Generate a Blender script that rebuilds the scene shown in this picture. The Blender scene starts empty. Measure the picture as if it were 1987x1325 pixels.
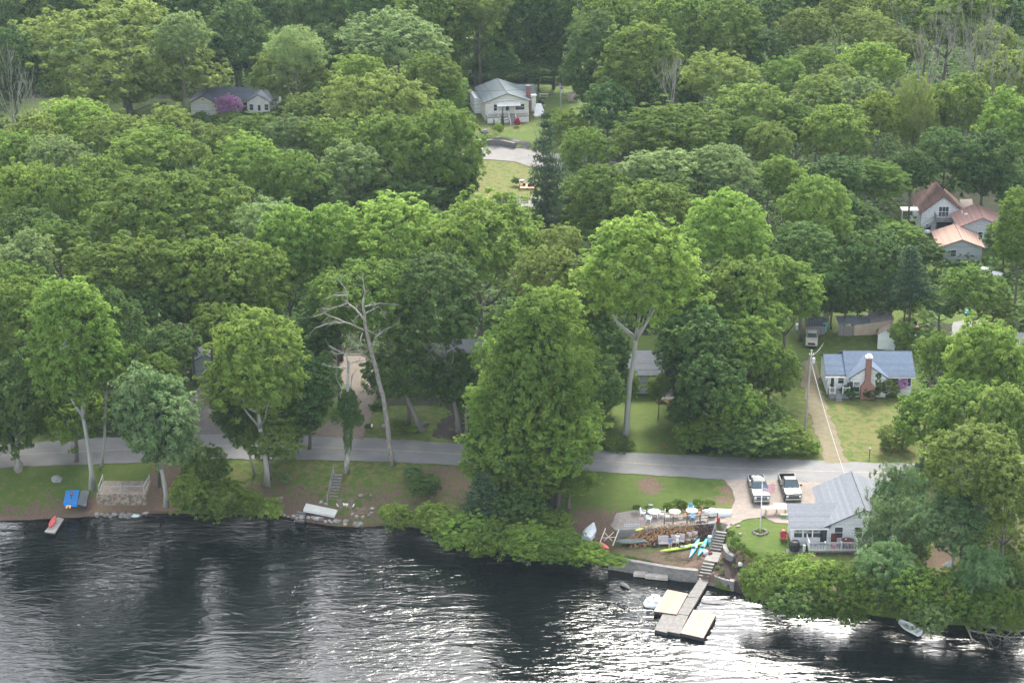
import bpy, bmesh, math, random
import numpy as np
from mathutils import Vector, Matrix

# ------------------------------------------------------------------ camera, world, sun, exposure
SC = bpy.context.scene
COL = SC.collection
FPX = 4100.0            # focal length in pixels of the 1987 px wide photograph
CAMH = 100.0
PITCH = math.radians(20.2)
cam_d = bpy.data.cameras.new('camera')
cam_d.sensor_width = 36.0
cam_d.lens = 36.0 * FPX / 1987.0
cam_d.clip_start = 1.0
cam_d.clip_end = 4000.0
cam = bpy.data.objects.new('camera', cam_d)
COL.objects.link(cam)
cam.location = (0, 0, CAMH)
cam.rotation_euler = (math.pi / 2 - PITCH, 0, 0)
SC.camera = cam

SUN_EL = math.radians(42)
SUN_AZ = math.radians(10)      # to the right of the view direction (+Y)
world = bpy.data.worlds.new('World')
SC.world = world
world.use_nodes = True
wn = world.node_tree.nodes
sky = wn.new('ShaderNodeTexSky')
sky.sky_type = 'NISHITA'
sky.sun_disc = False
sky.sun_elevation = SUN_EL
sky.sun_rotation = SUN_AZ
sky.air_density = 1.0
sky.dust_density = 1.5
sky.ozone_density = 1.0
bg = wn['Background']
bg.inputs['Strength'].default_value = 0.15
veil = wn.new('ShaderNodeHueSaturation')      # thin cloud greys the blue of the sky
veil.inputs['Saturation'].default_value = .38
world.node_tree.links.new(sky.outputs[0], veil.inputs['Color'])
world.node_tree.links.new(veil.outputs[0], bg.inputs[0])
sun_d = bpy.data.lights.new('sun', 'SUN')
sun_d.energy = 1.7
sun_d.angle = math.radians(16)
sun_d.color = (1.0, 0.95, 0.86)
sun = bpy.data.objects.new('sun', sun_d)
COL.objects.link(sun)
sdir = Vector((math.sin(SUN_AZ) * math.cos(SUN_EL), math.cos(SUN_AZ) * math.cos(SUN_EL), math.sin(SUN_EL)))
sun.rotation_euler = sdir.to_track_quat('Z', 'Y').to_euler()
SC.view_settings.view_transform = 'Standard'
SC.view_settings.look = 'None'
SC.view_settings.gamma = 1.0
SC.view_settings.use_curve_mapping = False
SC.view_settings.exposure = 2.28
SC.cycles.max_bounces = 6
SC.cycles.diffuse_bounces = 3
SC.cycles.glossy_bounces = 2
SC.cycles.transmission_bounces = 3
SC.cycles.volume_bounces = 0
SC.cycles.transparent_max_bounces = 4
SC.cycles.caustics_reflective = False
SC.cycles.caustics_refractive = False
SC.cycles.use_denoising = True
SC.cycles.denoising_input_passes = 'RGB_ALBEDO_NORMAL'
SC.cycles.denoising_prefilter = 'ACCURATE'

# ------------------------------------------------------------------ where a view ray meets a level plane
def P(px, py, z=0.0):
    """ground-plan position (metres) seen at photo coordinate px,py on the level z"""
    dx = (px - 993.5) / FPX; dv = -(py - 662.5) / FPX
    c, s = math.cos(PITCH), math.sin(PITCH)
    d = Vector((dx, c + dv * s, -s + dv * c))
    t = (z - CAMH) / d.z
    return Vector((d.x * t, d.y * t, z))
def PY(px, py, Y):
    dx = (px - 993.5) / FPX; dv = -(py - 662.5) / FPX
    c, s = math.cos(PITCH), math.sin(PITCH)
    d = Vector((dx, c + dv * s, -s + dv * c))
    t = Y / d.y
    return Vector((d.x * t, Y, CAMH + d.z * t))
def ppm(p):
    c, s = math.cos(PITCH), math.sin(PITCH)
    return FPX / (p[1] * c - (p[2] - CAMH) * s)

WATER_Z = -3.0
def curve_x(pts, z):
    w = [P(a, b, z) for a, b in pts]
    xs = np.array([v.x for v in w]); ys = np.array([v.y for v in w])
    xs = np.concatenate([[-900], xs, [900]]); ys = np.concatenate([[ys[0]], ys, [ys[-1]]])
    return xs, ys
SHORE = curve_x([(-300, 1015), (0, 1010), (60, 1008), (200, 1001), (330, 995), (450, 997), (540, 999), (580, 1010), (640, 1020),
                 (700, 1023), (760, 1018), (830, 1026), (900, 1042), (960, 1062), (1050, 1073), (1130, 1080), (1185, 1094),
                 (1240, 1104), (1300, 1120), (1370, 1130), (1395, 1140), (1440, 1150), (1500, 1172), (1580, 1188), (1680, 1190), (1750, 1200),
                 (1830, 1208), (1900, 1215), (1987, 1222), (2300, 1240)], WATER_Z)
RNEAR = curve_x([(-300, 925), (-100, 915), (40, 905), (200, 900), (420, 890), (600, 892), (760, 896), (900, 903), (1060, 909), (1160, 915),
                 (1300, 924), (1400, 930), (1560, 935), (1700, 936), (1850, 934), (2000, 930), (2300, 920)], 0)
RFAR = curve_x([(-300, 880), (-100, 870), (40, 860), (200, 850), (400, 840), (500, 841), (620, 845), (680, 848), (800, 855), (900, 862),
                (1150, 872), (1250, 880), (1350, 884), (1500, 890), (1650, 897), (1795, 900), (2000, 897), (2300, 888)], 0)
def yshore(x): return np.interp(x, *SHORE)
def yrn(x): return np.interp(x, *RNEAR)
def yrf(x): return np.interp(x, *RFAR)
def sm(a, b, v):
    t = np.clip((v - a) / (b - a), 0, 1)
    return t * t * (3 - 2 * t)
# terrace of the beach lot: low yard at -1.75, patio at -0.45
STEP = curve_x([(1195, 1050), (1240, 1048), (1290, 1043), (1340, 1040), (1392, 1036)], -1.75)
XB0, XB1 = P(1190, 1050, -1.75).x, P(1398, 1050, -1.75).x
XG1 = P(1530, 1100, -1.5).x
BANK = curve_x([(880, 283), (930, 276), (1010, 290), (1100, 300)], 0)
def terrain(x, y):
    x = np.asarray(x, float); y = np.asarray(y, float)
    ys, yr = yshore(x), yrn(x)
    t = np.clip((y - ys) / np.maximum(yr - ys, 1), 0, 1)
    base = -2.72 + 2.72 * (0.35 * t + 0.65 * sm(0.0, 0.95, t))
    # beach lot (walls)
    yst = np.interp(x, *STEP)
    low = np.where(y < yst + .1, -1.75, -0.45)
    low = np.where(y > yst + 8, -0.45 + 0.45 * sm(yst + 8, yr, y), low)
    b = sm(XB0 - 3, XB0 + 1, x) * (1 - sm(XB1 + .2, XB1 + .8, x))
    z = base * (1 - b) + low * b
    # garden slope right of the stairs, then flat yard round the lake house
    gz = -1.95 + 1.5 * sm(ys + 0.6, ys + 7.5, y)
    gz = np.where(y > ys + 9, -0.45 + 0.45 * sm(yr - 5, yr - .3, y), gz)
    g = sm(XB1 + .2, XB1 + .8, x)
    z = z * (1 - g) + gz * g
    # cut for the lower flight of steps
    a, b_ = P(1376, 1091, -1.72), P(1364, 1126, -2.72); tt = np.clip((a.y - y) / (a.y - b_.y), 0, 1)
    cut = (np.abs(x - (a.x + (b_.x - a.x) * (a.y - y) / (a.y - b_.y))) < .85) & (y < a.y) & (y > b_.y - 1.5)
    z = np.where(cut, -1.95 - 1.1 * tt, z)
    # drop under the water
    z = np.where(y < ys, -1.75 * b - 1.95 * g - 2.72 * (1 - b) * (1 - g) - np.clip((ys - y) * 6.0, 0, 3.2) , z)
    z = np.where(y < ys - .6, -5.0, z)
    # slope beyond the road, raised bank before the cream house
    yb = np.interp(x, *BANK)
    far = sm(yb + .3, yb + 1.2, y) * 1.1 * sm(-60, -30, x) * (1 - sm(30, 60, x))
    far = far + sm(430, 700, y) * 10
    roll = 0.18 * np.sin(x * .21 + 1.3) * np.sin(y * .17) * sm(0, 6, y - yrf(x))
    return np.where(y > yrf(x), far + roll, z)
def tz(x, y): return float(terrain(x, y))
def G(px, py):
    """point of the terrain seen at px,py"""
    z = 0.0
    for _ in range(6):
        p = P(px, py, z); z = tz(p.x, p.y)
    return P(px, py, z)

# ------------------------------------------------------------------ mesh helpers
def tag(o, label=None, cat=None, group=None, kind=None):
    if label: o['label'] = label
    if cat: o['category'] = cat
    if group: o['group'] = group
    if kind: o['kind'] = kind
    return o
def empty(name, loc=(0, 0, 0), rz=0.0, label=None, cat=None, group=None):
    o = bpy.data.objects.new(name, None)
    o.empty_display_size = .3
    COL.objects.link(o); o.location = loc; o.rotation_euler = (0, 0, rz)
    return tag(o, label, cat, group)
def npmesh(name, V, F, mat=None, smooth=False, attr=None):
    """V (n,3), F (m,3|4) arrays -> mesh"""
    V = np.asarray(V, np.float32); F = np.asarray(F, np.int32)
    me = bpy.data.meshes.new(name)
    me.vertices.add(len(V)); me.vertices.foreach_set('co', V.ravel())
    k = F.shape[1]
    me.loops.add(F.size); me.loops.foreach_set('vertex_index', F.ravel())
    me.polygons.add(len(F))
    me.polygons.foreach_set('loop_start', np.arange(0, F.size, k, dtype=np.int32))
    if smooth: me.polygons.foreach_set('use_smooth', np.ones(len(F), bool))
    if attr is not None:
        for an, av in attr.items():
            a = me.attributes.new(an, 'FLOAT', 'POINT'); a.data.foreach_set('value', np.asarray(av, np.float32))
    me.update(calc_edges=True); me.validate()
    if mat: me.materials.append(mat)
    return me
def obj(name, me, parent=None, loc=None, rot=None, scale=None):
    o = bpy.data.objects.new(name, me); COL.objects.link(o)
    if parent: o.parent = parent
    if loc is not None: o.location = loc
    if rot is not None: o.rotation_euler = rot
    if scale is not None: o.scale = scale if hasattr(scale, '__len__') else (scale,) * 3
    return o
class MB:
    """collects shapes for one mesh"""
    def __init__(s): s.v = []; s.f = []
    def add(s, vs, fs):
        n = len(s.v); s.v += [tuple(v) for v in vs]; s.f += [tuple(i + n for i in f) for f in fs]; return s
    def box(s, c, d, rz=0, rx=0, ry=0):
        hx, hy, hz = d[0] / 2, d[1] / 2, d[2] / 2
        M = Matrix.Translation(c) @ Matrix.Rotation(rz, 4, 'Z') @ Matrix.Rotation(ry, 4, 'Y') @ Matrix.Rotation(rx, 4, 'X')
        vs = [M @ Vector((a * hx, b * hy, e * hz)) for a in (-1, 1) for b in (-1, 1) for e in (-1, 1)]
        return s.add(vs, [(0, 1, 3, 2), (4, 6, 7, 5), (0, 4, 5, 1), (2, 3, 7, 6), (0, 2, 6, 4), (1, 5, 7, 3)])
    def bx(s, x0, x1, y0, y1, z0, z1): return s.box(((x0 + x1) / 2, (y0 + y1) / 2, (z0 + z1) / 2), (x1 - x0, y1 - y0, z1 - z0))
    def tube(s, pts, r, n=6, cap=True):
        pts = [Vector(p) for p in pts]; m = len(pts)
        rs = r if hasattr(r, '__len__') else [r] * m
        vs = []
        ref = Vector((0.31, .93, .17))
        for i, p in enumerate(pts):
            d = (pts[min(i + 1, m - 1)] - pts[max(i - 1, 0)]).normalized()
            a = d.cross(ref)
            if a.length < .1: a = d.cross(Vector((1, 0, 0)))
            a.normalize(); b = d.cross(a)
            for k in range(n):
                t = 2 * math.pi * k / n
                vs.append(p + (a * math.cos(t) + b * math.sin(t)) * rs[i])
        fs = [(i * n + k, i * n + (k + 1) % n, (i + 1) * n + (k + 1) % n, (i + 1) * n + k) for i in range(m - 1) for k in range(n)]
        if cap: fs += [tuple(range(n))[::-1], tuple(range((m - 1) * n, m * n))]
        return s.add(vs, fs)
    def lathe(s, prof, c=(0, 0, 0), n=16):
        """prof: (r,z) pairs"""
        vs = [(c[0] + r * math.cos(2 * math.pi * k / n), c[1] + r * math.sin(2 * math.pi * k / n), c[2] + z) for r, z in prof for k in range(n)]
        m = len(prof)
        fs = [(i * n + k, i * n + (k + 1) % n, (i + 1) * n + (k + 1) % n, (i + 1) * n + k) for i in range(m - 1) for k in range(n)]
        fs += [tuple(range(n))[::-1], tuple(range((m - 1) * n, m * n))]
        return s.add(vs, fs)
    def prism(s, poly, z0, z1):
        n = len(poly)
        vs = [(x, y, z0) for x, y in poly] + [(x, y, z1) for x, y in poly]
        return s.add(vs, [tuple(range(n))[::-1], tuple(range(n, 2 * n))] + [(i, (i + 1) % n, n + (i + 1) % n, n + i) for i in range(n)])
    def loft(s, rings, close=True):
        n = len(rings[0]); vs = [v for r in rings for v in r]; m = len(rings)
        fs = [(i * n + k, i * n + (k + 1) % n, (i + 1) * n + (k + 1) % n, (i + 1) * n + k) for i in range(m - 1) for k in range(n)]
        if close: fs += [tuple(range(n))[::-1], tuple(range((m - 1) * n, m * n))]
        return s.add(vs, fs)
    def ico(s, c, r, sub=2, jit=0, seed=0, sq=(1, 1, 1)):
        bm = bmesh.new(); bmesh.ops.create_icosphere(bm, subdivisions=sub, radius=1)
        rr = random.Random(seed); vs = []
        for v in bm.verts:
            k = 1 + rr.uniform(-jit, jit)
            vs.append((c[0] + v.co.x * r * k * sq[0], c[1] + v.co.y * r * k * sq[1], c[2] + v.co.z * r * k * sq[2]))
        fs = [tuple(v.index for v in f.verts) for f in bm.faces]
        bm.free(); return s.add(vs, fs)
    def build(s, name, mat, parent=None, loc=None, rz=0, smooth=False, bevel=0, group_fix=True):
        me = bpy.data.meshes.new(name); me.from_pydata(s.v, [], s.f); me.update()
        bm = bmesh.new(); bm.from_mesh(me)
        bmesh.ops.recalc_face_normals(bm, faces=bm.faces)
        if bevel: bmesh.ops.bevel(bm, geom=bm.edges[:], offset=bevel, segments=1, affect='EDGES')
        bm.to_mesh(me); bm.free()
        if smooth:
            for p in me.polygons: p.use_smooth = True
        if mat: me.materials.append(mat)
        return obj(name, me, parent, loc, (0, 0, rz) if rz else None)
def copy_tree(o, parent=None):
    c = o.copy(); COL.objects.link(c); c.parent = parent
    for ch in [q for q in bpy.data.objects if q.parent == o]: copy_tree(ch, c)
    return c

# ------------------------------------------------------------------ materials
MATS = {}
def nd(nt, t, **kw):
    n = nt.nodes.new(t)
    for k, v in kw.items():
        if k in n.inputs.keys() if isinstance(k, str) else False: n.inputs[k].default_value = v
        else: setattr(n, k, v)
    return n
def mat(name, col, rough=.7, col2=None, scale=3.0, detail=4, bump=0, bscale=None, metal=0, spec=.4, stretch=None, mixr=(.35, .65), rand=0, coord='Object'):
    """procedural noise-mottled surface"""
    if name in MATS: return MATS[name]
    m = bpy.data.materials.new(name); m.use_nodes = True
    nt = m.node_tree; b = nt.nodes['Principled BSDF']; L = nt.links
    b.inputs['Roughness'].default_value = rough; b.inputs['Metallic'].default_value = metal
    b.inputs['Specular IOR Level'].default_value = spec
    col2 = col2 or tuple(c * .78 for c in col)
    tc = nt.nodes.new('ShaderNodeTexCoord'); src = tc.outputs[coord]
    if stretch:
        mp = nt.nodes.new('ShaderNodeMapping'); mp.inputs['Scale'].default_value = stretch
        L.new(src, mp.inputs[0]); src = mp.outputs[0]
    nz = nt.nodes.new('ShaderNodeTexNoise'); nz.inputs['Scale'].default_value = scale; nz.inputs['Detail'].default_value = detail
    nz.inputs['Roughness'].default_value = .65
    L.new(src, nz.inputs['Vector'])
    rp = nt.nodes.new('ShaderNodeMapRange'); rp.inputs[1].default_value, rp.inputs[2].default_value = mixr
    L.new(nz.outputs[0], rp.inputs[0])
    mx = nt.nodes.new('ShaderNodeMix'); mx.data_type = 'RGBA'
    mx.inputs[6].default_value = (*col, 1); mx.inputs[7].default_value = (*col2, 1)
    L.new(rp.outputs[0], mx.inputs[0])
    out = mx.outputs[2]
    if rand:
        oi = nt.nodes.new('ShaderNodeObjectInfo'); hs = nt.nodes.new('ShaderNodeHueSaturation')
        r1 = nt.nodes.new('ShaderNodeMapRange'); r1.inputs[3].default_value = 1 - rand; r1.inputs[4].default_value = 1 + rand
        L.new(oi.outputs['Random'], r1.inputs[0]); L.new(r1.outputs[0], hs.inputs['Value']); L.new(out, hs.inputs['Color']); out = hs.outputs[0]
    L.new(out, b.inputs['Base Color'])
    if bump:
        n2 = nt.nodes.new('ShaderNodeTexNoise'); n2.inputs['Scale'].default_value = bscale or scale * 3; n2.inputs['Detail'].default_value = 3
        L.new(src, n2.inputs['Vector'])
        bp = nt.nodes.new('ShaderNodeBump'); bp.inputs['Distance'].default_value = bump; L.new(n2.outputs[0], bp.inputs['Height'])
        L.new(bp.outputs[0], b.inputs['Normal'])
    MATS[name] = m
    return m
def stripes(name, col, col2, axis=2, pitch=.12, width=.12, rough=.7, noise=.25, nscale=4):
    """clapboards / boards / shingle courses: thin dark joints across one axis, mottled"""
    if name in MATS: return MATS[name]
    m = mat(name, col, rough, tuple(c * (1 - noise) for c in col), nscale)
    nt = m.node_tree; b = nt.nodes['Principled BSDF']; L = nt.links
    srcc = b.inputs['Base Color'].links[0].from_socket
    tc = nt.nodes.new('ShaderNodeTexCoord'); sp = nt.nodes.new('ShaderNodeSeparateXYZ'); L.new(tc.outputs['Object'], sp.inputs[0])
    d = nt.nodes.new('ShaderNodeMath'); d.operation = 'DIVIDE'; d.inputs[1].default_value = pitch; L.new(sp.outputs[axis], d.inputs[0])
    fr = nt.nodes.new('ShaderNodeMath'); fr.operation = 'FRACT'; L.new(d.outputs[0], fr.inputs[0])
    lt = nt.nodes.new('ShaderNodeMath'); lt.operation = 'LESS_THAN'; lt.inputs[1].default_value = width; L.new(fr.outputs[0], lt.inputs[0])
    fl = nt.nodes.new('ShaderNodeMath'); fl.operation = 'FLOOR'; L.new(d.outputs[0], fl.inputs[0])
    wn_ = nt.nodes.new('ShaderNodeTexWhiteNoise'); wn_.noise_dimensions = '1D'; L.new(fl.outputs[0], wn_.inputs['W'])
    hs = nt.nodes.new('ShaderNodeHueSaturation'); r1 = nt.nodes.new('ShaderNodeMapRange'); r1.inputs[3].default_value = .88; r1.inputs[4].default_value = 1.1
    L.new(wn_.outputs[0], r1.inputs[0]); L.new(r1.outputs[0], hs.inputs['Value']); L.new(srcc, hs.inputs['Color'])
    mx = nt.nodes.new('ShaderNodeMix'); mx.data_type = 'RGBA'; L.new(lt.outputs[0], mx.inputs[0]); L.new(hs.outputs[0], mx.inputs[6]); mx.inputs[7].default_value = (*col2, 1)
    L.new(mx.outputs[2], b.inputs['Base Color'])
    return m
def leafmat(name, a, b_, trans=.46, rough=.8):
    """foliage: two leaf colours mixed by per-leaf value and clump noise; light passes through leaves"""
    m = bpy.data.materials.new(name); m.use_nodes = True
    nt = m.node_tree; L = nt.links; pb = nt.nodes['Principled BSDF']; out = nt.nodes['Material Output']
    at = nt.nodes.new('ShaderNodeAttribute'); at.attribute_name = 'v'
    tc = nt.nodes.new('ShaderNodeTexCoord')
    nz = nt.nodes.new('ShaderNodeTexNoise'); nz.inputs['Scale'].default_value = .35; nz.inputs['Detail'].default_value = 3
    L.new(tc.outputs['Object'], nz.inputs['Vector'])
    ad = nt.nodes.new('ShaderNodeMath'); ad.operation = 'MULTIPLY_ADD'; ad.inputs[1].default_value = .7
    L.new(at.outputs['Fac'], ad.inputs[0]);
    rr = nt.nodes.new('ShaderNodeMapRange'); rr.inputs[1].default_value = .35; rr.inputs[2].default_value = .65; rr.inputs[4].default_value = .5; rr.inputs[3].default_value = -.15
    L.new(nz.outputs[0], rr.inputs[0]); L.new(rr.outputs[0], ad.inputs[2])
    mx = nt.nodes.new('ShaderNodeMix'); mx.data_type = 'RGBA'; mx.inputs[6].default_value = (*a, 1); mx.inputs[7].default_value = (*b_, 1)
    L.new(ad.outputs[0], mx.inputs[0])
    oi = nt.nodes.new('ShaderNodeObjectInfo')
    hs = nt.nodes.new('ShaderNodeHueSaturation')
    r1 = nt.nodes.new('ShaderNodeMapRange'); r1.inputs[3].default_value = .8; r1.inputs[4].default_value = 1.2
    r2 = nt.nodes.new('ShaderNodeMapRange'); r2.inputs[3].default_value = .492; r2.inputs[4].default_value = .510
    wn_ = nt.nodes.new('ShaderNodeTexWhiteNoise'); wn_.noise_dimensions = '1D'; L.new(oi.outputs['Random'], wn_.inputs['W'])
    L.new(oi.outputs['Random'], r1.inputs[0]); L.new(wn_.outputs[0], r2.inputs[0])
    L.new(r1.outputs[0], hs.inputs['Value']); L.new(r2.outputs[0], hs.inputs['Hue']); L.new(mx.outputs[2], hs.inputs['Color'])
    pb.inputs['Roughness'].default_value = rough; pb.inputs['Specular IOR Level'].default_value = .08
    L.new(hs.outputs[0], pb.inputs['Base Color'])
    tr = nt.nodes.new('ShaderNodeBsdfTranslucent'); L.new(hs.outputs[0], tr.inputs[0])
    hs2 = nt.nodes.new('ShaderNodeHueSaturation'); hs2.inputs['Value'].default_value = 1.25; hs2.inputs['Hue'].default_value = .485
    L.new(hs.outputs[0], hs2.inputs['Color']); L.new(hs2.outputs[0], tr.inputs[0])
    ms = nt.nodes.new('ShaderNodeMixShader'); ms.inputs[0].default_value = trans
    L.new(pb.outputs[0], ms.inputs[1]); L.new(tr.outputs[0], ms.inputs[2]); L.new(ms.outputs[0], out.inputs[0])
    return m
LEAF = {
 'green':  leafmat('leaf_green', (.090, .155, .028), (.180, .262, .050)),
 'bright': leafmat('leaf_bright', (.118, .200, .032), (.235, .340, .065)),
 'olive':  leafmat('leaf_olive', (.112, .170, .034), (.205, .272, .064)),
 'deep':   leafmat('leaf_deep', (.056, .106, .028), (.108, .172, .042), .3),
 'pale':   leafmat('leaf_pale', (.125, .190, .058), (.225, .300, .105)),
 'silver': leafmat('leaf_silver', (.070, .135, .040), (.200, .290, .120)),
 'pine':   leafmat('leaf_pine', (.042, .076, .036), (.085, .128, .058), .15),
 'pink':   leafmat('blossom_pink', (.34, .14, .34), (.66, .36, .60), .3),
 'red':    leafmat('blossom_red', (.28, .03, .06), (.5, .08, .10), .3),
 'yellow': leafmat('leaf_yellow', (.14, .21, .03), (.26, .34, .06), .35),
}
BARK = mat('bark_brown', (.16, .135, .11), .9, (.07, .06, .05), 2.5, bump=.03, stretch=(3, 3, .6))
BARKG = mat('bark_grey', (.22, .21, .185), .9, (.13, .12, .10), 2.0, bump=.03, stretch=(3, 3, .7))
BARKW = mat('bark_pale', (.40, .40, .36), .85, (.15, .15, .12), 1.3, bump=.02, stretch=(2, 2, .7), mixr=(.3, .6))
BARKD = mat('bark_dead', (.27, .245, .21), .9, (.13, .115, .095), 2.5, bump=.02, stretch=(2, 2, .7))
# ------------------------------------------------------------------ ground, road, water, haze
def zone_ground():
    xs = np.concatenate([np.linspace(-420, -66, 60), np.arange(-65, 65.01, .42), np.linspace(66, 420, 60)])
    ys = np.concatenate([np.linspace(40, 186, 12), np.arange(188, 252, .3), np.arange(252, 330, .6), np.arange(331, 470, 1.2), np.linspace(472, 1500, 90)])
    X, Y = np.meshgrid(xs, ys)
    Z = terrain(X, Y)
    rs = np.random.RandomState(3)
    land = Y > yshore(X)
    Z = Z + np.where(land, rs.uniform(-.03, .03, Z.shape), 0)
    V = np.stack([X, Y, Z], -1).reshape(-1, 3)
    ny, nx = X.shape
    i = np.arange(ny - 1)[:, None] * nx + np.arange(nx - 1)[None]
    F = np.stack([i, i + 1, i + 1 + nx, i + nx], -1).reshape(-1, 4)
    xf, yf = V[:, 0], V[:, 1]
    def blob(px, py, rx, ry=None, z=-.4, soft=1.0):
        c = P(px, py, z); ry = ry or rx
        d = np.sqrt(((xf - c.x) / rx) ** 2 + ((yf - c.y) / ry) ** 2)
        return np.clip(1 + soft - d * 1.0, 0, 1) if soft else (d < 1) * 1.
    dirt = np.zeros(len(V)); dry = np.zeros(len(V)); mulch = np.zeros(len(V)); forest = np.zeros(len(V))
    ysx = yshore(xf); t = (yf - ysx) / np.maximum(yrn(xf) - ysx, 1)
    # strip by the shore: bare brown earth and leaf litter (left and middle lots)
    dirt = np.maximum(dirt, np.clip(.9 - np.abs(t - .10) * 6, 0, .6) * (t > 0) * (t < 1))
    xa = P(30, 960, -2).x
    for (px, py, rx, ry, v) in [(250, 985, 9, 3, .9), (335, 930, 2.5, 4, .9), (520, 965, 4, 3, .6), (575, 1000, 3.2, 4.5, 1), (560, 975, 2.5, 3, .7),
                                (700, 965, 3, 2, .5), (760, 975, 3, 3, .6), (860, 940, 2.5, 4, .7), (800, 975, 3, 3, .6), (60, 990, 5, 2, .8),
                                (720, 1003, 5, 2.2, .6), (1262, 962, 1.0, 1.3, 1), (1425, 972, 1.2, 1.5, .8), (1405, 985, 1.4, 1, .7), (1150, 1030, 2.2, 3.5, .9),
                                (1380, 1092, 3, 2, .9), (1330, 1078, 4, 2.2, .7), (1422, 948, 1.0, 2, .7), (1880, 1065, 5, 4, .8), (1810, 1075, 4, 4, .8),
                                (1960, 1070, 4, 4, .6)]:
        dirt = np.maximum(dirt, v * blob(px, py, rx, ry, -1.5 if py > 940 else -.3))
    for (px, py, rx, ry, v) in [(640, 935, 16, 5, .42), (745, 830, 6, 9, .35), (1680, 840, 8, 10, .5), (1700, 850, 3, 4, .6), (1640, 830, 3, 5, .4), (960, 350, 6, 14, .55),
                                (1520, 800, 5, 10, .35), (1260, 850, 4, 6, .15), (1450, 950, 3, 5, .4), (1590, 640, 10, 8, .3), (950, 245, 7, 9, .45), (1850, 1010, 8, 8, .5),
                                (1500, 1050, 5, 5, .12), (100, 960, 12, 5, .2), (1600, 1100, 8, 3, .4), (1230, 1095, 5, 2, .5), (1290, 1080, 5, 3, .5)]:
        dry = np.maximum(dry, v * blob(px, py, rx, ry, -.3))
    # mulched flower bed between the walls and the hedge
    c = [P(a, b, zz) for a, b, zz in [(1383, 1092, -1.6), (1415, 1062, -.9), (1432, 1085, -.7), (1462, 1100, -.6), (1500, 1112, -.6), (1515, 1130, -1), (1480, 1142, -1.9), (1425, 1135, -2), (1385, 1115, -2)]]
    mulch = inpoly(xf, yf, [(p.x, p.y) for p in c]) * 1.0
    c = [P(a, b, 0) for a, b in [(842, 850), (838, 838), (858, 812), (890, 800), (930, 800), (930, 855)]]
    mulch = np.maximum(mulch, .8 * inpoly(xf, yf, [(p.x, p.y) for p in c]))
    # forest floor everywhere beyond the lots
    lots = [[(-50, 840), (-50, 1030), (2050, 1260), (2050, 870), (1800, 870), (1790, 600), (1540, 590), (1430, 880), (1330, 880), (1290, 650), (1180, 650), (1150, 860), (940, 850), (860, 790), (740, 790), (690, 700), (600, 860), (460, 840), (440, 740), (320, 740), (300, 850)],
            [(900, 180), (1130, 140), (1190, 250), (1120, 480), (860, 470)], [(0, 190), (130, 190), (360, 190), (540, 210), (540, 240), (0, 240)],
            [(1740, 420), (1987, 420), (1987, 640), (1780, 620)]]
    f = np.ones(len(V))
    for q in lots:
        w = [P(a, b, 0 if b < 900 else -1) for a, b in q]
        f = f * (1 - inpoly(xf, yf, [(p.x, p.y) for p in w]))
    f = np.where(yf < yrf(xf), 0, f)
    me = npmesh('ground', V, F, None, True, dict(dirt=dirt, dry=dry, mulch=mulch, forest=f))
    m = bpy.data.materials.new('ground_grass'); m.use_nodes = True; nt = m.node_tree; L = nt.links; b = nt.nodes['Principled BSDF']
    b.inputs['Roughness'].default_value = .95; b.inputs['Specular IOR Level'].default_value = .1
    geo = nt.nodes.new('ShaderNodeNewGeometry')
    def noise(s, d=5, r=.65):
        n = nt.nodes.new('ShaderNodeTexNoise'); n.inputs['Scale'].default_value = s; n.inputs['Detail'].default_value = d; n.inputs['Roughness'].default_value = r
        L.new(geo.outputs['Position'], n.inputs['Vector']); return n.outputs[0]
    def rng(s, a, c_, lo=0, hi=1):
        r = nt.nodes.new('ShaderNodeMapRange'); r.inputs[1].default_value = a; r.inputs[2].default_value = c_; r.inputs[3].default_value = lo; r.inputs[4].default_value = hi
        L.new(s, r.inputs[0]); return r.outputs[0]
    def mix(f_, a, c_):
        x = nt.nodes.new('ShaderNodeMix'); x.data_type = 'RGBA'
        L.new(f_, x.inputs[0])
        for s, v in ((6, a), (7, c_)):
            if isinstance(v, tuple): x.inputs[s].default_value = (*v, 1)
            else: L.new(v, x.inputs[s])
        return x.outputs[2]
    def mth(op, a, c_):
        x = nt.nodes.new('ShaderNodeMath'); x.operation = op
        for k, v in ((0, a), (1, c_)):
            if isinstance(v, (int, float)): x.inputs[k].default_value = v
            else: L.new(v, x.inputs[k])
        return x.outputs[0]
    def attr(n):
        a = nt.nodes.new('ShaderNodeAttribute'); a.attribute_name = n; return a.outputs['Fac']
    n1, n2, n3 = noise(.18), noise(1.1, 6, .7), noise(7, 4, .8)
    grass = mix(rng(n1, .35, .65), (.070, .125, .022), (.115, .150, .034))
    grass = mix(rng(n2, .4, .75), grass, (.125, .15, .045))
    grass = mix(rng(n3, .35, .7, 0, .5), grass, (.05, .085, .02))
    def edge(a, k=.55):    # zone value against noise -> ragged transitions
        return rng(mth('ADD', attr(a), mth('MULTIPLY', mth('SUBTRACT', n2, .5), 2.6)), k - .18, k + .18)
    dryc = mix(rng(n3, .3, .7), (.175, .172, .062), (.15, .13, .055))
    c1 = mix(edge('dry', .5), grass, dryc)
    dirtc = mix(rng(n3, .35, .65), (.20, .145, .105), (.10, .065, .045))
    c2 = mix(edge('dirt'), c1, dirtc)
    c3 = mix(edge('forest'), c2, mix(rng(n2, .4, .6), (.05, .042, .028), (.035, .05, .02)))
    c4 = mix(edge('mulch'), c3, mix(rng(n3, .35, .65), (.030, .022, .022), (.070, .050, .045)))
    L.new(c4, b.inputs['Base Color'])
    bp = nt.nodes.new('ShaderNodeBump'); bp.inputs['Distance'].default_value = .12; L.new(n3, bp.inputs['Height']); L.new(bp.outputs[0], b.inputs['Normal'])
    me.materials.append(m)
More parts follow.
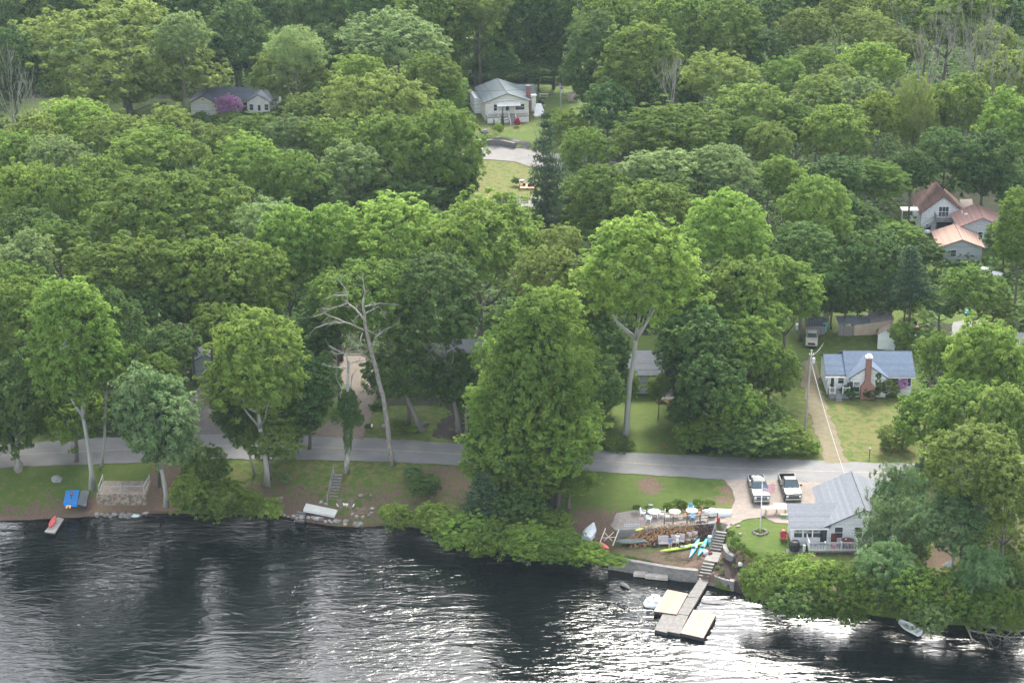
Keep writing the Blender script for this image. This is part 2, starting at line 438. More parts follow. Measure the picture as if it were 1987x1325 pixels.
    o = obj('ground', me); o['kind'] = 'structure'
def inpoly(x, y, poly):
    x = np.asarray(x); y = np.asarray(y); r = np.zeros(x.shape, bool); n = len(poly)
    for i in range(n):
        x0, y0 = poly[i]; x1, y1 = poly[(i + 1) % n]
        if y0 == y1: continue
        c = ((y0 > y) != (y1 > y)) & (x < (x1 - x0) * (y - y0) / (y1 - y0) + x0)
        r ^= c
    return r.astype(float)
zone_ground()

def strip(name, xs, lo, hi, z, m, n=8, kind='structure'):
    """sheet between two curves y=lo(x) and y=hi(x), laid z above the terrain"""
    V = []; F = []
    for i, x in enumerate(xs):
        a, b = float(lo(x)), float(hi(x))
        for k in range(n + 1):
            y = a + (b - a) * k / n; V.append((x, y, z if not callable(z) else z(x, y)))
    for i in range(len(xs) - 1):
        for k in range(n):
            q = i * (n + 1) + k; F.append((q, q + n + 1, q + n + 2, q + 1))
    o = obj(name, npmesh(name, V, F, m)); o['kind'] = kind; return o
def ragged(seed, amp, f=1.3):
    return lambda x: amp * (math.sin(x * f + seed) + .6 * math.sin(x * f * 2.7 + seed * 2) + .4 * math.sin(x * f * 6.1 + seed * 3))
ASPH = mat('asphalt', (.195, .19, .183), .9, (.145, .141, .137), .5, 8, bump=.01, bscale=20, mixr=(.3, .7))
e1, e2 = ragged(1, .07), ragged(5, .09)
strip('road', np.arange(-250, 250, .5), lambda x: yrn(x) + e1(x) - .05, lambda x: yrf(x) + e2(x), .045, ASPH, 4)
YEL = mat('road_paint_yellow', (.42, .33, .16), .8, (.24, .22, .19), 2.5, 6, mixr=(.35, .6))
mid = lambda x: yrn(x) * .5 + yrf(x) * .5
o = strip('road_line', np.arange(-120, 120, .5), lambda x: mid(x) - .06, lambda x: mid(x) + .06, .051, YEL, 1)

def patch(name, pts, m, z=.03, zz=0., step=.6, jag=.15, seed=1, kind='structure'):
    """draped sheet with ragged outline from photo points on the ground"""
    w = [P(a, b, zz) for a, b in pts]; poly = []
    rr = random.Random(seed)
    for i, p in enumerate(w):
        q = w[(i + 1) % len(w)]; n = max(1, int((q - p).length / .7))
        for k in range(n):
            v = p.lerp(q, k / n); poly.append((v.x + rr.uniform(-jag, jag), v.y + rr.uniform(-jag, jag)))
    bm = bmesh.new(); vs = [bm.verts.new((x, y, 0)) for x, y in poly]; bm.faces.new(vs)
    bmesh.ops.triangulate(bm, faces=bm.faces[:])
    for _ in range(5):
        le = [e for e in bm.edges if e.calc_length() > step * 1.6]
        if not le: break
        bmesh.ops.subdivide_edges(bm, edges=le, cuts=1); bmesh.ops.triangulate(bm, faces=bm.faces[:])
    for v in bm.verts: v.co.z = tz(v.co.x, v.co.y) + z + .02
    me = bpy.data.meshes.new(name); bm.to_mesh(me); bm.free(); me.materials.append(m)
    o = obj(name, me); o['kind'] = kind; return o
GRAVEL = mat('gravel_tan', (.27, .225, .19), .95, (.19, .155, .13), 1.6, 8, bump=.03, bscale=9, mixr=(.3, .7))
GRAVELG = mat('gravel_grey', (.15, .13, .115), .95, (.10, .085, .075), 1.6, 8, bump=.03, bscale=9, mixr=(.3, .7))
SANDY = mat('sandy_track', (.19, .145, .10), .95, (.12, .115, .05), 1.2, 8, bump=.03, bscale=8, mixr=(.35, .65))
PAVE = mat('pale_paving', (.19, .178, .165), .9, (.15, .14, .13), .5, 6)
patch('driveway', [(1405, 936), (1600, 941), (1585, 960), (1590, 978), (1530, 985), (1532, 1015), (1505, 1012), (1480, 1001), (1440, 1008), (1412, 1024), (1385, 1018), (1392, 1000), (1420, 985), (1428, 965)], GRAVEL, zz=-.35)
patch('driveway', [(590, 847), (625, 848), (706, 852), (722, 800), (733, 745), (722, 700), (700, 690), (655, 694), (625, 700), (660, 722), (672, 760), (655, 800), (630, 825)], mat('brown_gravel_drive', (.16, .13, .10), .95, (.105, .085, .065), 1.6, 8, bump=.03, bscale=9, mixr=(.3, .7)), zz=0, seed=2)
patch('driveway', [(350, 845), (440, 842), (420, 800), (415, 750), (424, 728), (398, 728), (388, 750), (370, 772), (340, 790), (335, 820)], GRAVELG, zz=0, seed=3)
patch('driveway', [(1604, 897), (1645, 899), (1630, 860), (1607, 800), (1591, 745), (1587, 705), (1574, 690), (1560, 705), (1556, 745), (1568, 800), (1585, 850)], SANDY, zz=0, seed=4, jag=.3)
GRAVELP = mat('patio_gravel', (.25, .215, .185), .95, (.17, .145, .125), 2.5, 8, bump=.03, bscale=9)
patch('patio_ground', [(1196, 996), (1235, 990), (1300, 996), (1400, 1002), (1396, 1012), (1340, 1016), (1290, 1019), (1240, 1024), (1196, 1027), (1186, 1015)], GRAVELP, zz=-.45, seed=5)
patch('back_road', [(820, 292), (905, 278), (960, 277), (1010, 284), (1060, 295), (1180, 312), (1260, 330), (1260, 345), (1140, 335), (1040, 325), (1000, 312), (950, 309), (900, 310), (820, 312)], PAVE, zz=.1, seed=6, z=.06)
patch('firepit_ground', [(972, 392), (1000, 383), (1040, 384), (1060, 392), (1045, 402), (1010, 408), (980, 404)], PAVE, zz=0, seed=7)
patch('back_yard_ground', [(905, 165), (935, 163), (940, 180), (925, 190), (900, 185)], GRAVELG, zz=1.1, seed=8)
patch('driveway', [(1845, 655), (1900, 650), (1920, 620), (1880, 616), (1850, 625)], ASPH, zz=0, seed=9)
patch('driveway', [(1862, 385), (1885, 385), (1890, 398), (1880, 410), (1865, 405)], GRAVEL, zz=0, seed=10)

def water():
    m = bpy.data.materials.new('lake_water'); m.use_nodes = True; nt = m.node_tree; L = nt.links; b = nt.nodes['Principled BSDF']
    b.inputs['Base Color'].default_value = (.004, .006, .006, 1); b.inputs['Roughness'].default_value = .07; b.inputs['IOR'].default_value = 1.333
    b.inputs['Specular IOR Level'].default_value = .5
    geo = nt.nodes.new('ShaderNodeNewGeometry')
    def nz(sc, rot, st, d, rg=.6, dist=0):
        mp = nt.nodes.new('ShaderNodeMapping'); mp.inputs['Rotation'].default_value = (0, 0, rot); mp.inputs['Scale'].default_value = st
        L.new(geo.outputs['Position'], mp.inputs[0])
        n = nt.nodes.new('ShaderNodeTexNoise'); n.inputs['Scale'].default_value = sc; n.inputs['Detail'].default_value = d
        n.inputs['Roughness'].default_value = rg; n.inputs['Distortion'].default_value = dist
        L.new(mp.outputs[0], n.inputs['Vector']); return n.outputs[0]
    a = nz(.6, math.radians(50), (.30, 1.0, 1), 2, .5, .8)      # long diagonal swells
    c = nz(2.0, math.radians(48), (.38, 1.0, 1), 3, .6, .8)      # wind ripples
    e = nz(.07, 0, (1, 1, 1), 3)                                # gust patches
    def mul(x, k):
        q = nt.nodes.new('ShaderNodeMath'); q.operation = 'MULTIPLY'; L.new(x, q.inputs[0])
        if isinstance(k, float): q.inputs[1].default_value = k
        else: L.new(k, q.inputs[1])
        return q.outputs[0]
    r = nt.nodes.new('ShaderNodeMapRange'); r.inputs[1].default_value = .35; r.inputs[2].default_value = .65; r.inputs[3].default_value = .3; r.inputs[4].default_value = 1.4
    L.new(e, r.inputs[0])
    s = nt.nodes.new('ShaderNodeMath'); s.operation = 'ADD'; L.new(mul(a, .125), s.inputs[0]); L.new(mul(mul(c, .06), r.outputs[0]), s.inputs[1])
    bp = nt.nodes.new('ShaderNodeBump'); bp.inputs['Strength'].default_value = 1; bp.inputs['Distance'].default_value = 1.0
    L.new(s.outputs[0], bp.inputs['Height']); L.new(bp.outputs[0], b.inputs['Normal'])
    V = [(-900, -300, WATER_Z), (900, -300, WATER_Z), (900, 250, WATER_Z), (-900, 250, WATER_Z)]
    o = obj('water', npmesh('water', V, [(0, 1, 2, 3)], m)); o['kind'] = 'structure'
water()

def haze():
    m = bpy.data.materials.new('haze_air'); m.use_nodes = True; nt = m.node_tree
    nt.nodes.remove(nt.nodes['Principled BSDF'])
    v = nt.nodes.new('ShaderNodeVolumePrincipled'); v.inputs['Density'].default_value = HAZE; v.inputs['Color'].default_value = (.72, .88, 1.0, 1); v.inputs['Anisotropy'].default_value = 0.0
    nt.links.new(v.outputs[0], nt.nodes['Material Output'].inputs['Volume'])
    b = MB().bx(-950, 950, -320, 1550, -8, 106); o = b.build('haze', m); o['kind'] = 'stuff'
HAZE = .00006
haze()
# ------------------------------------------------------------------ foliage meshes
def quads(C, N, S, rs, asp=.62, up=None):
    """leaf cards: centres C, normals N, half sizes S"""
    n = len(C); R = rs.normal(size=(n, 3)); 
    if up is not None: R = R * (1 - up) + np.array([0, 0, 1.]) * up
    T = np.cross(N, R); T /= np.linalg.norm(T, axis=1, keepdims=True) + 1e-9
    B = np.cross(N, T); S = S[:, None]
    V = np.stack([C - T * S * asp, C - B * S, C + T * S * asp, C + B * S], 1)      # rhombic leaf spray
    V[:, 1] -= N * S * .25; V[:, 3] -= N * S * .25
    F = np.arange(n * 4).reshape(n, 4)
    return V.reshape(-1, 3), F
def fib(n, rs):
    i = np.arange(n) + .5; ph = np.arccos(1 - 2 * i / n); th = np.pi * (1 + 5 ** .5) * i + rs.uniform(0, 6)
    return np.stack([np.cos(th) * np.sin(ph), np.sin(th) * np.sin(ph), np.cos(ph)], -1)
def crown_mesh(name, seed, W, H, puff=.8, leaf=.3, dens=30, nl=16, lobe=.33, droop=0., asp=.62, flat=.6, gap=.12, jag=.14, core=.6, taper=0.):
    rs = np.random.RandomState(seed); R = W / 2; Rz = H / 2
    u = fib(nl * 2, rs); u = u[u[:, 2] > -.55][:nl * 2]; rs.shuffle(u)
    u = u[:nl]
    d = rs.uniform(.50, .92, len(u))[:, None]
    C = u * d; rad = rs.uniform(lobe * .6, lobe * 1.3, len(u))
    C = np.vstack([C, [[0, 0, 0]]]); rad = np.append(rad, core)
    out = (np.linalg.norm(C, axis=1) + rad); C = C / np.maximum(out, .8)[:, None] * rs.uniform(.80, 1.10, (len(C), 1))
    P_, U_ = [], []
    mean = (W + H) / 4; leaf *= .8; dens *= 1.35; puff *= .88
    for i in range(len(C)):
        n = max(12, int(4 * np.pi * (rad[i] * mean) ** 2 / (puff ** 2 * 1.25)))
        v = fib(n, rs) + rs.normal(scale=.12, size=(n, 3))
        p = C[i] + v * rad[i] * (1 + rs.normal(scale=.06, size=(n, 1)))
        ok = np.ones(n, bool)
        for j in range(len(C)):
            if j != i: ok &= np.linalg.norm(p - C[j], axis=1) > rad[j] * .9
        ok &= ~((v[:, 2] < -.35) & (rs.rand(n) < .5)); ok &= rs.rand(n) > gap
        P_.append(p[ok]); U_.append(v[ok])
    Pu = np.vstack(P_); Pu[:, :2] *= (1 - taper * np.clip((Pu[:, 2:3] + 1) / 2, 0, 1)); Pp = Pu * [R, R, Rz]; U = np.vstack(U_); U /= np.linalg.norm(U, axis=1, keepdims=True)
    n = len(Pp); tone = rs.rand(n); size = puff * np.clip(np.exp(rs.normal(0, .35, n)), .45, 2.0)
    Pp += U * (rs.rand(n, 1) ** 3) * W * jag
    k = int(dens)
    idx = np.repeat(np.arange(n), k); m = len(idx)
    v = U[idx] * .75 + rs.normal(scale=.75, size=(m, 3)) + [0, 0, flat]
    v /= np.linalg.norm(v, axis=1, keepdims=True)
    rr = size[idx][:, None] * rs.uniform(.35, 1.05, (m, 1))
    Cc = Pp[idx] + v * rr * [1, 1, .7]
    if droop: Cc[:, 2] -= droop * rs.rand(m) ** 2
    N = v * .7 + rs.normal(scale=.45, size=(m, 3)) + [0, 0, .6]; N /= np.linalg.norm(N, axis=1, keepdims=True)
    S = leaf * rs.uniform(.6, 1.35, m)
    V, F = quads(Cc, N, S, rs, asp, up=.7 if droop else None)
    a = np.clip(.55 * tone[idx] + .45 * rs.rand(m), 0, 1)
    return npmesh(name, V, F, None, False, dict(v=np.repeat(a, 4)))
def pine_mesh(name, seed, W, H, leaf=.16, tiers=15, droop=0., spread=1.0, cone=False, dens=26, bare=0.):
    rs = np.random.RandomState(seed); Cs, tone = [], []
    for t in range(tiers):
        f = (t + .5) / tiers; z = -H / 2 + H * f
        prof = (1 - f) ** .8 if cone else (math.sin(min(1, f * .95 + .12) * math.pi) ** .6) * (.55 + .45 * rs.rand())
        nb = int(7 + 4 * rs.rand())
        for b in range(nb):
            if rs.rand() < bare: continue
            th = 6.283 * b / nb + rs.uniform(-.4, .4) + t * 1.1; Lb = max(.25, W / 2 * prof * rs.uniform(.65, 1.1) * spread)
            ns = max(2, int(Lb / .45)); tn = rs.rand()
            for s in range(ns):
                r = Lb * (s + 1) / ns; w = .35 + .28 * math.sin(3.14 * (s + .6) / (ns + .2)) * Lb * .35
                k = int(dens)
                pts = np.stack([np.full(k, r) + rs.normal(scale=.3, size=k), rs.normal(scale=w * .6, size=k), rs.normal(scale=.13, size=k)], -1)
                c, s_ = math.cos(th), math.sin(th)
                q = np.stack([pts[:, 0] * c - pts[:, 1] * s_, pts[:, 0] * s_ + pts[:, 1] * c, pts[:, 2] + z + rs.uniform(-.1, .1) - droop * r * r / max(Lb, .1) + .12 * r], -1)
                Cs.append(q); tone.append(np.full(k, tn))
    C = np.vstack(Cs); m = len(C); tone = np.concatenate(tone)
    N = rs.normal(scale=.8, size=(m, 3)) + [0, 0, .7]; N /= np.linalg.norm(N, axis=1, keepdims=True)
    V, F = quads(C, N, leaf * rs.uniform(.7, 1.5, m), rs, .4)
    return npmesh(name, V, F, None, False, dict(v=np.repeat(np.clip(.5 * tone + .5 * rs.rand(m), 0, 1), 4)))
def branch(mb, p, d, L, r, depth, rr, wig=.25, fork=2, seg=4, up=.15, spread=.55, rmin=.02):
    pts = [Vector(p)]; rad = [r]; d = Vector(d).normalized()
    for i in range(seg):
        d = (d + Vector((rr.gauss(0, wig), rr.gauss(0, wig), rr.gauss(0, wig * .6) + up * .3))).normalized()
        pts.append(pts[-1] + d * L / seg); rad.append(max(rmin * .6, r * (1 - .55 * (i + 1) / seg)))
    mb.tube(pts, rad, 6 if r > .1 else 4)
    if depth > 0:
        for k in range(fork + (rr.random() < .5)):
            j = rr.randint(max(1, seg // 2), seg); q = pts[j]
            nd_ = (d + Vector((rr.gauss(0, spread), rr.gauss(0, spread), rr.gauss(0, spread * .6)))).normalized()
            branch(mb, q, nd_, L * rr.uniform(.5, .75), max(rmin, rad[j] * .7), depth - 1, rr, wig, fork, seg, up, spread, rmin)
def trunk_mesh(name, seed, lean=0.0, forks=5):
    """unit height trunk (z 0..1) and limbs, base radius .035"""
    rr = random.Random(seed); mb = MB(); pts = []; x = y = 0
    for i in range(9):
        f = i / 8; pts.append((x, y, f * .92 - .02)); x += rr.gauss(0, .012); y += rr.gauss(0, .012)
    mb.tube(pts, [.052, .036, .033, .030, .027, .023, .018, .012, .006], 9)
    for k in range(forks):
        z = rr.uniform(.5, .85); th = k * 2.4 + rr.random(); q = pts[min(8, int(z * 8))]
        d = Vector((math.cos(th), math.sin(th), 0)); r = .017
        b = [Vector(q)]
        for s in range(5): b.append(b[-1] + d * .085 + Vector((rr.gauss(0, .015), rr.gauss(0, .015), .035 + .01 * s)))
        mb.tube(b, [r, r * .8, r * .62, r * .5, r * .35, r * .2], 5)
    me = bpy.data.meshes.new(name); me.from_pydata(mb.v, [], mb.f); me.update()
    for p in me.polygons: p.use_smooth = True
    return me
# prototypes: (size class -> list of (mesh, W, H))
PROTO = {}
def protos(kind, specs, fn=crown_mesh):
    PROTO[kind] = [(fn(kind + '_crown', s, W, H, **kw), W, H) for s, W, H, kw in specs]
protos('broad', [(s, W, W * a, dict(puff=pf, leaf=lf, dens=dn, nl=nl)) for s, W, a, pf, lf, dn, nl in
    [(11, 8, .85, .62, .25, 26, 11), (12, 8, 1.3, .62, .25, 26, 12), (13, 12, .8, .72, .28, 30, 16), (14, 12, 1.05, .75, .28, 30, 15), (15, 12, 1.5, .75, .28, 30, 17),
     (16, 17, .75, .9, .33, 34, 20), (17, 17, 1.0, .9, .33, 34, 22), (18, 26, .62, 1.1, .40, 40, 26), (19, 26, .8, 1.1, .40, 40, 28), (20, 12, 1.9, .75, .28, 30, 22)]])
protos('loose', [(s, W, W * a, dict(puff=pf * 1.1, leaf=lf, dens=dn, nl=nl, gap=.2, jag=.16, lobe=.22, core=.42, taper=.28)) for s, W, a, pf, lf, dn, nl in
    [(31, 8, 1.1, .5, .2, 22, 12), (32, 12, .9, .6, .24, 26, 26), (33, 12, 1.5, .6, .24, 26, 34), (34, 17, 1.0, .75, .3, 30, 24)]])
protos('fine', [(s, W, W * a, dict(puff=.55, leaf=.24, dens=26, nl=nl, droop=.7, asp=.3, jag=.22)) for s, W, a, nl in [(41, 8, 1.1, 12), (42, 12, 1.3, 18)]])
protos('bush', [(s, W, W * a, dict(puff=.33, leaf=.14, dens=24, nl=nl, lobe=.40, jag=.18)) for s, W, a, nl in [(51, 2.0, .8, 6), (52, 4, .75, 9), (53, 5.5, .8, 12), (54, 4, 1.1, 9)]])
protos('pine', [(61, 7, 14, dict(tiers=15, leaf=.17, bare=.18)), (62, 8, 10, dict(tiers=10, leaf=.2, bare=.1))], pine_mesh)
protos('spruce', [(71, 7, 12, dict(tiers=17, leaf=.19, cone=True, droop=.12, dens=22)), (72, 6, 8, dict(tiers=12, leaf=.18, cone=True, droop=.05))], pine_mesh)
TRUNKS = [trunk_mesh('trunk', s) for s in (1, 2, 3)]
_matmesh = {}
def with_mat(me, m):
    key = (me.name, m.name)
    if key not in _matmesh:
        c = me.copy(); c.materials.clear(); c.materials.append(m); _matmesh[key] = c
    return _matmesh[key]
_tr = random.Random(77)
SPOTS = []
LOOK = dict(green='mid green', bright='bright yellow-green', olive='olive green', deep='dark green', pale='pale grey-green', silver='silvery green', pine='dark needled', yellow='yellow-green', pink='pink flowering', red='red flowering')
def tree(cx, cy, w, h, leaf, where, at=19, kind='broad', bark=None, name=None, cat='tree', group=None, label=None, trunk_r=None):
    """crown of w x h photo pixels centred at cx,cy; at = total height (m) or the trunk's foot in the photo"""
    bark = bark or BARK
    if isinstance(at, tuple):
        b = G(*at); c = PY(cx, cy, b.y + _tr.uniform(-.3, .3)); s = ppm(c)
        wm, hm = .93 * w / s, h / s / 1.0
        if wm * .5 * .34 < hm * .4: hm = (h / s - wm * .12) / 1.0
    else:
        z = at * .65
        for _ in range(5):
            c = P(cx, cy, z); s = ppm(c); wm = .93 * w / s; hm = (h / s - wm * .10) / 1.0; g = tz(c.x, c.y); z = max(g + at - hm / 2, g + hm * .52)
        c = P(cx, cy, z); b = Vector((c.x, c.y, tz(c.x, c.y)))
    cand = PROTO[kind]; best = min(cand, key=lambda q: abs(math.log(wm / q[1])) + 1.1 * abs(math.log((hm / wm) / (q[2] / q[1]))) + _tr.uniform(0, .25))
    nm = name or {'pine': 'pine_tree', 'spruce': 'spruce_tree', 'fine': 'willow_tree', 'bush': 'bush'}.get(kind, 'broadleaf_tree')
    if label is None:
        sh = 'tall narrow' if h > 1.45 * w else ('broad' if w > 1.25 * h else ('large' if wm > 15 else ('small' if wm < 8 else 'rounded')))
        label = f"{LOOK[leaf]} {sh} {'bush' if kind == 'bush' else ('pine' if kind=='pine' else ('spruce' if kind=='spruce' else 'tree'))} {where}"
    r = empty(nm, b, 0, label, 'bush' if kind == 'bush' else cat, group)
    rz = _tr.uniform(0, 6.28); sx = wm / best[1]; off = c - b
    me = with_mat(best[0], LEAF[leaf])
    obj('crown', me, r, (off.x, off.y, off.z), (_tr.uniform(-.1, .1), _tr.uniform(-.1, .1), rz), (sx, sx, hm / best[2]))
    if kind != 'bush':
        hh = max(off.z + hm * (.45 if kind in ('pine', 'spruce') else .2), 1.5)
        t = obj('trunk', with_mat(_tr.choice(TRUNKS), bark), r, (0, 0, -.15))
        k = wm * .8 if not trunk_r else trunk_r / .035
        if kind in ('pine', 'spruce'): k = 5
        t.scale = (k, k, hh)
        if abs(off.x) > .4:      # leaning trunk
            t.rotation_euler = (0, math.atan2(off.x, off.z), 0)
    SPOTS.append((b.x, b.y, wm / 2))
    return r
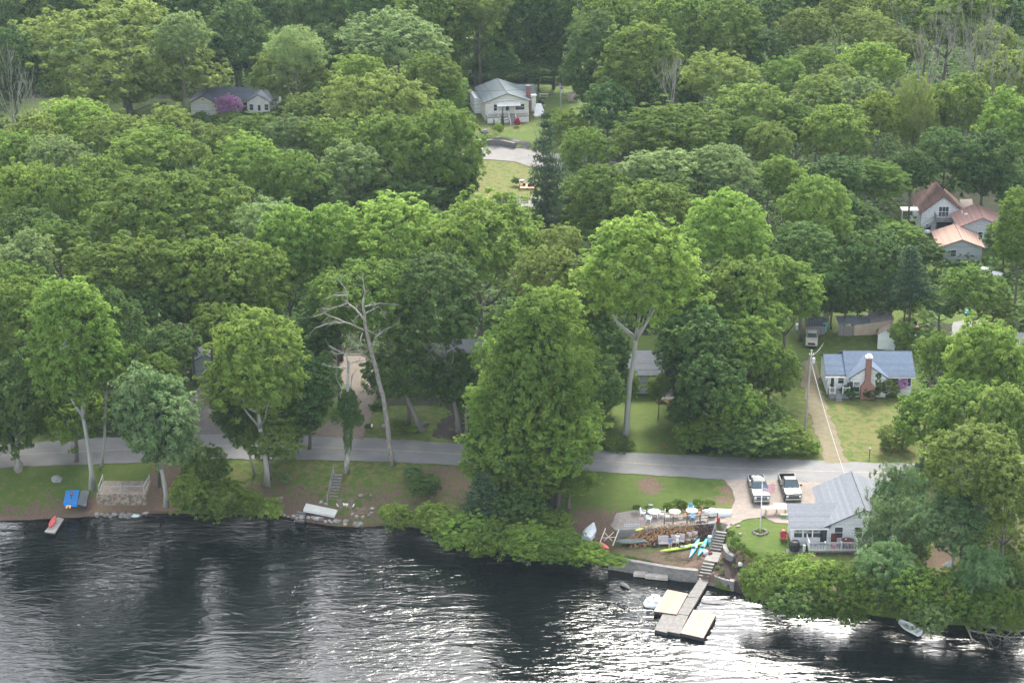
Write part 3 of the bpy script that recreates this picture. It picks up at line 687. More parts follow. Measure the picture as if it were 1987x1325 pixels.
# ------------------------------------------------------------------ the trees, one line each (photo x, y, width, height, leaves, where)
NG = 'forest'
rows = [
 # far forest, top left
 (20, 25, 170, 130, 'deep', 'in the top left corner of the photo', 21), (125, -5, 150, 110, 'deep', 'at the top edge behind the big spreading maple', 21),
 (25, 130, 120, 150, 'deep', 'at the left edge beside the big spreading maple', 19), (255, -10, 140, 100, 'deep', 'peeking above the big spreading maple', 22),
 (375, 15, 150, 120, 'deep', 'at the top edge right of the big spreading maple', 21), (455, 85, 130, 170, 'deep', 'behind the utility pole by the yellow garage', 19),
 (500, 10, 140, 120, 'deep', 'at the top edge above the pale round crown', 21), (620, 20, 140, 130, 'deep', 'at the top edge left of the pale green dome', 21),
 (640, 110, 100, 130, 'deep', 'in shade between the yellow garage tree and the pale dome', 17), (400, 100, 90, 120, 'deep', 'between the maple and the utility pole', 17),
 (350, 70, 110, 90, 'pale', 'behind the right shoulder of the big maple', 22), (720, 0, 120, 90, 'deep', 'at the top edge behind the pale dome', 22),
 # cottage surroundings
 (572, 95, 110, 90, 'pale', 'behind the crown right of the cottage', 21, 'fine'), (562, 142, 145, 130, 'olive', 'right of the white cottage', (575, 222)), (605, 700, 100, 50, 'deep', 'low above the left of centre drive', 5), (1322, 715, 70, 120, 'deep', 'right beside the grey house', 9), (1188, 715, 55, 90, 'deep', 'left beside the grey house', 8),
 (612, 165, 70, 85, 'olive', 'tucked behind the tree right of the cottage', 14),
 (770, 85, 205, 120, 'pale', 'the big dome above the centre left forest', 20), (830, 60, 180, 190, 'green', 'behind the pale dome', 22), (905, 85, 170, 190, 'green', 'left of the gap behind the cream house', (925, 165)),
 (930, 10, 120, 90, 'olive', 'at the top edge left of the dark gap', 22),
 (1020, 60, 120, 190, 'deep', 'in the dark gap behind the cream house', 20), (1075, 20, 110, 130, 'deep', 'at the top edge over the dark gap', 22), (1090, 100, 80, 110, 'deep', 'low at the back of the dark gap', 13),
 (970, 130, 80, 60, 'deep', 'low behind the cream house', 8), (1045, 135, 90, 40, 'deep', 'low hedge-like behind the picnic table', 6),
 # centre left block
 (700, 150, 110, 90, 'bright', 'on the left top of the centre left block', 19), (835, 150, 110, 95, 'green', 'left of the cream house roof', 19), (870, 190, 75, 110, 'green', 'next to the cream house drive', 16),
 (735, 215, 200, 150, 'olive', 'in the middle of the centre left block', 20), (655, 200, 90, 110, 'green', 'below the tree right of the cottage', 17),
 (860, 300, 160, 190, 'green', 'left of the sunny back lawn', 20), (760, 310, 190, 180, 'green', 'in the lower centre left block', 20), (880, 345, 90, 110, 'deep', 'edging the sunny back lawn', 13),
 (680, 330, 120, 110, 'pale', 'grey topped in the lower centre left block', 18), (620, 270, 110, 90, 'olive', 'between the bright crown and the block', 17), (560, 262, 95, 75, 'pale', 'below the white cottage porch', 17),
 (505, 252, 110, 66, 'green', 'in front of the white cottage', 10), (600, 225, 110, 90, 'olive', 'right below the white cottage', 15), (650, 285, 90, 90, 'green', 'left of the grey topped crown', 17),
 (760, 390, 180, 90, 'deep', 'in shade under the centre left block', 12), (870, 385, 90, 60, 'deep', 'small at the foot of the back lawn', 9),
 # left block
 (150, 245, 150, 110, 'bright', 'below the big spreading maple on its left', 17), (225, 270, 130, 100, 'olive', 'below the big maple trunk', 17), (325, 242, 95, 74, 'olive', 'left of the pink rhododendron', 15),
 (390, 276, 100, 80, 'olive', 'below the yellow garage', 13), (440, 280, 90, 76, 'olive', 'below the pink rhododendron', 14), (60, 275, 110, 110, 'olive', 'below the bare grey trees at left', 17),
 (290, 300, 160, 110, 'green', 'in the left block below the big maple', 19), (110, 310, 120, 100, 'pale', 'in the upper left block', 19), (35, 310, 130, 120, 'bright', 'at the left edge of the upper left block', 18),
 (360, 320, 110, 110, 'olive', 'left of the bright forked crown', 18), (30, 390, 150, 140, 'bright', 'at the left edge halfway up', 20), (110, 400, 140, 150, 'green', 'shaded in the middle of the left block', 20),
 (190, 370, 130, 130, 'green', 'in the middle of the left block', 19), (485, 320, 140, 110, 'bright', 'centre of the left block', 20), (570, 350, 130, 120, 'green', 'right of the bright crown in the left block', 19),
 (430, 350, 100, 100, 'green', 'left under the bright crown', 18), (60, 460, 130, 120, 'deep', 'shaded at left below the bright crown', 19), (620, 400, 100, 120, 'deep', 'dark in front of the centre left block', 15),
 (340, 425, 280, 190, 'green', 'with the widest crown of the left block', 23), (520, 440, 130, 110, 'pale', 'behind the tall bright poplar shape', 21), (250, 530, 230, 150, 'green', 'below the widest crown at left', 20),
 (560, 490, 150, 170, 'bright', 'left of the long domed crown', 21), (400, 550, 210, 180, 'green', 'below the widest crown at centre left', 20), (500, 560, 150, 170, 'green', 'left of the dead tree', 19),
 (50, 510, 120, 130, 'pale', 'at left above the bright tree by the lake', 20), (30, 560, 130, 110, 'green', 'at the left edge above the bright tree', 19), (110, 470, 120, 90, 'green', 'at left behind the pale crown', 19),
 (215, 640, 110, 200, 'deep', 'behind the bright lakeside tree', (197, 903)), (30, 640, 170, 190, 'green', 'at the left edge behind the road', 19), (330, 680, 120, 110, 'deep', 'left of the grey garage', 15),
 (300, 600, 120, 110, 'deep', 'shaded behind the lakeside trees', 16), (430, 640, 120, 110, 'green', 'above the grey garage', 15), (370, 600, 110, 90, 'deep', 'in the hollow above the grey garage', 13),
 (30, 790, 140, 260, 'deep', 'at the left edge beside the lake road', (34, 915)),
 # lakeside trees
 (150, 680, 185, 290, 'bright', 'with a pale trunk above the blue pedal boat', (178, 943)), (140, 810, 150, 140, 'green', 'low in front of the road at left', 9.5),
 (300, 815, 165, 250, 'silver', 'with a pale leaning trunk on the left bank', (322, 978), 'broad'), (295, 740, 110, 110, 'green', 'topping the silvery lakeside tree', 15),
 (495, 720, 205, 235, 'green', 'on a stout whitish trunk beside the lake road', (517, 936)), (520, 855, 135, 100, 'green', 'low over the road beside the whitish trunk', 8.5),
 (455, 800, 80, 150, 'deep', 'on a thin trunk left of the stout whitish one', (494, 916)), (595, 755, 130, 150, 'deep', 'left of the dead tree drive', 12), (610, 650, 100, 120, 'deep', 'dark behind the dead tree', 14),
 (575, 830, 80, 60, 'green', 'low beside the road left of the drive', 5),
 # centre domed crowns
 (655, 480, 160, 165, 'bright', 'the left end of the long domed crown', 21), (765, 470, 220, 170, 'bright', 'the middle of the long domed crown', 22), (925, 480, 235, 190, 'green', 'the right end of the long domed crown', 22),
 (720, 590, 200, 180, 'green', 'below the long domed crown', (818, 836), 'broad'), (850, 600, 190, 210, 'deep', 'under the right end of the domed crown', (890, 838)), (650, 590, 110, 130, 'green', 'behind the dead tree top', 18),
 (790, 720, 170, 140, 'deep', 'hiding the grey house behind the lawn', 11), (900, 740, 110, 150, 'deep', 'left of the tall centre tree', (905, 840)), (1000, 640, 120, 150, 'deep', 'dark beside the tall centre tree', 15),
 (1065, 540, 150, 130, 'olive', 'on top of the tall centre group', 22), (1085, 470, 90, 70, 'olive', 'behind the tall centre group', 20),
 (1025, 710, 190, 330, 'green', 'the tall loose centre tree by the lake', (1040, 985), 'loose'), (1080, 615, 140, 150, 'bright', 'highest billow beside the tall centre tree', (1072, 978), 'loose'), (1115, 745, 130, 170, 'green', 'right billow beside the tall centre tree', (1085, 975), 'loose'), (945, 790, 120, 130, 'bright', 'left low billow of the centre group', (975, 975), 'loose'), (975, 870, 150, 170, 'green', 'filling the foot of the tall centre tree at left', (985, 985)), (1095, 850, 160, 190, 'bright', 'filling the foot of the tall centre tree at right', (1080, 985)), (1035, 810, 150, 150, 'green', 'before the stems of the tall centre tree', (1036, 990)), (985, 760, 150, 150, 'bright', 'on the left flank of the tall centre tree', 13, 'loose'), (1090, 840, 165, 170, 'bright', 'low right side of the centre group', 9, 'loose'), (1040, 885, 190, 110, 'green', 'skirting the tall centre tree', (1030, 950)), (958, 705, 110, 140, 'green', 'on the upper left flank of the tall centre tree', 16, 'loose'), (1120, 690, 120, 150, 'bright', 'on the right flank of the tall centre tree', 16, 'loose'), (1950, 468, 80, 90, 'green', 'before the right end of the faded rose roof', 8), (1215, 750, 50, 80, 'green', 'slim before the grey house', 7), (1278, 752, 46, 60, 'green', 'slim right before the grey house', 6), (960, 840, 130, 150, 'green', 'low left side of the centre group', 9, 'loose'),
 (1150, 760, 120, 180, 'deep', 'shaded right of the centre group', (1168, 862)), (1105, 940, 150, 60, 'green', 'overhanging the lawn right of the centre group', 4.5, 'loose'), (1045, 930, 110, 110, 'green', 'at the foot of the centre group', 7),
 (1245, 530, 235, 225, 'bright', 'on a tall bare pale trunk right of centre', (1213, 857)), (1170, 680, 110, 160, 'deep', 'shaded left of the tall bare trunk', 13), (1150, 590, 90, 120, 'green', 'behind the centre group at right', 17),
 # centre right
 (1060, 345, 100, 280, 'pine', 'beside the back road', (1058, 492), 'pine'), (1140, 300, 110, 110, 'green', 'right of the pine', 13), (1100, 250, 90, 80, 'green', 'behind the pine top', 9), (1110, 395, 90, 110, 'deep', 'right of the fire pit', 10),
 (1180, 215, 110, 110, 'deep', 'right of the fenced corner of the back yard', 14), (1150, 130, 110, 200, 'deep', 'at the right edge of the back yard', 20), (1235, 150, 160, 210, 'green', 'right of the back yard pole', 21), (1200, 40, 150, 120, 'green', 'at the top edge right of the dark gap', 22),
 (1290, 335, 190, 110, 'pale', 'light topped at centre right', 20, 'loose'), (1400, 330, 160, 110, 'pale', 'light topped left of the olive crowns', 20, 'loose'), (1170, 400, 150, 150, 'green', 'left below the light topped crowns', 18), (1270, 410, 170, 120, 'green', 'below the light topped crowns', 18),
 (1230, 480, 120, 90, 'deep', 'between the pine and the bright crowns', 14),
 (1405, 455, 170, 160, 'bright', 'the brightest crown right of centre', 22), (1527, 560, 130, 150, 'bright', 'left of the small pickup', 17), (1330, 560, 110, 130, 'green', 'between the bright crowns right of centre', 19), (1440, 570, 160, 150, 'green', 'below the brightest crown right of centre', 18),
 (1345, 660, 140, 160, 'deep', 'above the grey house with brick steps', 15), (1435, 690, 150, 190, 'green', 'left of the sandy track', 14), (1380, 760, 140, 150, 'deep', 'right of the grey house', 11), (1430, 790, 110, 100, 'green', 'low left of the utility pole', 8), (1330, 800, 70, 80, 'deep', 'small right of the shady lawn', 6), (1450, 630, 160, 150, 'green', 'filling the wall of trees left of the sandy track', 15), (1490, 715, 100, 150, 'green', 'at the edge of the lawn left of the utility pole', 11), (1390, 700, 120, 160, 'deep', 'in the dark wall of trees right of the grey house', 13),
 (1590, 430, 150, 170, 'green', 'dark sided in the shade left of the limby tree', 18), (1560, 510, 150, 150, 'deep', 'behind the small pickup', 16), (1520, 350, 90, 110, 'green', 'narrow among the right forest', 18),
 (1700, 350, 140, 95, 'green', 'showing pale limbs beside the brown roofed house', (1688, 478), 'loose'), (1650, 440, 110, 140, 'deep', 'shaded below the limby tree', 13),
 (1700, 515, 150, 140, 'deep', 'behind the long shed', 13), (1768, 532, 100, 120, 'pine', 'in front of the orange roofed house', 13, 'spruce'), (1640, 560, 100, 90, 'deep', 'low behind the long shed', 9), (1740, 455, 120, 60, 'green', 'under the wooden balcony', 7),
 (1890, 562, 120, 90, 'green', 'below the orange roofed house', 11), (1795, 490, 80, 50, 'deep', 'beside the wooden stairs of the brown roofed house', 5), (1980, 455, 90, 170, 'bright', 'at the right edge over the orange roofs', 17), (1925, 600, 90, 50, 'green', 'low by the right drive', 5),
 (1570, 592, 70, 60, 'deep', 'low left end behind the sheds', 6), (1615, 588, 80, 56, 'deep', 'low behind the tan shed left part', 5.5), (1665, 588, 80, 56, 'green', 'low behind the tan shed', 5.5), (1712, 588, 80, 54, 'deep', 'low behind the tan shed right part', 5.5), (1758, 584, 70, 50, 'green', 'low behind the right end of the tan shed', 5), (1825, 585, 100, 60, 'deep', 'low behind the red mower', 7),
 # right forest
 (1310, 60, 130, 150, 'green', 'at the top left of the right forest', 22), (1415, 75, 150, 150, 'green', 'large crowned at the top of the right forest', 22), (1500, 25, 90, 90, 'deep', 'at the top edge of the right forest', 22), (1340, 0, 110, 70, 'green', 'touching the top edge at right of centre', 22),
 (1560, 60, 110, 90, 'olive', 'in the second row of the right forest', 21), (1630, 20, 110, 70, 'olive', 'top row of the right forest', 22), (1680, 60, 110, 80, 'olive', 'second row of the right forest near the middle', 21), (1730, 15, 100, 70, 'olive', 'top row right of the middle', 22), (1560, -10, 120, 60, 'deep', 'touching the top edge above the right forest', 23),
 (1745, 95, 110, 80, 'olive', 'left of the bare grey stems', 20), (1840, 50, 150, 110, 'green', 'round domed above the bare grey stems', 21), (1930, 90, 90, 90, 'olive', 'right of the bare grey stems', 20), (1900, 10, 110, 70, 'green', 'top row above the round dome', 23), (1970, 30, 90, 110, 'deep', 'in the top right corner', 22), (1800, -10, 90, 60, 'deep', 'touching the top edge at far right', 23),
 (1950, 150, 110, 110, 'olive', 'at the right edge below the bare stems', 19), (1400, 155, 155, 105, 'olive', 'yellowish at the left of the right forest', 20), (1310, 190, 120, 110, 'deep', 'behind the bare grey saplings', 16), (1520, 150, 90, 80, 'green', 'between the yellowish and the bright crown', 19), (1580, 125, 90, 80, 'olive', 'in the third row of the right forest', 20),
 (1490, 100, 90, 90, 'deep', 'shaded in the third row of the right forest', 18), (1690, 130, 130, 100, 'bright', 'highest bright crown of the right forest', 21), (1630, 160, 90, 70, 'olive', 'left of the highest bright crown', 19), (1590, 190, 110, 90, 'olive', 'at the centre of the right forest', 19), (1670, 190, 100, 80, 'pale', 'right of the centre of the right forest', 19),
 (1460, 215, 140, 110, 'olive', 'above the light topped crowns', 20), (1315, 255, 210, 115, 'green', 'broad behind the light topped crowns', 20), (1495, 280, 100, 90, 'olive', 'shaded above the narrow tree', 18), (1545, 240, 90, 90, 'green', 'left of the drooping centre crown', 18), (1625, 260, 140, 120, 'green', 'drooping in the middle of the right forest', 19),
 (1705, 225, 80, 110, 'yellow', 'slim and vivid in the right forest', 19), (1775, 230, 90, 165, 'olive', 'willowy right of the vivid slim tree', 20, 'fine'), (1860, 205, 115, 140, 'green', 'right of the willowy tree', 20), (1955, 245, 110, 160, 'bright', 'bright at the right edge of the forest', 20), (1910, 320, 120, 150, 'deep', 'behind the brown roofed house at right', 16), (1835, 300, 110, 110, 'deep', 'behind the brown roofed house', 15),
 (1770, 330, 80, 100, 'deep', 'left behind the brown roofed house', 14), (1620, 340, 120, 80, 'deep', 'shaded left of the limby tree', 16), (1970, 370, 90, 80, 'deep', 'right of the brown roofed house', 10), (1455, 260, 80, 70, 'green', 'small gap tree above the light topped crowns', 18),
 # right lakeside
 (1910, 700, 190, 200, 'bright', 'bright at the right edge by the road', 17, 'loose'), (1815, 695, 110, 130, 'green', 'pale limbed right of the blue roofed house', 11, 'loose'), (1795, 820, 130, 120, 'bright', 'in front of the blue roofed house at right', 9), (1870, 810, 150, 150, 'green', 'behind the right lakeside trees', 13), (1950, 820, 120, 180, 'olive', 'at the right edge above the road', 16),
 (1880, 900, 200, 150, 'olive', 'over the road at right', 17), (1955, 960, 130, 190, 'olive', 'at the right edge by the lake', 16), (1738, 1030, 135, 150, 'silver', 'right of the lake house', (1735, 1110), 'fine'), (1745, 960, 110, 130, 'silver', 'topping the silvery group right of the lake house', (1762, 1040), 'fine'), (1800, 950, 100, 130, 'silver', 'behind the silvery tree by the lake house', (1775, 925), 'fine'), (1718, 1108, 130, 120, 'silver', 'right of the lake house deck', (1718, 1172), 'fine'),
 (1850, 1010, 130, 150, 'silver', 'on the trunk with the white bird box', (1850, 1148), 'broad'), (1925, 1060, 130, 110, 'green', 'beside the right lakeside trunk', (1935, 1110)), (1905, 1110, 100, 110, 'silver', 'over the fallen branches', (1868, 1200), 'fine'),
]
# the big spreading maple
tree(228, 112, 365, 205, 'olive', '', (247, 230), label='giant spreading olive green maple left of the yellow garage', bark=BARKG, name='maple_tree')
for r in rows:
    cx, cy, w, h, leaf, where, at = r[:7]; kind = r[7] if len(r) > 7 else 'broad'
    bark = BARK if 930 < cx < 1125 else (BARKW if (isinstance(at, tuple) and at[1] > 850 and not 880 < at[0] < 1200) else (BARKG if isinstance(at, tuple) else BARK))
    tree(cx, cy, w, h, leaf, where, at, kind, bark)
bushes = [
 (925, 152, 60, 22, 'deep', 'along the back of the cream house yard at left', (925, 158)), (975, 148, 60, 24, 'deep', 'along the back of the cream house yard', (975, 154)), (1030, 150, 70, 22, 'deep', 'behind the picnic table', (1030, 156)), (1090, 148, 70, 28, 'deep', 'at the back of the yard behind the pale pole', (1090, 156)), (1130, 165, 40, 30, 'deep', 'right of the board screen', (1135, 178)),
 (400, 908, 90, 85, 'green', 'on the bank right of the silvery tree', (400, 940)), (368, 962, 75, 90, 'green', 'at the left end of the shore bushes', (368, 998)), (432, 972, 110, 75, 'green', 'at the water between two round ones', (432, 1002)), (520, 988, 50, 46, 'bright', 'small at the water right of the bush row', (520, 1006)), (478, 978, 50, 60, 'green', 'low in the left shore row', (478, 1004)),
 (770, 1005, 60, 52, 'green', 'at the water below the brown slope', (770, 1026)), (825, 942, 56, 52, 'deep', 'on the bank left of the dark evergreen', (825, 965)), (850, 1010, 95, 60, 'green', 'left of the centre shore row', (850, 1034)), (905, 1035, 110, 70, 'bright', 'in the centre shore row left part', (905, 1062)), (965, 1050, 100, 70, 'green', 'in the centre shore row', (965, 1078)),
 (1030, 1055, 105, 68, 'bright', 'below the tall centre tree', (1030, 1084)), (1090, 1066, 100, 62, 'green', 'in the centre shore row right part', (1090, 1092)), (1145, 1076, 75, 42, 'bright', 'beside the red overturned kayak', (1145, 1095)), (1075, 1025, 80, 55, 'green', 'above the centre shore row', (1075, 1048)), (800, 918, 34, 26, 'silver', 'tiny on the bank by the road', (800, 930)),
 (1190, 1088, 50, 20, 'bright', 'low on the lake wall', (1190, 1092)), (555, 930, 20, 16, 'silver', 'tiny right of the whitish trunk', (552, 936)),
 (1000, 985, 110, 90, 'deep', 'dark behind the centre shore row', (1000, 1020)),
 (1480, 1130, 85, 70, 'green', 'at the left end of the right shore bushes', (1480, 1160)), (1515, 1100, 60, 50, 'olive', 'beside the mulch bed', (1515, 1125)), (1565, 1122, 100, 76, 'bright', 'feathery in front of the deck', (1565, 1155)), (1545, 1168, 120, 70, 'deep', 'over the water left of the deck', (1545, 1195)), (1625, 1145, 110, 100, 'green', 'below the deck', (1625, 1185)),
 (1700, 1155, 130, 90, 'green', 'over the water right of the deck', (1700, 1195)), (1770, 1150, 110, 100, 'green', 'left of the half sunk boat', (1770, 1195)), (1760, 1085, 90, 70, 'olive', 'behind the right shore bushes', (1760, 1115)), (1840, 1160, 110, 90, 'green', 'below the bird box', (1840, 1200)), (1806, 1195, 78, 85, 'pale', 'round and feathery right of the sunk boat', (1806, 1232)),
 (1905, 1180, 110, 90, 'green', 'behind the fallen branches', (1905, 1218)), (1965, 1185, 90, 100, 'green', 'at the right edge by the water', (1965, 1228)), (1950, 1120, 90, 90, 'deep', 'in shade at the right edge', (1950, 1155)), (1650, 1185, 70, 50, 'green', 'lowest over the water in the right row', (1650, 1205)), (1870, 1120, 70, 70, 'olive', 'right of the bird box trunk', (1870, 1150)),
 (1450, 845, 150, 70, 'deep', 'in the roadside thicket at left', (1430, 875)), (1520, 850, 100, 60, 'green', 'at the right end of the roadside thicket', (1520, 878)), (1470, 812, 110, 76, 'deep', 'sprawling over the top of the roadside thicket', (1465, 850)), (1395, 830, 110, 70, 'green', 'at the left end of the roadside thicket', (1390, 870)), (1570, 868, 40, 26, 'bright', 'small beside the sandy track', (1570, 880)), (1340, 850, 60, 60, 'green', 'left beside the thicket', (1350, 876)),
 (1200, 862, 60, 18, 'green', 'at the foot of the tall bare trunk', (1200, 870)), (1740, 850, 70, 50, 'olive', 'at the right of the front lawn', (1740, 872)), (1720, 862, 22, 18, 'green', 'tiny on the front lawn', (1720, 868)), (1880, 880, 110, 30, 'green', 'along the road under the right trees', (1880, 892)),
 (1650, 760, 34, 24, 'deep', 'clipped left of the brick chimney', (1650, 770)), (1690, 762, 30, 22, 'deep', 'clipped right of the brick chimney', (1692, 772)), (1722, 752, 46, 34, 'olive', 'leafy before the right window', (1724, 770)), (1752, 745, 20, 22, 'pink', 'beside the right window of the blue roofed house', (1752, 768)),
 (1533, 718, 26, 28, 'deep', 'alone left of the sandy track', (1533, 732)), (1765, 600, 26, 30, 'olive', 'at the right end of the long shed', (1765, 614)), (1755, 652, 60, 50, 'green', 'right of the white shed', (1765, 680)), (1720, 650, 36, 24, 'green', 'in front of the white shed', (1725, 660)),
 (968, 250, 18, 20, 'yellow', 'golden by the cream house steps', (980, 267)), (736, 790, 36, 22, 'deep', 'on the small lawn behind the road', (740, 792)), (716, 828, 16, 12, 'deep', 'small round by the roadside', (716, 834)), (775, 825, 32, 24, 'olive', 'clipped by the roadside lawn', (775, 836)), (800, 832, 22, 14, 'bright', 'low left of the grey trunk', (800, 838)),
 (1001, 352, 16, 14, 'deep', 'left of the orange deck', (1001, 360)), (985, 385, 34, 22, 'bright', 'beside the fire pit', (985, 392)), (1010, 425, 120, 26, 'bright', 'ferny below the fire pit', (1010, 432)), (960, 398, 18, 12, 'green', 'by the fire pit boulder', (960, 403)), (900, 268, 30, 12, 'deep', 'on the bank below the cream house', (935, 272)), (956, 268, 24, 12, 'deep', 'on the bank left of the golden one', (960, 274)),
 (390, 225, 26, 18, 'bright', 'in front of the yellow garage door', (390, 236)), (475, 214, 10, 12, 'deep', 'tiny right of the pink rhododendron', (475, 222)), (275, 232, 20, 10, 'deep', 'right of the maple trunk', (275, 236)),
 (440, 232, 60, 20, 'green', 'below the pink rhododendron', (440, 240)), (610, 900, 10, 10, 'green', 'tiny', (610, 905)),
]
for b_ in bushes[:-1]: tree(*b_[:5], b_[5], b_[6], 'bush')
tree(444, 206, 46, 48, 'pink', '', (444, 230), 'bush', name='rhododendron', label='round pink flowering rhododendron beside the yellow garage')
tree(1004, 238, 12, 18, 'red', '', (1004, 247), 'bush', name='rhododendron', label='red flowering shrub beside the cream house steps')
tree(938, 970, 120, 125, 'pine', '', (938, 1030), 'spruce', label='dark squat evergreen left of the centre shore bushes')
tree(975, 228, 9, 42, 'deep', '', (975, 250), 'spruce', name='cypress', label='tall dark cypress left of the cream house steps')
tree(958, 240, 5, 24, 'deep', '', (958, 250), 'spruce', name='cypress', label='short thin cypress before the white railing')
# hedge of round clipped shrubs along the mulch bed
for i, (px, py, w) in enumerate([(1419, 1037, 20), (1428, 1049, 24), (1436, 1062, 27), (1449, 1071, 20), (1461, 1078, 20), (1472, 1086, 22), (1492, 1094, 20)]):
    tree(px, py - 1, w * .8, w * .72, 'green', '', (px, py + w * .32), 'bush', name='clipped_shrub', group='round shrubs edging the mulch bed',
         label=['round clipped shrub nearest the stairs', 'second round clipped shrub from the stairs', 'largest round clipped shrub of the mulch bed', 'fourth round clipped shrub from the stairs', 'fifth round clipped shrub from the stairs', 'second last round clipped shrub before the deck', 'last round clipped shrub nearest the deck'][i])
for i, (px, py, w) in enumerate([(1300, 982, 24), (1320, 977, 26), (1356, 974, 22), (1378, 975, 20), (1260, 984, 16), (1235, 985, 16)]):
    tree(px, py, w, w * .7, 'green', '', (px, py + 8), 'bush', group='shrubs behind the patio',
         label=['low green shrub behind the cream table', 'larger green shrub behind the cream table', 'green shrub behind the blue chair', 'green shrub left of the white skiff', 'small shrub behind the white table', 'small shrub at the left back of the patio'][i])
# small plants in the bed
for i, (px, py, w, lf, lb) in enumerate([(1392, 1100, 8, 'bright', 'pale green plant near the lower steps'), (1403, 1108, 9, 'green', 'green plant low in the mulch bed'), (1425, 1098, 9, 'green', 'green plant in the middle of the mulch bed'), (1444, 1106, 8, 'green', 'green plant right of the white flowers'),
     (1436, 1117, 10, 'bright', 'bright plant at the foot of the mulch bed'), (1416, 1059, 8, 'pale', 'pale plant under the largest clipped shrub'), (1424, 1067, 7, 'pale', 'pale plant next to the curved wall'), (1440, 1087, 9, 'green', 'green plant below the fourth clipped shrub'), (1457, 1100, 8, 'olive', 'olive plant at the right of the mulch bed'), (1400, 1092, 7, 'olive', 'olive plant beside the landing')]):
    tree(px, py, w, w * .8, lf, '', (px, py + 3), 'bush', name='flower_plant', label=lb, group='plants in the mulch bed')

# background woods that close the view beyond the photographed rows
ri = random.Random(9)
far = []
for k in range(150):
    y = 505 + (k // 15) * 17 + ri.uniform(-6, 6); x = (-165 + (k % 15) * 23.5) + ri.uniform(-8, 8)
    far.append((x, y))
cands = [PROTO['broad'][i] for i in (5, 6, 7, 8)]
for x, y in far:
    q = ri.choice(cands); s = ri.uniform(.8, 1.1); z = tz(x, y)
    r = empty('broadleaf_tree', (x, y, z), 0, 'dark green broadleaf tree deep in the far woods behind the first rows', 'tree', 'far woods')
    obj('crown', with_mat(q[0], LEAF[ri.choice(['deep', 'green', 'deep', 'olive'])]), r, (0, 0, 17 - q[2] * s * .3), (0, 0, ri.uniform(0, 6)), s)
    obj('trunk', with_mat(TRUNKS[0], BARK), r, (0, 0, -.2)).scale = (12, 12, 15)

# trees just outside the frame, whose shade and reflections reach into it
for k in range(34):
    s = 1 if k % 2 else -1; y = [224, 231, 240, 262, 275, 290, 310, 330, 352, 375, 400, 425, 450, 480, 236, 268, 300][k // 2]; x = s * (y * .262 + 11 + ri.uniform(-2, 3) + (9 if k >= 28 else 0))
    if yrn(x) - 1 < y < yrf(x) + 2: y = float(yrf(x)) + 5
    y = max(y, float(yshore(x)) + 2.5)
    q = ri.choice([PROTO['broad'][i] for i in (3, 4, 5, 6)]); z = tz(x, y); sc = ri.uniform(.8, 1.0)
    r = empty('broadleaf_tree', (x, y, z), 0, 'green broadleaf tree standing just beyond the left or right edge', 'tree', 'trees beyond the edges')
    obj('crown', with_mat(q[0], LEAF[ri.choice(['deep', 'green', 'olive'])]), r, (0, 0, 17 - q[2] * sc * .5), (0, 0, ri.uniform(0, 6)), sc); obj('trunk', with_mat(TRUNKS[1], BARK), r, (0, 0, -.2)).scale = (11, 11, 14)

# undergrowth of the woods: one mass
def undergrowth():
    rs = np.random.RandomState(8); n = 22000
    y = 232 + (500 - 232) * rs.rand(n) ** .8; x = (rs.rand(n) * 2 - 1) * (y * .27)
    f = inforest(x, y); x, y = x[f], y[f]; m = len(x); k = 9
    z = terrain(x, y); h = rs.uniform(.3, 2.2, m)
    i = np.repeat(np.arange(m), k); C = np.stack([x[i] + rs.normal(scale=.9, size=m * k), y[i] + rs.normal(scale=.9, size=m * k), z[i] + h[i] * rs.rand(m * k)], -1)
    N = rs.normal(scale=.5, size=(m * k, 3)) + [0, 0, 1]; N /= np.linalg.norm(N, axis=1, keepdims=True)
    V, F = quads(C, N, rs.uniform(.3, .65, m * k), rs)
    o = obj('undergrowth', npmesh('undergrowth', V, F, LEAF['deep'], False, dict(v=np.repeat(rs.rand(m * k), 4))))
    tag(o, 'low dark green undergrowth covering the floor of the woods', 'undergrowth', None, 'stuff')
def inforest(x, y):
    q = np.ones(len(x), bool)
    for pl in LOTS: 
        w = [P(a, b, 0) for a, b in pl]; q &= inpoly(x, y, [(p.x, p.y) for p in w]) < .5
    return q & (y > yrf(x) + 2)
LOTS = [[(1300, 1000), (1790, 1000), (1790, 590), (1540, 590), (1420, 760), (1430, 890)], [(1170, 900), (1330, 890), (1310, 640), (1180, 640)], [(560, 900), (900, 900), (950, 845), (870, 780), (740, 770), (740, 680), (640, 670), (560, 690), (640, 760), (590, 830)],
        [(320, 880), (450, 880), (440, 720), (370, 720), (320, 800)], [(880, 150), (1130, 135), (1190, 250), (1260, 320), (1260, 350), (1120, 340), (1110, 480), (860, 470), (900, 320), (820, 315), (820, 280), (900, 270)], [(0, 190), (540, 180), (540, 240), (0, 240)],
        [(1740, 370), (1960, 370), (1960, 500), (1780, 500)], [(1800, 600), (1960, 600), (1900, 700), (1830, 700)]]
undergrowth()
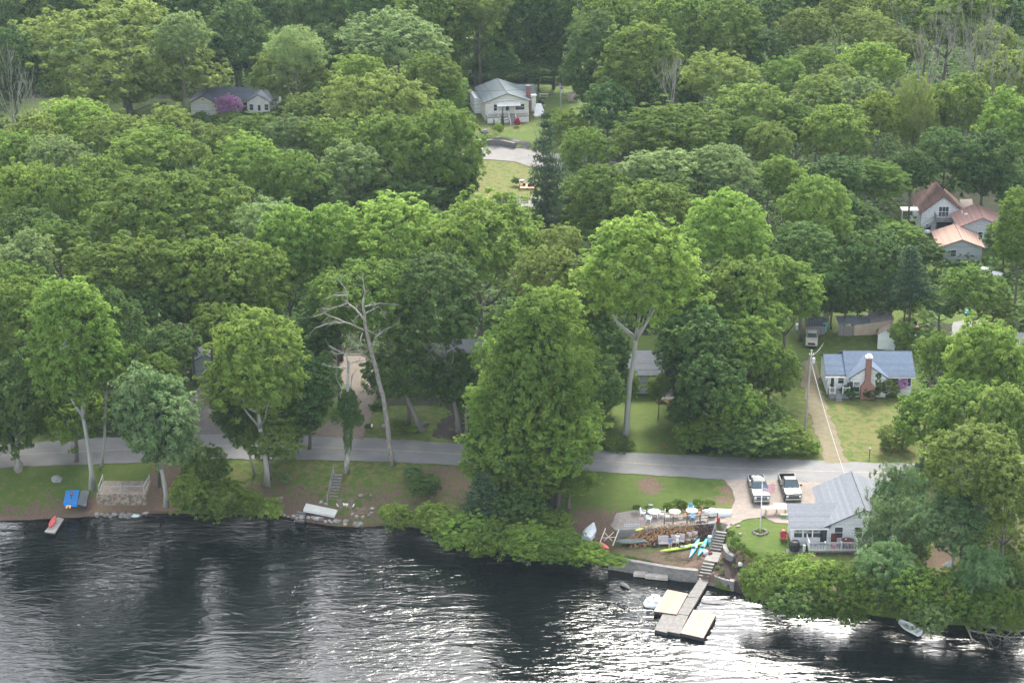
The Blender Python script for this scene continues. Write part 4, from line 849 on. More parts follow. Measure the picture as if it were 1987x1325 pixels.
# ------------------------------------------------------------------ buildings
WHITE = stripes('white_clapboard', (.80, .81, .80), (.56, .57, .58), 2, .2, .14)
CREAM = stripes('cream_clapboard', (.84, .80, .73), (.52, .46, .38), 2, .2, .14)
YELLOWW = stripes('pale_yellow_clapboard', (.82, .80, .66), (.62, .60, .48), 2, .2, .14)
GREYW = stripes('grey_clapboard', (.50, .53, .56), (.30, .32, .35), 2, .2, .14)
TRIM = mat('white_trim', (.83, .83, .81), .6, (.72, .68, .66), 2)
GLASS = mat('window_glass', (.03, .04, .045), .12, (.08, .09, .10), .8, spec=.7)
CURT = mat('window_curtain', (.42, .40, .36), .8, (.16, .16, .15), 2.2, mixr=(.45, .55))
SH_BLUE = stripes('slate_blue_shingles', (.105, .145, .205), (.082, .115, .163), 1, .32, .12, .9, .25, 3)
SH_GREY = stripes('grey_shingles', (.155, .165, .182), (.12, .13, .145), 1, .32, .12, .9, .2, 3)
SH_GREYX = stripes('grey_shingles_side', (.155, .165, .182), (.12, .13, .145), 0, .32, .12, .9, .2, 3)
SH_DARK = stripes('dark_slate_shingles', (.12, .135, .16), (.09, .10, .12), 1, .32, .12, .9, .25, 3)
SH_GREEN = stripes('grey_green_shingles', (.115, .145, .150), (.09, .115, .12), 0, .32, .12, .9, .25, 3)
SH_BROWN = stripes('brown_shingles', (.215, .125, .100), (.15, .085, .07), 0, .32, .12, .9, .3, 2)
SH_ORANGE = stripes('terracotta_shingles', (.36, .23, .175), (.28, .175, .13), 0, .32, .12, .9, .15, 2)
SH_ROSE = stripes('faded_rose_shingles', (.42, .245, .20), (.31, .18, .145), 0, .32, .12, .9, .2, 2)
def brick_mat():
    m = bpy.data.materials.new('red_brick'); m.use_nodes = True; nt = m.node_tree; b = nt.nodes['Principled BSDF']
    t = nt.nodes.new('ShaderNodeTexBrick'); t.inputs['Color1'].default_value = (.30, .085, .06, 1); t.inputs['Color2'].default_value = (.22, .06, .045, 1); t.inputs['Mortar'].default_value = (.34, .27, .24, 1)
    t.inputs['Scale'].default_value = 1; t.inputs['Brick Width'].default_value = .3; t.inputs['Row Height'].default_value = .13; t.inputs['Mortar Size'].default_value = .02
    tc = nt.nodes.new('ShaderNodeTexCoord'); mp = nt.nodes.new('ShaderNodeMapping'); mp.inputs['Rotation'].default_value = (math.pi / 2, 0, 0)
    nt.links.new(tc.outputs['Object'], mp.inputs[0]); nt.links.new(mp.outputs[0], t.inputs[0]); nt.links.new(t.outputs[0], b.inputs['Base Color']); b.inputs['Roughness'].default_value = .9
    return m
BRICK = brick_mat()
CONC = mat('concrete', (.25, .235, .21), .9, (.17, .16, .145), 1.5, 8, bump=.01)
WOODG = stripes('grey_boards', (.22, .205, .185), (.11, .10, .09), 1, .14, .14, .9, .35, 3)
WOODGX = stripes('grey_boards_across', (.33, .31, .28), (.15, .14, .125), 0, .14, .14, .9, .35, 3)
WOODT = stripes('tan_boards', (.42, .295, .215), (.29, .20, .145), 0, .14, .10, .85, .2, 3)
WOODP = mat('pale_wood', (.58, .50, .38), .85, (.42, .35, .26), 3, stretch=(1, 6, 6))
DARKW = mat('weathered_dark_wood', (.15, .125, .105), .9, (.08, .065, .055), 3)
GREYP = mat('grey_paint', (.26, .265, .27), .7)
BLACK = mat('black_plastic', (.025, .025, .028), .5, (.04, .04, .042), 3)
WPLA = mat('white_plastic', (.80, .80, .78), .4, (.68, .69, .68), 2)
NAVY = mat('navy_shutter', (.03, .05, .09), .6)

def wall_gable_y(x0, x1, y0, y1, h, rise, z0=-.35):
    """walls with gables facing -Y/+Y (ridge runs along y)"""
    m = MB(); xm = (x0 + x1) / 2
    f = [(x0, y0, z0), (x1, y0, z0), (x1, y0, h), (xm, y0, h + rise), (x0, y0, h)]
    b = [(x, y1, z) for x, _, z in f]
    return m.add(f + b, [(0, 1, 2, 3, 4), (9, 8, 7, 6, 5), (0, 5, 6, 1), (1, 6, 7, 2), (0, 4, 9, 5), (2, 7, 8, 3), (3, 8, 9, 4)])
def wall_gable_x(x0, x1, y0, y1, h, rise, z0=-.35):
    m = MB(); ym = (y0 + y1) / 2
    f = [(x0, y0, z0), (x0, y1, z0), (x0, y1, h), (x0, ym, h + rise), (x0, y0, h)]
    b = [(x1, y, z) for _, y, z in f]
    return m.add(f + b, [(4, 3, 2, 1, 0), (5, 6, 7, 8, 9), (0, 1, 6, 5), (1, 2, 7, 6), (4, 0, 5, 9), (2, 3, 8, 7), (3, 4, 9, 8)])
def slab(m, a, b, c, d, t=.14):
    """roof plane a,b,c,d with thickness t"""
    n = (Vector(b) - Vector(a)).cross(Vector(d) - Vector(a)).normalized()
    if n.z < 0: n = -n
    lo = [Vector(p) + n * .02 for p in (a, b, c, d)]; hi = [p + n * t for p in lo]
    return m.add(lo + hi, [(3, 2, 1, 0), (4, 5, 6, 7), (0, 1, 5, 4), (1, 2, 6, 5), (2, 3, 7, 6), (3, 0, 4, 7)])
def roof_y(x0, x1, y0, y1, h, rise, ov=.4, t=.14):
    m = MB(); xm = (x0 + x1) / 2; s = rise / (xm - x0); dz = ov * s
    slab(m, (x0 - ov, y0 - ov, h - dz), (xm, y0 - ov, h + rise), (xm, y1 + ov, h + rise), (x0 - ov, y1 + ov, h - dz), t)
    slab(m, (xm, y0 - ov, h + rise), (x1 + ov, y0 - ov, h - dz), (x1 + ov, y1 + ov, h - dz), (xm, y1 + ov, h + rise), t)
    return m
def roof_x(x0, x1, y0, y1, h, rise, ov=.4, t=.14):
    m = MB(); ym = (y0 + y1) / 2; s = rise / (ym - y0); dz = ov * s
    slab(m, (x0 - ov, y0 - ov, h - dz), (x1 + ov, y0 - ov, h - dz), (x1 + ov, ym, h + rise), (x0 - ov, ym, h + rise), t)
    slab(m, (x0 - ov, ym, h + rise), (x1 + ov, ym, h + rise), (x1 + ov, y1 + ov, h - dz), (x0 - ov, y1 + ov, h - dz), t)
    return m
def window(par, x, z, w, h, y=0., glass=None, panes=2, name='window', shutters=(), side=None):
    """framed sash window on a wall facing -Y at y (side='x': on a wall facing -X at x)"""
    f = .07; m = MB()
    m.bx(x - w / 2 - f, x + w / 2 + f, y - .05, y - .003, z - f, z - .0); m.bx(x - w / 2 - f, x + w / 2 + f, y - .05, y - .003, z + h, z + h + f)
    m.bx(x - w / 2 - f, x - w / 2, y - .05, y - .003, z, z + h); m.bx(x + w / 2, x + w / 2 + f, y - .05, y - .003, z, z + h)
    m.bx(x - w / 2, x + w / 2, y - .045, y - .004, z + h * .48, z + h * .52)
    o = m.build(name, TRIM, par)
    MB().bx(x - w / 2, x + w / 2, y - .03, y - .005, z, z + h * .48).build('pane', GLASS, o)
    MB().bx(x - w / 2, x + w / 2, y - .031, y - .005, z + h * .52, z + h).build('pane', glass or GLASS, o)
    for s in shutters: MB().bx(x + s * (w / 2 + .32) - .2, x + s * (w / 2 + .32) + .2, y - .055, y - .003, z - .03, z + h + .03).build('shutter', NAVY, par)
    return o
def door(par, x, z, w=.9, h=2.0, y=0., m=None):
    o = MB().bx(x - w / 2, x + w / 2, y - .05, y - .003, z, z + h).build('door', m or TRIM, par)
    MB().bx(x - w * .3, x + w * .3, y - .062, y - .052, z + h * .35, z + h * .9).build('pane', GLASS, o)
    MB().ico((x + w * .38, y - .08, z + h * .48), .04, 1).build('handle', BLACK, o)
def railing(par, pts, h=.95, mt=None, step=.16, postm=None, name='railing', thick=.05):
    """posts at the points, rails and balusters between"""
    m = MB(); pm = MB()
    for a, b in zip(pts, pts[1:]):
        a, b = Vector(a), Vector(b); L = (b - a).length; d = (b - a) / L
        m.tube([a + Vector((0, 0, h)), b + Vector((0, 0, h))], thick * .8, 4); m.tube([a + Vector((0, 0, .1)), b + Vector((0, 0, .1))], thick * .6, 4)
        if step:
            for k in range(1, int(L / step)):
                q = a + d * k * step; m.box(q + Vector((0, 0, h / 2 + .05)), (.035, .035, h - .1))
    o = m.build(name, mt or TRIM, par)
    for p in pts: MB().box((p[0], p[1], p[2] + h / 2 + .06), (.12, .12, h + .14)).build('post', postm or mt or TRIM, par)
    return o
def steps(par, x0, x1, y0, z0, n, run=.28, rise=.19, m=None, name='steps'):
    """flight going down towards -Y from y0 (top z0)"""
    b = MB()
    for k in range(n): b.bx(x0, x1, y0 - (k + 1) * run, y0 - k * run - .002, z0 - n * rise - .3, z0 - (k + 1) * rise + rise * .0)
    return b.build(name, m or GREYP, par)
def house(name, px, py, rz, label, cat='house', z=None):
    g = G(px, py); r = empty(name, (g.x, g.y, g.z if z is None else z), rz, label, cat); return r

# --- blue roofed house
def blue_house():
    r = house('house', 1605, 766, -.015, 'white house with slate blue roof, front brick chimney and small porch')
    s = 15.1; W = 10.7
    wall_gable_x(2.5, W, 0, 7.6, 2.75, 1.75).build('wall', WHITE, r)
    wall_gable_x(0, 2.497, .3, 6.9, 2.75, 1.35).build('wall', WHITE, r)
    roof_x(2.6, W, 0, 7.6, 2.75, 1.75, .4).build('roof', SH_BLUE, r); roof_x(0.05, 2.15, .3, 6.9, 2.75, 1.35, .35).build('roof', SH_BLUE, r)
    # front cross gable
    wall_gable_y(2.75, 7.3, -.9, 1.6, 2.72, 1.55).build('front_gable_wall', WHITE, r); roof_y(2.75, 7.3, -.9, 3.3, 2.74, 1.56, .25).build('front_gable_roof', SH_BLUE, r)
    c = MB(); c.add([(4.0, -1.75, -.3), (5.75, -1.75, -.3), (5.75, -.903, -.3), (4.0, -.903, -.3), (4.0, -1.75, 1.6), (5.75, -1.75, 1.6), (5.75, -.903, 1.6), (4.0, -.903, 1.6),
        (4.5, -1.65, 2.35), (5.2, -1.65, 2.35), (5.2, -.903, 2.35), (4.5, -.903, 2.35), (4.5, -1.65, 5.6), (5.2, -1.65, 5.6), (5.2, -.96, 5.6), (4.5, -.96, 5.6)],
        [(0, 1, 5, 4), (1, 2, 6, 5), (2, 3, 7, 6), (3, 0, 4, 7), (4, 5, 9, 8), (5, 6, 10, 9), (6, 7, 11, 10), (7, 4, 8, 11), (8, 9, 13, 12), (9, 10, 14, 13), (10, 11, 15, 14), (11, 8, 12, 15), (12, 13, 14, 15), (3, 2, 1, 0)])
    ch = c.build('chimney', BRICK, r)
    MB().bx(4.42, 5.28, -1.73, -.88, 5.603, 5.78).bx(4.6, 5.1, -1.55, -1.05, 5.783, 6.05).build('chimney_cap', TRIM, ch)
    iv = MB(); rr = random.Random(4)
    for k in range(70):
        x = 5.95 + rr.uniform(-.1, .55) ; z = rr.uniform(.6, 3.3); q = Vector((x, -.96 - rr.uniform(0, .08), z))
        iv.add([q, q + Vector((.18, 0, .03)), q + Vector((.14, -.03, .2)), q + Vector((-.03, -.02, .16))], [(0, 1, 2, 3)])
    npv = iv.build('ivy', LEAF['green'], r)
    window(r, 3.55, .9, .75, 1.25, -.9, CURT, shutters=(-1,)); window(r, 6.3, .9, .75, 1.25, -.9, CURT, shutters=(1,))
    window(r, 8.6, 1.35, .8, .95, 0, shutters=(-1,)); window(r, 9.65, 1.35, .8, .95, 0, shutters=(1,))
    window(r, 1.7, 1.5, .7, .95, .3); door(r, .62, .75, .7, 1.85, .3)
    MB().bx(-.42, W + .42, -.46, -.41, 2.5, 2.66).build('gutter', TRIM, r)
    # porch
    MB().bx(.1, 2.6, -1.5, .297, -.3, .75).build('porch', GREYP, r)
    railing(r, [(.1, -1.5, .75), (.75, -1.5, .75)], .85, TRIM); railing(r, [(1.75, -1.5, .75), (2.6, -1.5, .75)], .85, TRIM)
    steps(r, .85, 1.65, -1.503, .75, 5, .27, .19, GREYP)
    MB().bx(.25, .75, -.8, -.3, .753, 1.25).bx(.25, .75, -.3, -.22, .753, 1.6).build('porch_chair', BLACK, r)
    MB().bx(1.8, 2.4, -1.0, -.4, .753, 1.3).build('porch_table', BLACK, r)
    MB().bx(-.16, -.02, 1.0, 1.4, 1.6, 2.0).bx(-.16, -.02, 3.0, 3.5, 1.5, 2.0).build('vent_box', TRIM, r)
blue_house()

# --- lake house with deck
def lake_house():
    r = house('house', 1536, 1058, 0.0, 'white lakeside house with grey roof, three front windows and a railed deck')
    wall_gable_y(3.85, 11.6, 0, 9.6, 2.45, 1.85).build('wall', WHITE, r); roof_y(3.85, 11.6, 0, 9.6, 2.45, 1.85, .4).build('roof', SH_GREYX, r)
    m = MB(); x0, x1, y1 = 0, 3.847, 3.4
    m.add([(x0, 0, -.3), (x1, 0, -.3), (x1, 0, 2.3), (x0, 0, 2.3), (x0, y1, -.3), (x1, y1, -.3), (x1, y1, 3.15), (x0, y1, 3.15)], [(0, 1, 2, 3), (7, 6, 5, 4), (0, 3, 7, 4), (1, 5, 6, 2), (3, 2, 6, 7)])
    m.build('porch_wall', WHITE, r)
    rf = MB(); slab(rf, (-.3, -.4, 2.2), (4.0, -.4, 2.2), (5.8, 3.7, 3.24), (-.3, 3.7, 3.24), .12); rf.build('porch_roof', SH_GREY, r)
    MB().bx(-.32, 3.9, -.45, -.403, 2.08, 2.28).build('fascia', TRIM, r)
    for x in (.65, 1.7, 2.72): window(r, x, 1.0, .88, 1.12, 0, CURT)
    door(r, 3.42, .45, .7, 1.75, 0, BLACK); window(r, 5.05, .95, .85, 1.25, 0); window(r, 7.2, .95, .85, 1.25, 0); window(r, 10.2, .95, .85, 1.25, 0)
    MB().bx(3.1, 3.25, 3.6, 3.85, 3.0, 3.2).build('vent_pipe', GREYP, r)
    # deck
    MB().bx(1.55, 6.85, -2.3, -.003, .3, .45).build('deck_floor', WOODGX, r)
    MB().bx(1.6, 6.8, -2.25, -2.18, -.8, .297).bx(1.6, 1.7, -2.2, -2.1, -1.2, .297).bx(4.2, 4.3, -2.3, -2.2, -1.5, .297).bx(6.6, 6.7, -2.3, -2.2, -1.6, .297).build('deck_skirt', DARKW, r)
    railing(r, [(1.6, -.3, .45), (1.6, -2.2, .45), (3.3, -2.2, .45), (5.05, -2.2, .45), (6.8, -2.2, .45), (6.8, -.3, .45)], .95, TRIM)
    fl = mat('bunting_blue', (.05, .20, .42), .7, (.5, .48, .45), 9, mixr=(.45, .55))
    b = MB()
    for k in range(24):
        x = 1.7 + k * .21; q = .08 * abs(math.sin(k * .8)); b.add([(x, -2.285, 1.33 - q), (x + .18, -2.285, 1.33 - q), (x + .09, -2.29, 1.05 - q)], [(0, 1, 2)])
    b.build('bunting', fl, r)
lake_house()

# --- cream house on the bank
def cream_house():
    r = house('house', 945, 240, .16, 'cream house with grey green roof, white awning and white railed deck')
    wall_gable_y(0, 8.3, 2.0, 14, 3.6, 1.5).build('wall', CREAM, r); roof_y(0, 8.3, 2.0, 14, 3.6, 1.5, .35).build('roof', SH_GREEN, r)
    wall_gable_x(6, 10.6, 8.3, 14.0, 3.4, 1.1).build('side_wing_wall', CREAM, r); roof_x(6, 10.6, 8.3, 14.0, 3.4, 1.1, .3).build('side_wing_roof', SH_GREEN, r)
    MB().bx(-.003, -1.2, 8, 14, -.3, 3.0).build('left_lean_to', WHITE, r)
    ch = MB().bx(8.42, 9.2, 5.0, 5.8, -.3, 5.6).build('chimney', BRICK, r); MB().bx(8.35, 9.27, 4.93, 5.87, 5.603, 5.75).build('chimney_cap', CONC, ch)
    MB().bx(9.3, 10.1, 4.4, 5.1, 1.2, 3.9).bx(9.2, 10.2, 4.3, 5.2, 3.9, 4.05).build('white_stack', TRIM, r)
    window(r, 1.9, 1.9, .6, 1.2, 2.0); window(r, 6.6, 1.9, 1.7, 1.1, 2.0); door(r, 4.2, 1.2, .9, 1.9, 2.0, mat('pale_blue_paint', (.45, .58, .62), .6))
    a = MB(); slab(a, (2.1, .9, 2.9), (6.6, .9, 2.9), (6.6, 1.99, 3.35), (2.1, 1.99, 3.35), .06); a.build('awning', TRIM, r)
    MB().bx(.1, 8.0, 0, 1.997, 1.02, 1.2).build('deck_floor', WOODGX, r); MB().bx(.1, 4.2, .02, .1, -.3, 1.017).bx(5.4, 8.0, .02, .1, -.3, 1.017).build('deck_skirt', TRIM, r)
    railing(r, [(.15, 1.8, 1.2), (.15, .05, 1.2), (2.1, .05, 1.2), (4.1, .05, 1.2)], .95, TRIM, .2); railing(r, [(5.4, .05, 1.2), (7.9, .05, 1.2)], .95, TRIM, .2)
    steps(r, 4.25, 5.35, 0, 1.2, 7, .3, .19, GREYP)
    railing(r, [(4.2, -2.0, -.2), (4.2, -.05, 1.1)], .8, TRIM, .3); railing(r, [(5.4, -2.0, -.2), (5.4, -.05, 1.1)], .8, TRIM, .3)
    m = MB(); slab(m, (9.6, 3.0, .2), (11.8, 3.0, .2), (11.2, 5.0, 2.2), (9.8, 5.0, 2.2), .08); m.bx(9.7, 11.6, 3.2, 5.0, -.2, .2); m.build('cellar_hatch', TRIM, r)
cream_house()

# --- cottage with garage
def cottage():
    r = house('cottage', 371, 224, -.02, 'long low cottage with dark roof, pale yellow garage and white porch gable', 'cottage')
    wall_gable_y(0, 4.9, 0, 6, 2.5, 1.2).build('garage_wall', YELLOWW, r); roof_y(0, 4.9, 0, 6, 2.5, 1.2, .25).build('garage_roof', SH_DARK, r)
    wall_gable_x(4.0, 16.5, 2.2, 8.6, 2.6, 1.6).build('wall', YELLOWW, r); roof_x(1.0, 16.5, 2.2, 8.6, 2.6, 1.6, .3).build('roof', SH_DARK, r)
    wall_gable_y(10.9, 15.2, .4, 4, 2.6, 1.35).build('porch_wall', TRIM, r); roof_y(10.9, 15.2, .4, 5, 2.6, 1.35, .2).build('porch_roof', SH_DARK, r)
    MB().bx(.8, 3.6, -.06, -.003, 0, 2.0).build('garage_door', stripes('garage_door_white', (.74, .75, .76), (.6, .61, .62), 2, .5, .06), r)
    for x in (9.1, 10.2): window(r, x, .9, .8, 1.15, 2.2)
    for x in (11.7, 14.6): window(r, x, 1.0, .7, 1.1, .4)
    door(r, 13.2, .2, .8, 2.0, .4)
    MB().tube([(2.45, -.05, 3.0), (2.45, -.12, 3.1)], .12, 8).build('lamp', BLACK, r)
cottage()

# --- brown roofed house with balcony
def brown_house():
    r = house('house', 1786, 452, -.02, 'tall white gabled house with brown roof and grey wooden balcony')
    wall_gable_y(0, 6.6, 0, 8.2, 3.4, 2.6).build('wall', WHITE, r); roof_y(0, 6.6, 0, 8.2, 3.4, 2.6, .4).build('roof', SH_BROWN, r)
    window(r, 3.45, 2.75, 1.5, 1.6, 0, name='balcony_window'); MB().bx(3.15, 3.2, -.06, -.03, 2.75, 4.35).bx(3.7, 3.75, -.06, -.03, 2.75, 4.35).build('mullion', TRIM, r)
    MB().bx(2.3, 4.9, -.06, -.003, 0, 1.8).build('garage_opening', BLACK, r); MB().ico((3.4, -.08, 5.3), .22, 1, sq=(1, .2, 1)).build('gable_vent', TRIM, r)
    dm = mat('silvered_deck_wood', (.30, .29, .27), .9, (.18, .17, .16), 2)
    MB().bx(2.0, 5.2, -1.6, -.003, 2.35, 2.5).build('balcony_floor', dm, r)
    for x in (2.1, 5.1): MB().bx(x - .06, x + .06, -1.56, -1.44, -.3, 2.347).build('balcony_post', dm, r)
    railing(r, [(2.05, -.1, 2.5), (2.05, -1.55, 2.5), (3.6, -1.55, 2.5), (5.15, -1.55, 2.5), (5.15, -.1, 2.5)], .9, dm, .2)
    m = MB()
    for k in range(12): m.bx(2.0 - (k + 1) * .28, 2.0 - k * .28, -1.5, -.6, 2.35 - (k + 1) * .2, 2.42 - (k + 1) * .2)
    m.tube([(2.0, -1.5, 2.3), (-1.4, -1.5, -.1)], .09, 4); m.tube([(2.0, -1.5, 3.35), (-1.4, -1.5, .9)], .05, 4); m.build('stairs', dm, r)
    window(r, 1.2, .5, .8, .9, 0)
    MB().bx(-3.0, -.1, 1.0, 3.0, 3.3, 3.42).build('side_canopy', TRIM, r); MB().bx(-2.95, -2.85, 1.05, 1.15, -.3, 3.297).build('canopy_post', TRIM, r)
brown_house()
def orange_house():
    r = house('house', 1823, 508, -.05, 'grey house with two gables, orange front roof and faded rose rear roof')
    wall_gable_y(0, 6.3, 0, 7.5, 2.4, 1.15).build('front_wing_wall', GREYW, r); roof_y(0, 6.3, 0, 7.5, 2.4, 1.15, .35).build('front_wing_roof', SH_ORANGE, r)
    wall_gable_y(3.9, 10.8, 7.6, 14.5, 3.3, 1.5).build('wall', GREYW, r); roof_y(3.9, 10.8, 7.6, 14.5, 3.3, 1.5, .35).build('roof', SH_ROSE, r)
    
    window(r, 7.2, 1.6, .7, .9, 7.6); window(r, 9.8, 1.4, .7, .9, 7.6); window(r, 2.0, .9, .8, 1.0, 0)
    MB().bx(5.2, 5.9, 11.3, 11.8, 4.05, 4.25).build('skylight', TRIM, r); MB().tube([(5.0, 12.6, 3.8), (5.0, 12.6, 4.4)], .1, 8).build('vent_pipe', TRIM, r)
orange_house()
def simple_house(px, py, rz, W, D, h, rise, ax, wallm, roofm, label, wins=(), name='house', cat='house'):
    r = house(name, px, py, rz, label, cat)
    (wall_gable_x if ax == 'x' else wall_gable_y)(0, W, 0, D, h, rise).build('wall', wallm, r)
    (roof_x if ax == 'x' else roof_y)(0, W, 0, D, h, rise, .35).build('roof', roofm, r)
    for x, z, w, hh in wins: window(r, x, z, w, hh, 0)
    return r
r = simple_house(1184, 764, 0, 8.2, 7, 2.7, 1.8, 'x', GREYW, SH_GREY, 'grey roofed house behind the tall bare trunk with red brick porch', [(1.4, 1, .9, 1.1), (3.2, 1, .9, 1.1)])
ex = MB().bx(6.2, 8.1, -3.4, -.6, -.2, .5).build('brick_porch', BRICK, r); MB().bx(6.35, 7.95, -3.2, -.7, .503, .56).build('porch_floor', CONC, ex)
MB().bx(8.203, 11.0, .6, 6, -.3, 2.4).build('side_wing', GREYW, r); door(r, 7.1, .3, .9, 1.9, 0, BRICK)
r = simple_house(800, 742, 0, 9.5, 7, 2.7, 1.9, 'x', GREYW, SH_GREY, 'grey roofed house almost hidden above the small sunny lawn', [(2, 1, .9, 1.1), (6, 1, .9, 1.1)]); door(r, 7.8, .2, .9, 1.9, 0, TRIM)
simple_house(374, 736, -.05, 3.6, 5, 2.4, 1.1, 'y', stripes('pale_grey_green_boards', (.34, .40, .38), (.24, .28, .27), 2, .25, .1), SH_GREY, 'pale grey garage at the end of the left driveway', (), 'garage', 'garage')
simple_house(1905, 720, 0, 8, 6, 2.6, 1.6, 'x', GREYW, SH_GREY, 'grey roofed house hidden among the right hand trees', [(1.5, 1, .9, 1.1)])
0 and simple_house(945, 600, .1, 7, 6, 2.6, 1.4, 'x', mat('rosy_wall', (.40, .22, .19), .8), SH_ROSE, 'rose roofed cabin hidden behind the tall centre tree', (), 'cabin', 'cabin')
simple_house(55, 700, .0, 8, 6, 2.6, 1.4, 'x', GREYW, SH_GREY, 'grey house hidden behind the bright lakeside tree', (), 'house', 'house')

# --- sheds and yard of the blue house
def sheds():
    g = G(1702, 677); r = empty('shed', g, -.30, 'small white garden shed with rusty streaked roof', 'shed')
    wall_gable_y(0, 2.3, 0, 2.6, 2.1, .75).build('wall', mat('white_metal_sheet', (.72, .76, .75), .6, (.60, .65, .63), 1), r)
    roof_y(0, 2.3, 0, 2.6, 2.1, .75, .12, .06).build('roof', mat('rusty_sheet', (.34, .33, .31), .8, (.36, .18, .12), 1.6, mixr=(.42, .58)), r)
    MB().bx(-.03, -.003, .5, 1.4, 0, 1.8).build('door', TRIM, r)
    g = G(1626, 651); r = empty('shed', g, .0, 'long low tan shed with grey roof and board fence', 'shed')
    tanw = mat('tan_plywood', (.50, .40, .29), .85, (.42, .33, .24), 1)
    m = MB(); m.add([(2.2, 0, -.2), (7.6, .4, -.2), (7.6, .4, 2.1), (2.2, 0, 1.5), (2.2, 3, -.2), (7.6, 3.4, -.2), (7.6, 3.4, 2.4), (2.2, 3, 1.8)], [(0, 1, 2, 3), (7, 6, 5, 4), (0, 3, 7, 4), (1, 5, 6, 2), (3, 2, 6, 7), (0, 4, 5, 1)]); m.build('wall', tanw, r)
    m = MB(); slab(m, (0, -.1, 1.55), (4.4, .05, 1.75), (4.4, 3.1, 1.95), (0, 3.0, 1.75), .06); m.build('roof', mat('grey_green_tarpaper', (.20, .23, .24), .8, (.12, .15, .17), 1), r)
    m = MB(); slab(m, (4.45, .1, 2.02), (7.7, .3, 2.15), (7.7, 3.5, 2.45), (4.45, 3.1, 2.25), .06); m.build('roof', mat('pinkish_sheet', (.36, .31, .30), .8), r)
    MB().bx(0, 2.197, -.05, 0.03, -.2, 1.45).build('board_door', stripes('brown_grey_boards', (.26, .225, .21), (.15, .13, .12), 0, .16, .15), r)
    g = G(1565, 649); r = empty('shed', g, .0, 'low shed with grey boards left of the long tan shed', 'shed')
    MB().bx(0, 2.5, 0, 2.4, -.2, 1.25).build('wall', stripes('grey_shed_boards', (.25, .24, .24), (.15, .14, .14), 0, .16, .15), r)
    m = MB(); slab(m, (-.1, -.1, 1.25), (2.6, -.1, 1.25), (2.6, 2.5, 1.55), (-.1, 2.5, 1.55), .05); m.build('roof', mat('dark_tarpaper', (.09, .095, .10), .9), r)
    # yard junk
    def item(nm, px, py, lab, cat, fn, rz=0):
        r = empty(nm, G(px, py), rz, lab, cat); fn(r); return r
    def sheet(c, t): return lambda r: (MB().box((0, 0, .8), (.9, .05, 1.6), 0, .2).build('panel', mat('junk_' + t, c, .6), r), MB().box((0, .25, .6), (.5, .05, 1.2), .3, -.2).build('prop', DARKW, r))
    item('leaning_panel', 1592, 634, 'green plastic panel leaning behind the low grey shed', 'panel', sheet((.02, .30, .20), 'green')); item('leaning_panel', 1600, 646, 'turquoise panel between the two sheds', 'panel', sheet((.15, .42, .42), 'turq'), .5)
    item('leaning_panel', 1578, 630, 'tan board leaning behind the low grey shed', 'panel', sheet((.5, .38, .25), 'tan')); item('leaning_panel', 1603, 620, 'pale pinkish panel behind the green one', 'panel', sheet((.5, .44, .42), 'pink'), .2)
    item('stacked_bricks', 1696, 645, 'low stack of red bricks before the long shed', 'bricks', lambda r: (MB().bx(-1.1, 1.1, -.3, .3, -.1, .45).build('stack', BRICK, r), MB().bx(.1, 1.0, -.42, -.303, 0, .3).build('white_rack', TRIM, r)))
    item('white_bucket', 1548, 640, 'white bin in the shade left of the sheds', 'bin', lambda r: (MB().lathe([(.25, 0), (.32, .8)], n=12).build('tub', WPLA, r), MB().lathe([(.34, .8), (.3, .88)], n=12).build('lid', WPLA, r)))
    def mower(r):
        red = mat('red_paint', (.45, .04, .03), .4, (.35, .03, .02), 3)
        MB().box((0, -.5, .65), (.6, .8, .35)).build('hood', red, r, bevel=.05); MB().box((0, .35, .45), (.9, .9, .25)).build('fender', red, r, bevel=.05)
        MB().box((0, .4, .8), (.45, .45, .12)).box((0, .62, 1.0), (.45, .1, .45)).build('seat', BLACK, r, bevel=.03); MB().tube([(0, -.1, .7), (0, .1, 1.1)], .03).build('steering_column', BLACK, r)
        for x, y, q in ((-.4, -.7, .22), (.4, -.7, .22), (-.48, .45, .33), (.48, .45, .33)): MB().tube([(x - .1, y, q), (x + .1, y, q)], q, 12).build('wheel', BLACK, r)
    item('ride_on_mower', 1777, 642, 'red ride-on mower in the back yard', 'mower', mower)
    def tarp(r, c=(.35, .48, .62)):
        m = MB(); rr = random.Random(2); n = 7
        for i in range(n):
            for j in range(n): m.v.append((i * .35 - 1.05, j * .25 - .75, .25 + rr.uniform(0, .2) - (.25 if i in (0, n - 1) or j in (0, n - 1) else 0)))
        for i in range(n - 1):
            for j in range(n - 1): m.f.append((i * n + j, (i + 1) * n + j, (i + 1) * n + j + 1, i * n + j + 1))
        m.build('cloth', mat('tarp%d' % int(c[0] * 100), c, .6), r)
    item('tarp', 1775, 655, 'pale blue tarp in front of the red mower', 'tarp', tarp); item('tarp', 1885, 607, 'turquoise tarp beside the right drive', 'tarp', lambda r: tarp(r, (.12, .42, .38)))
sheds()
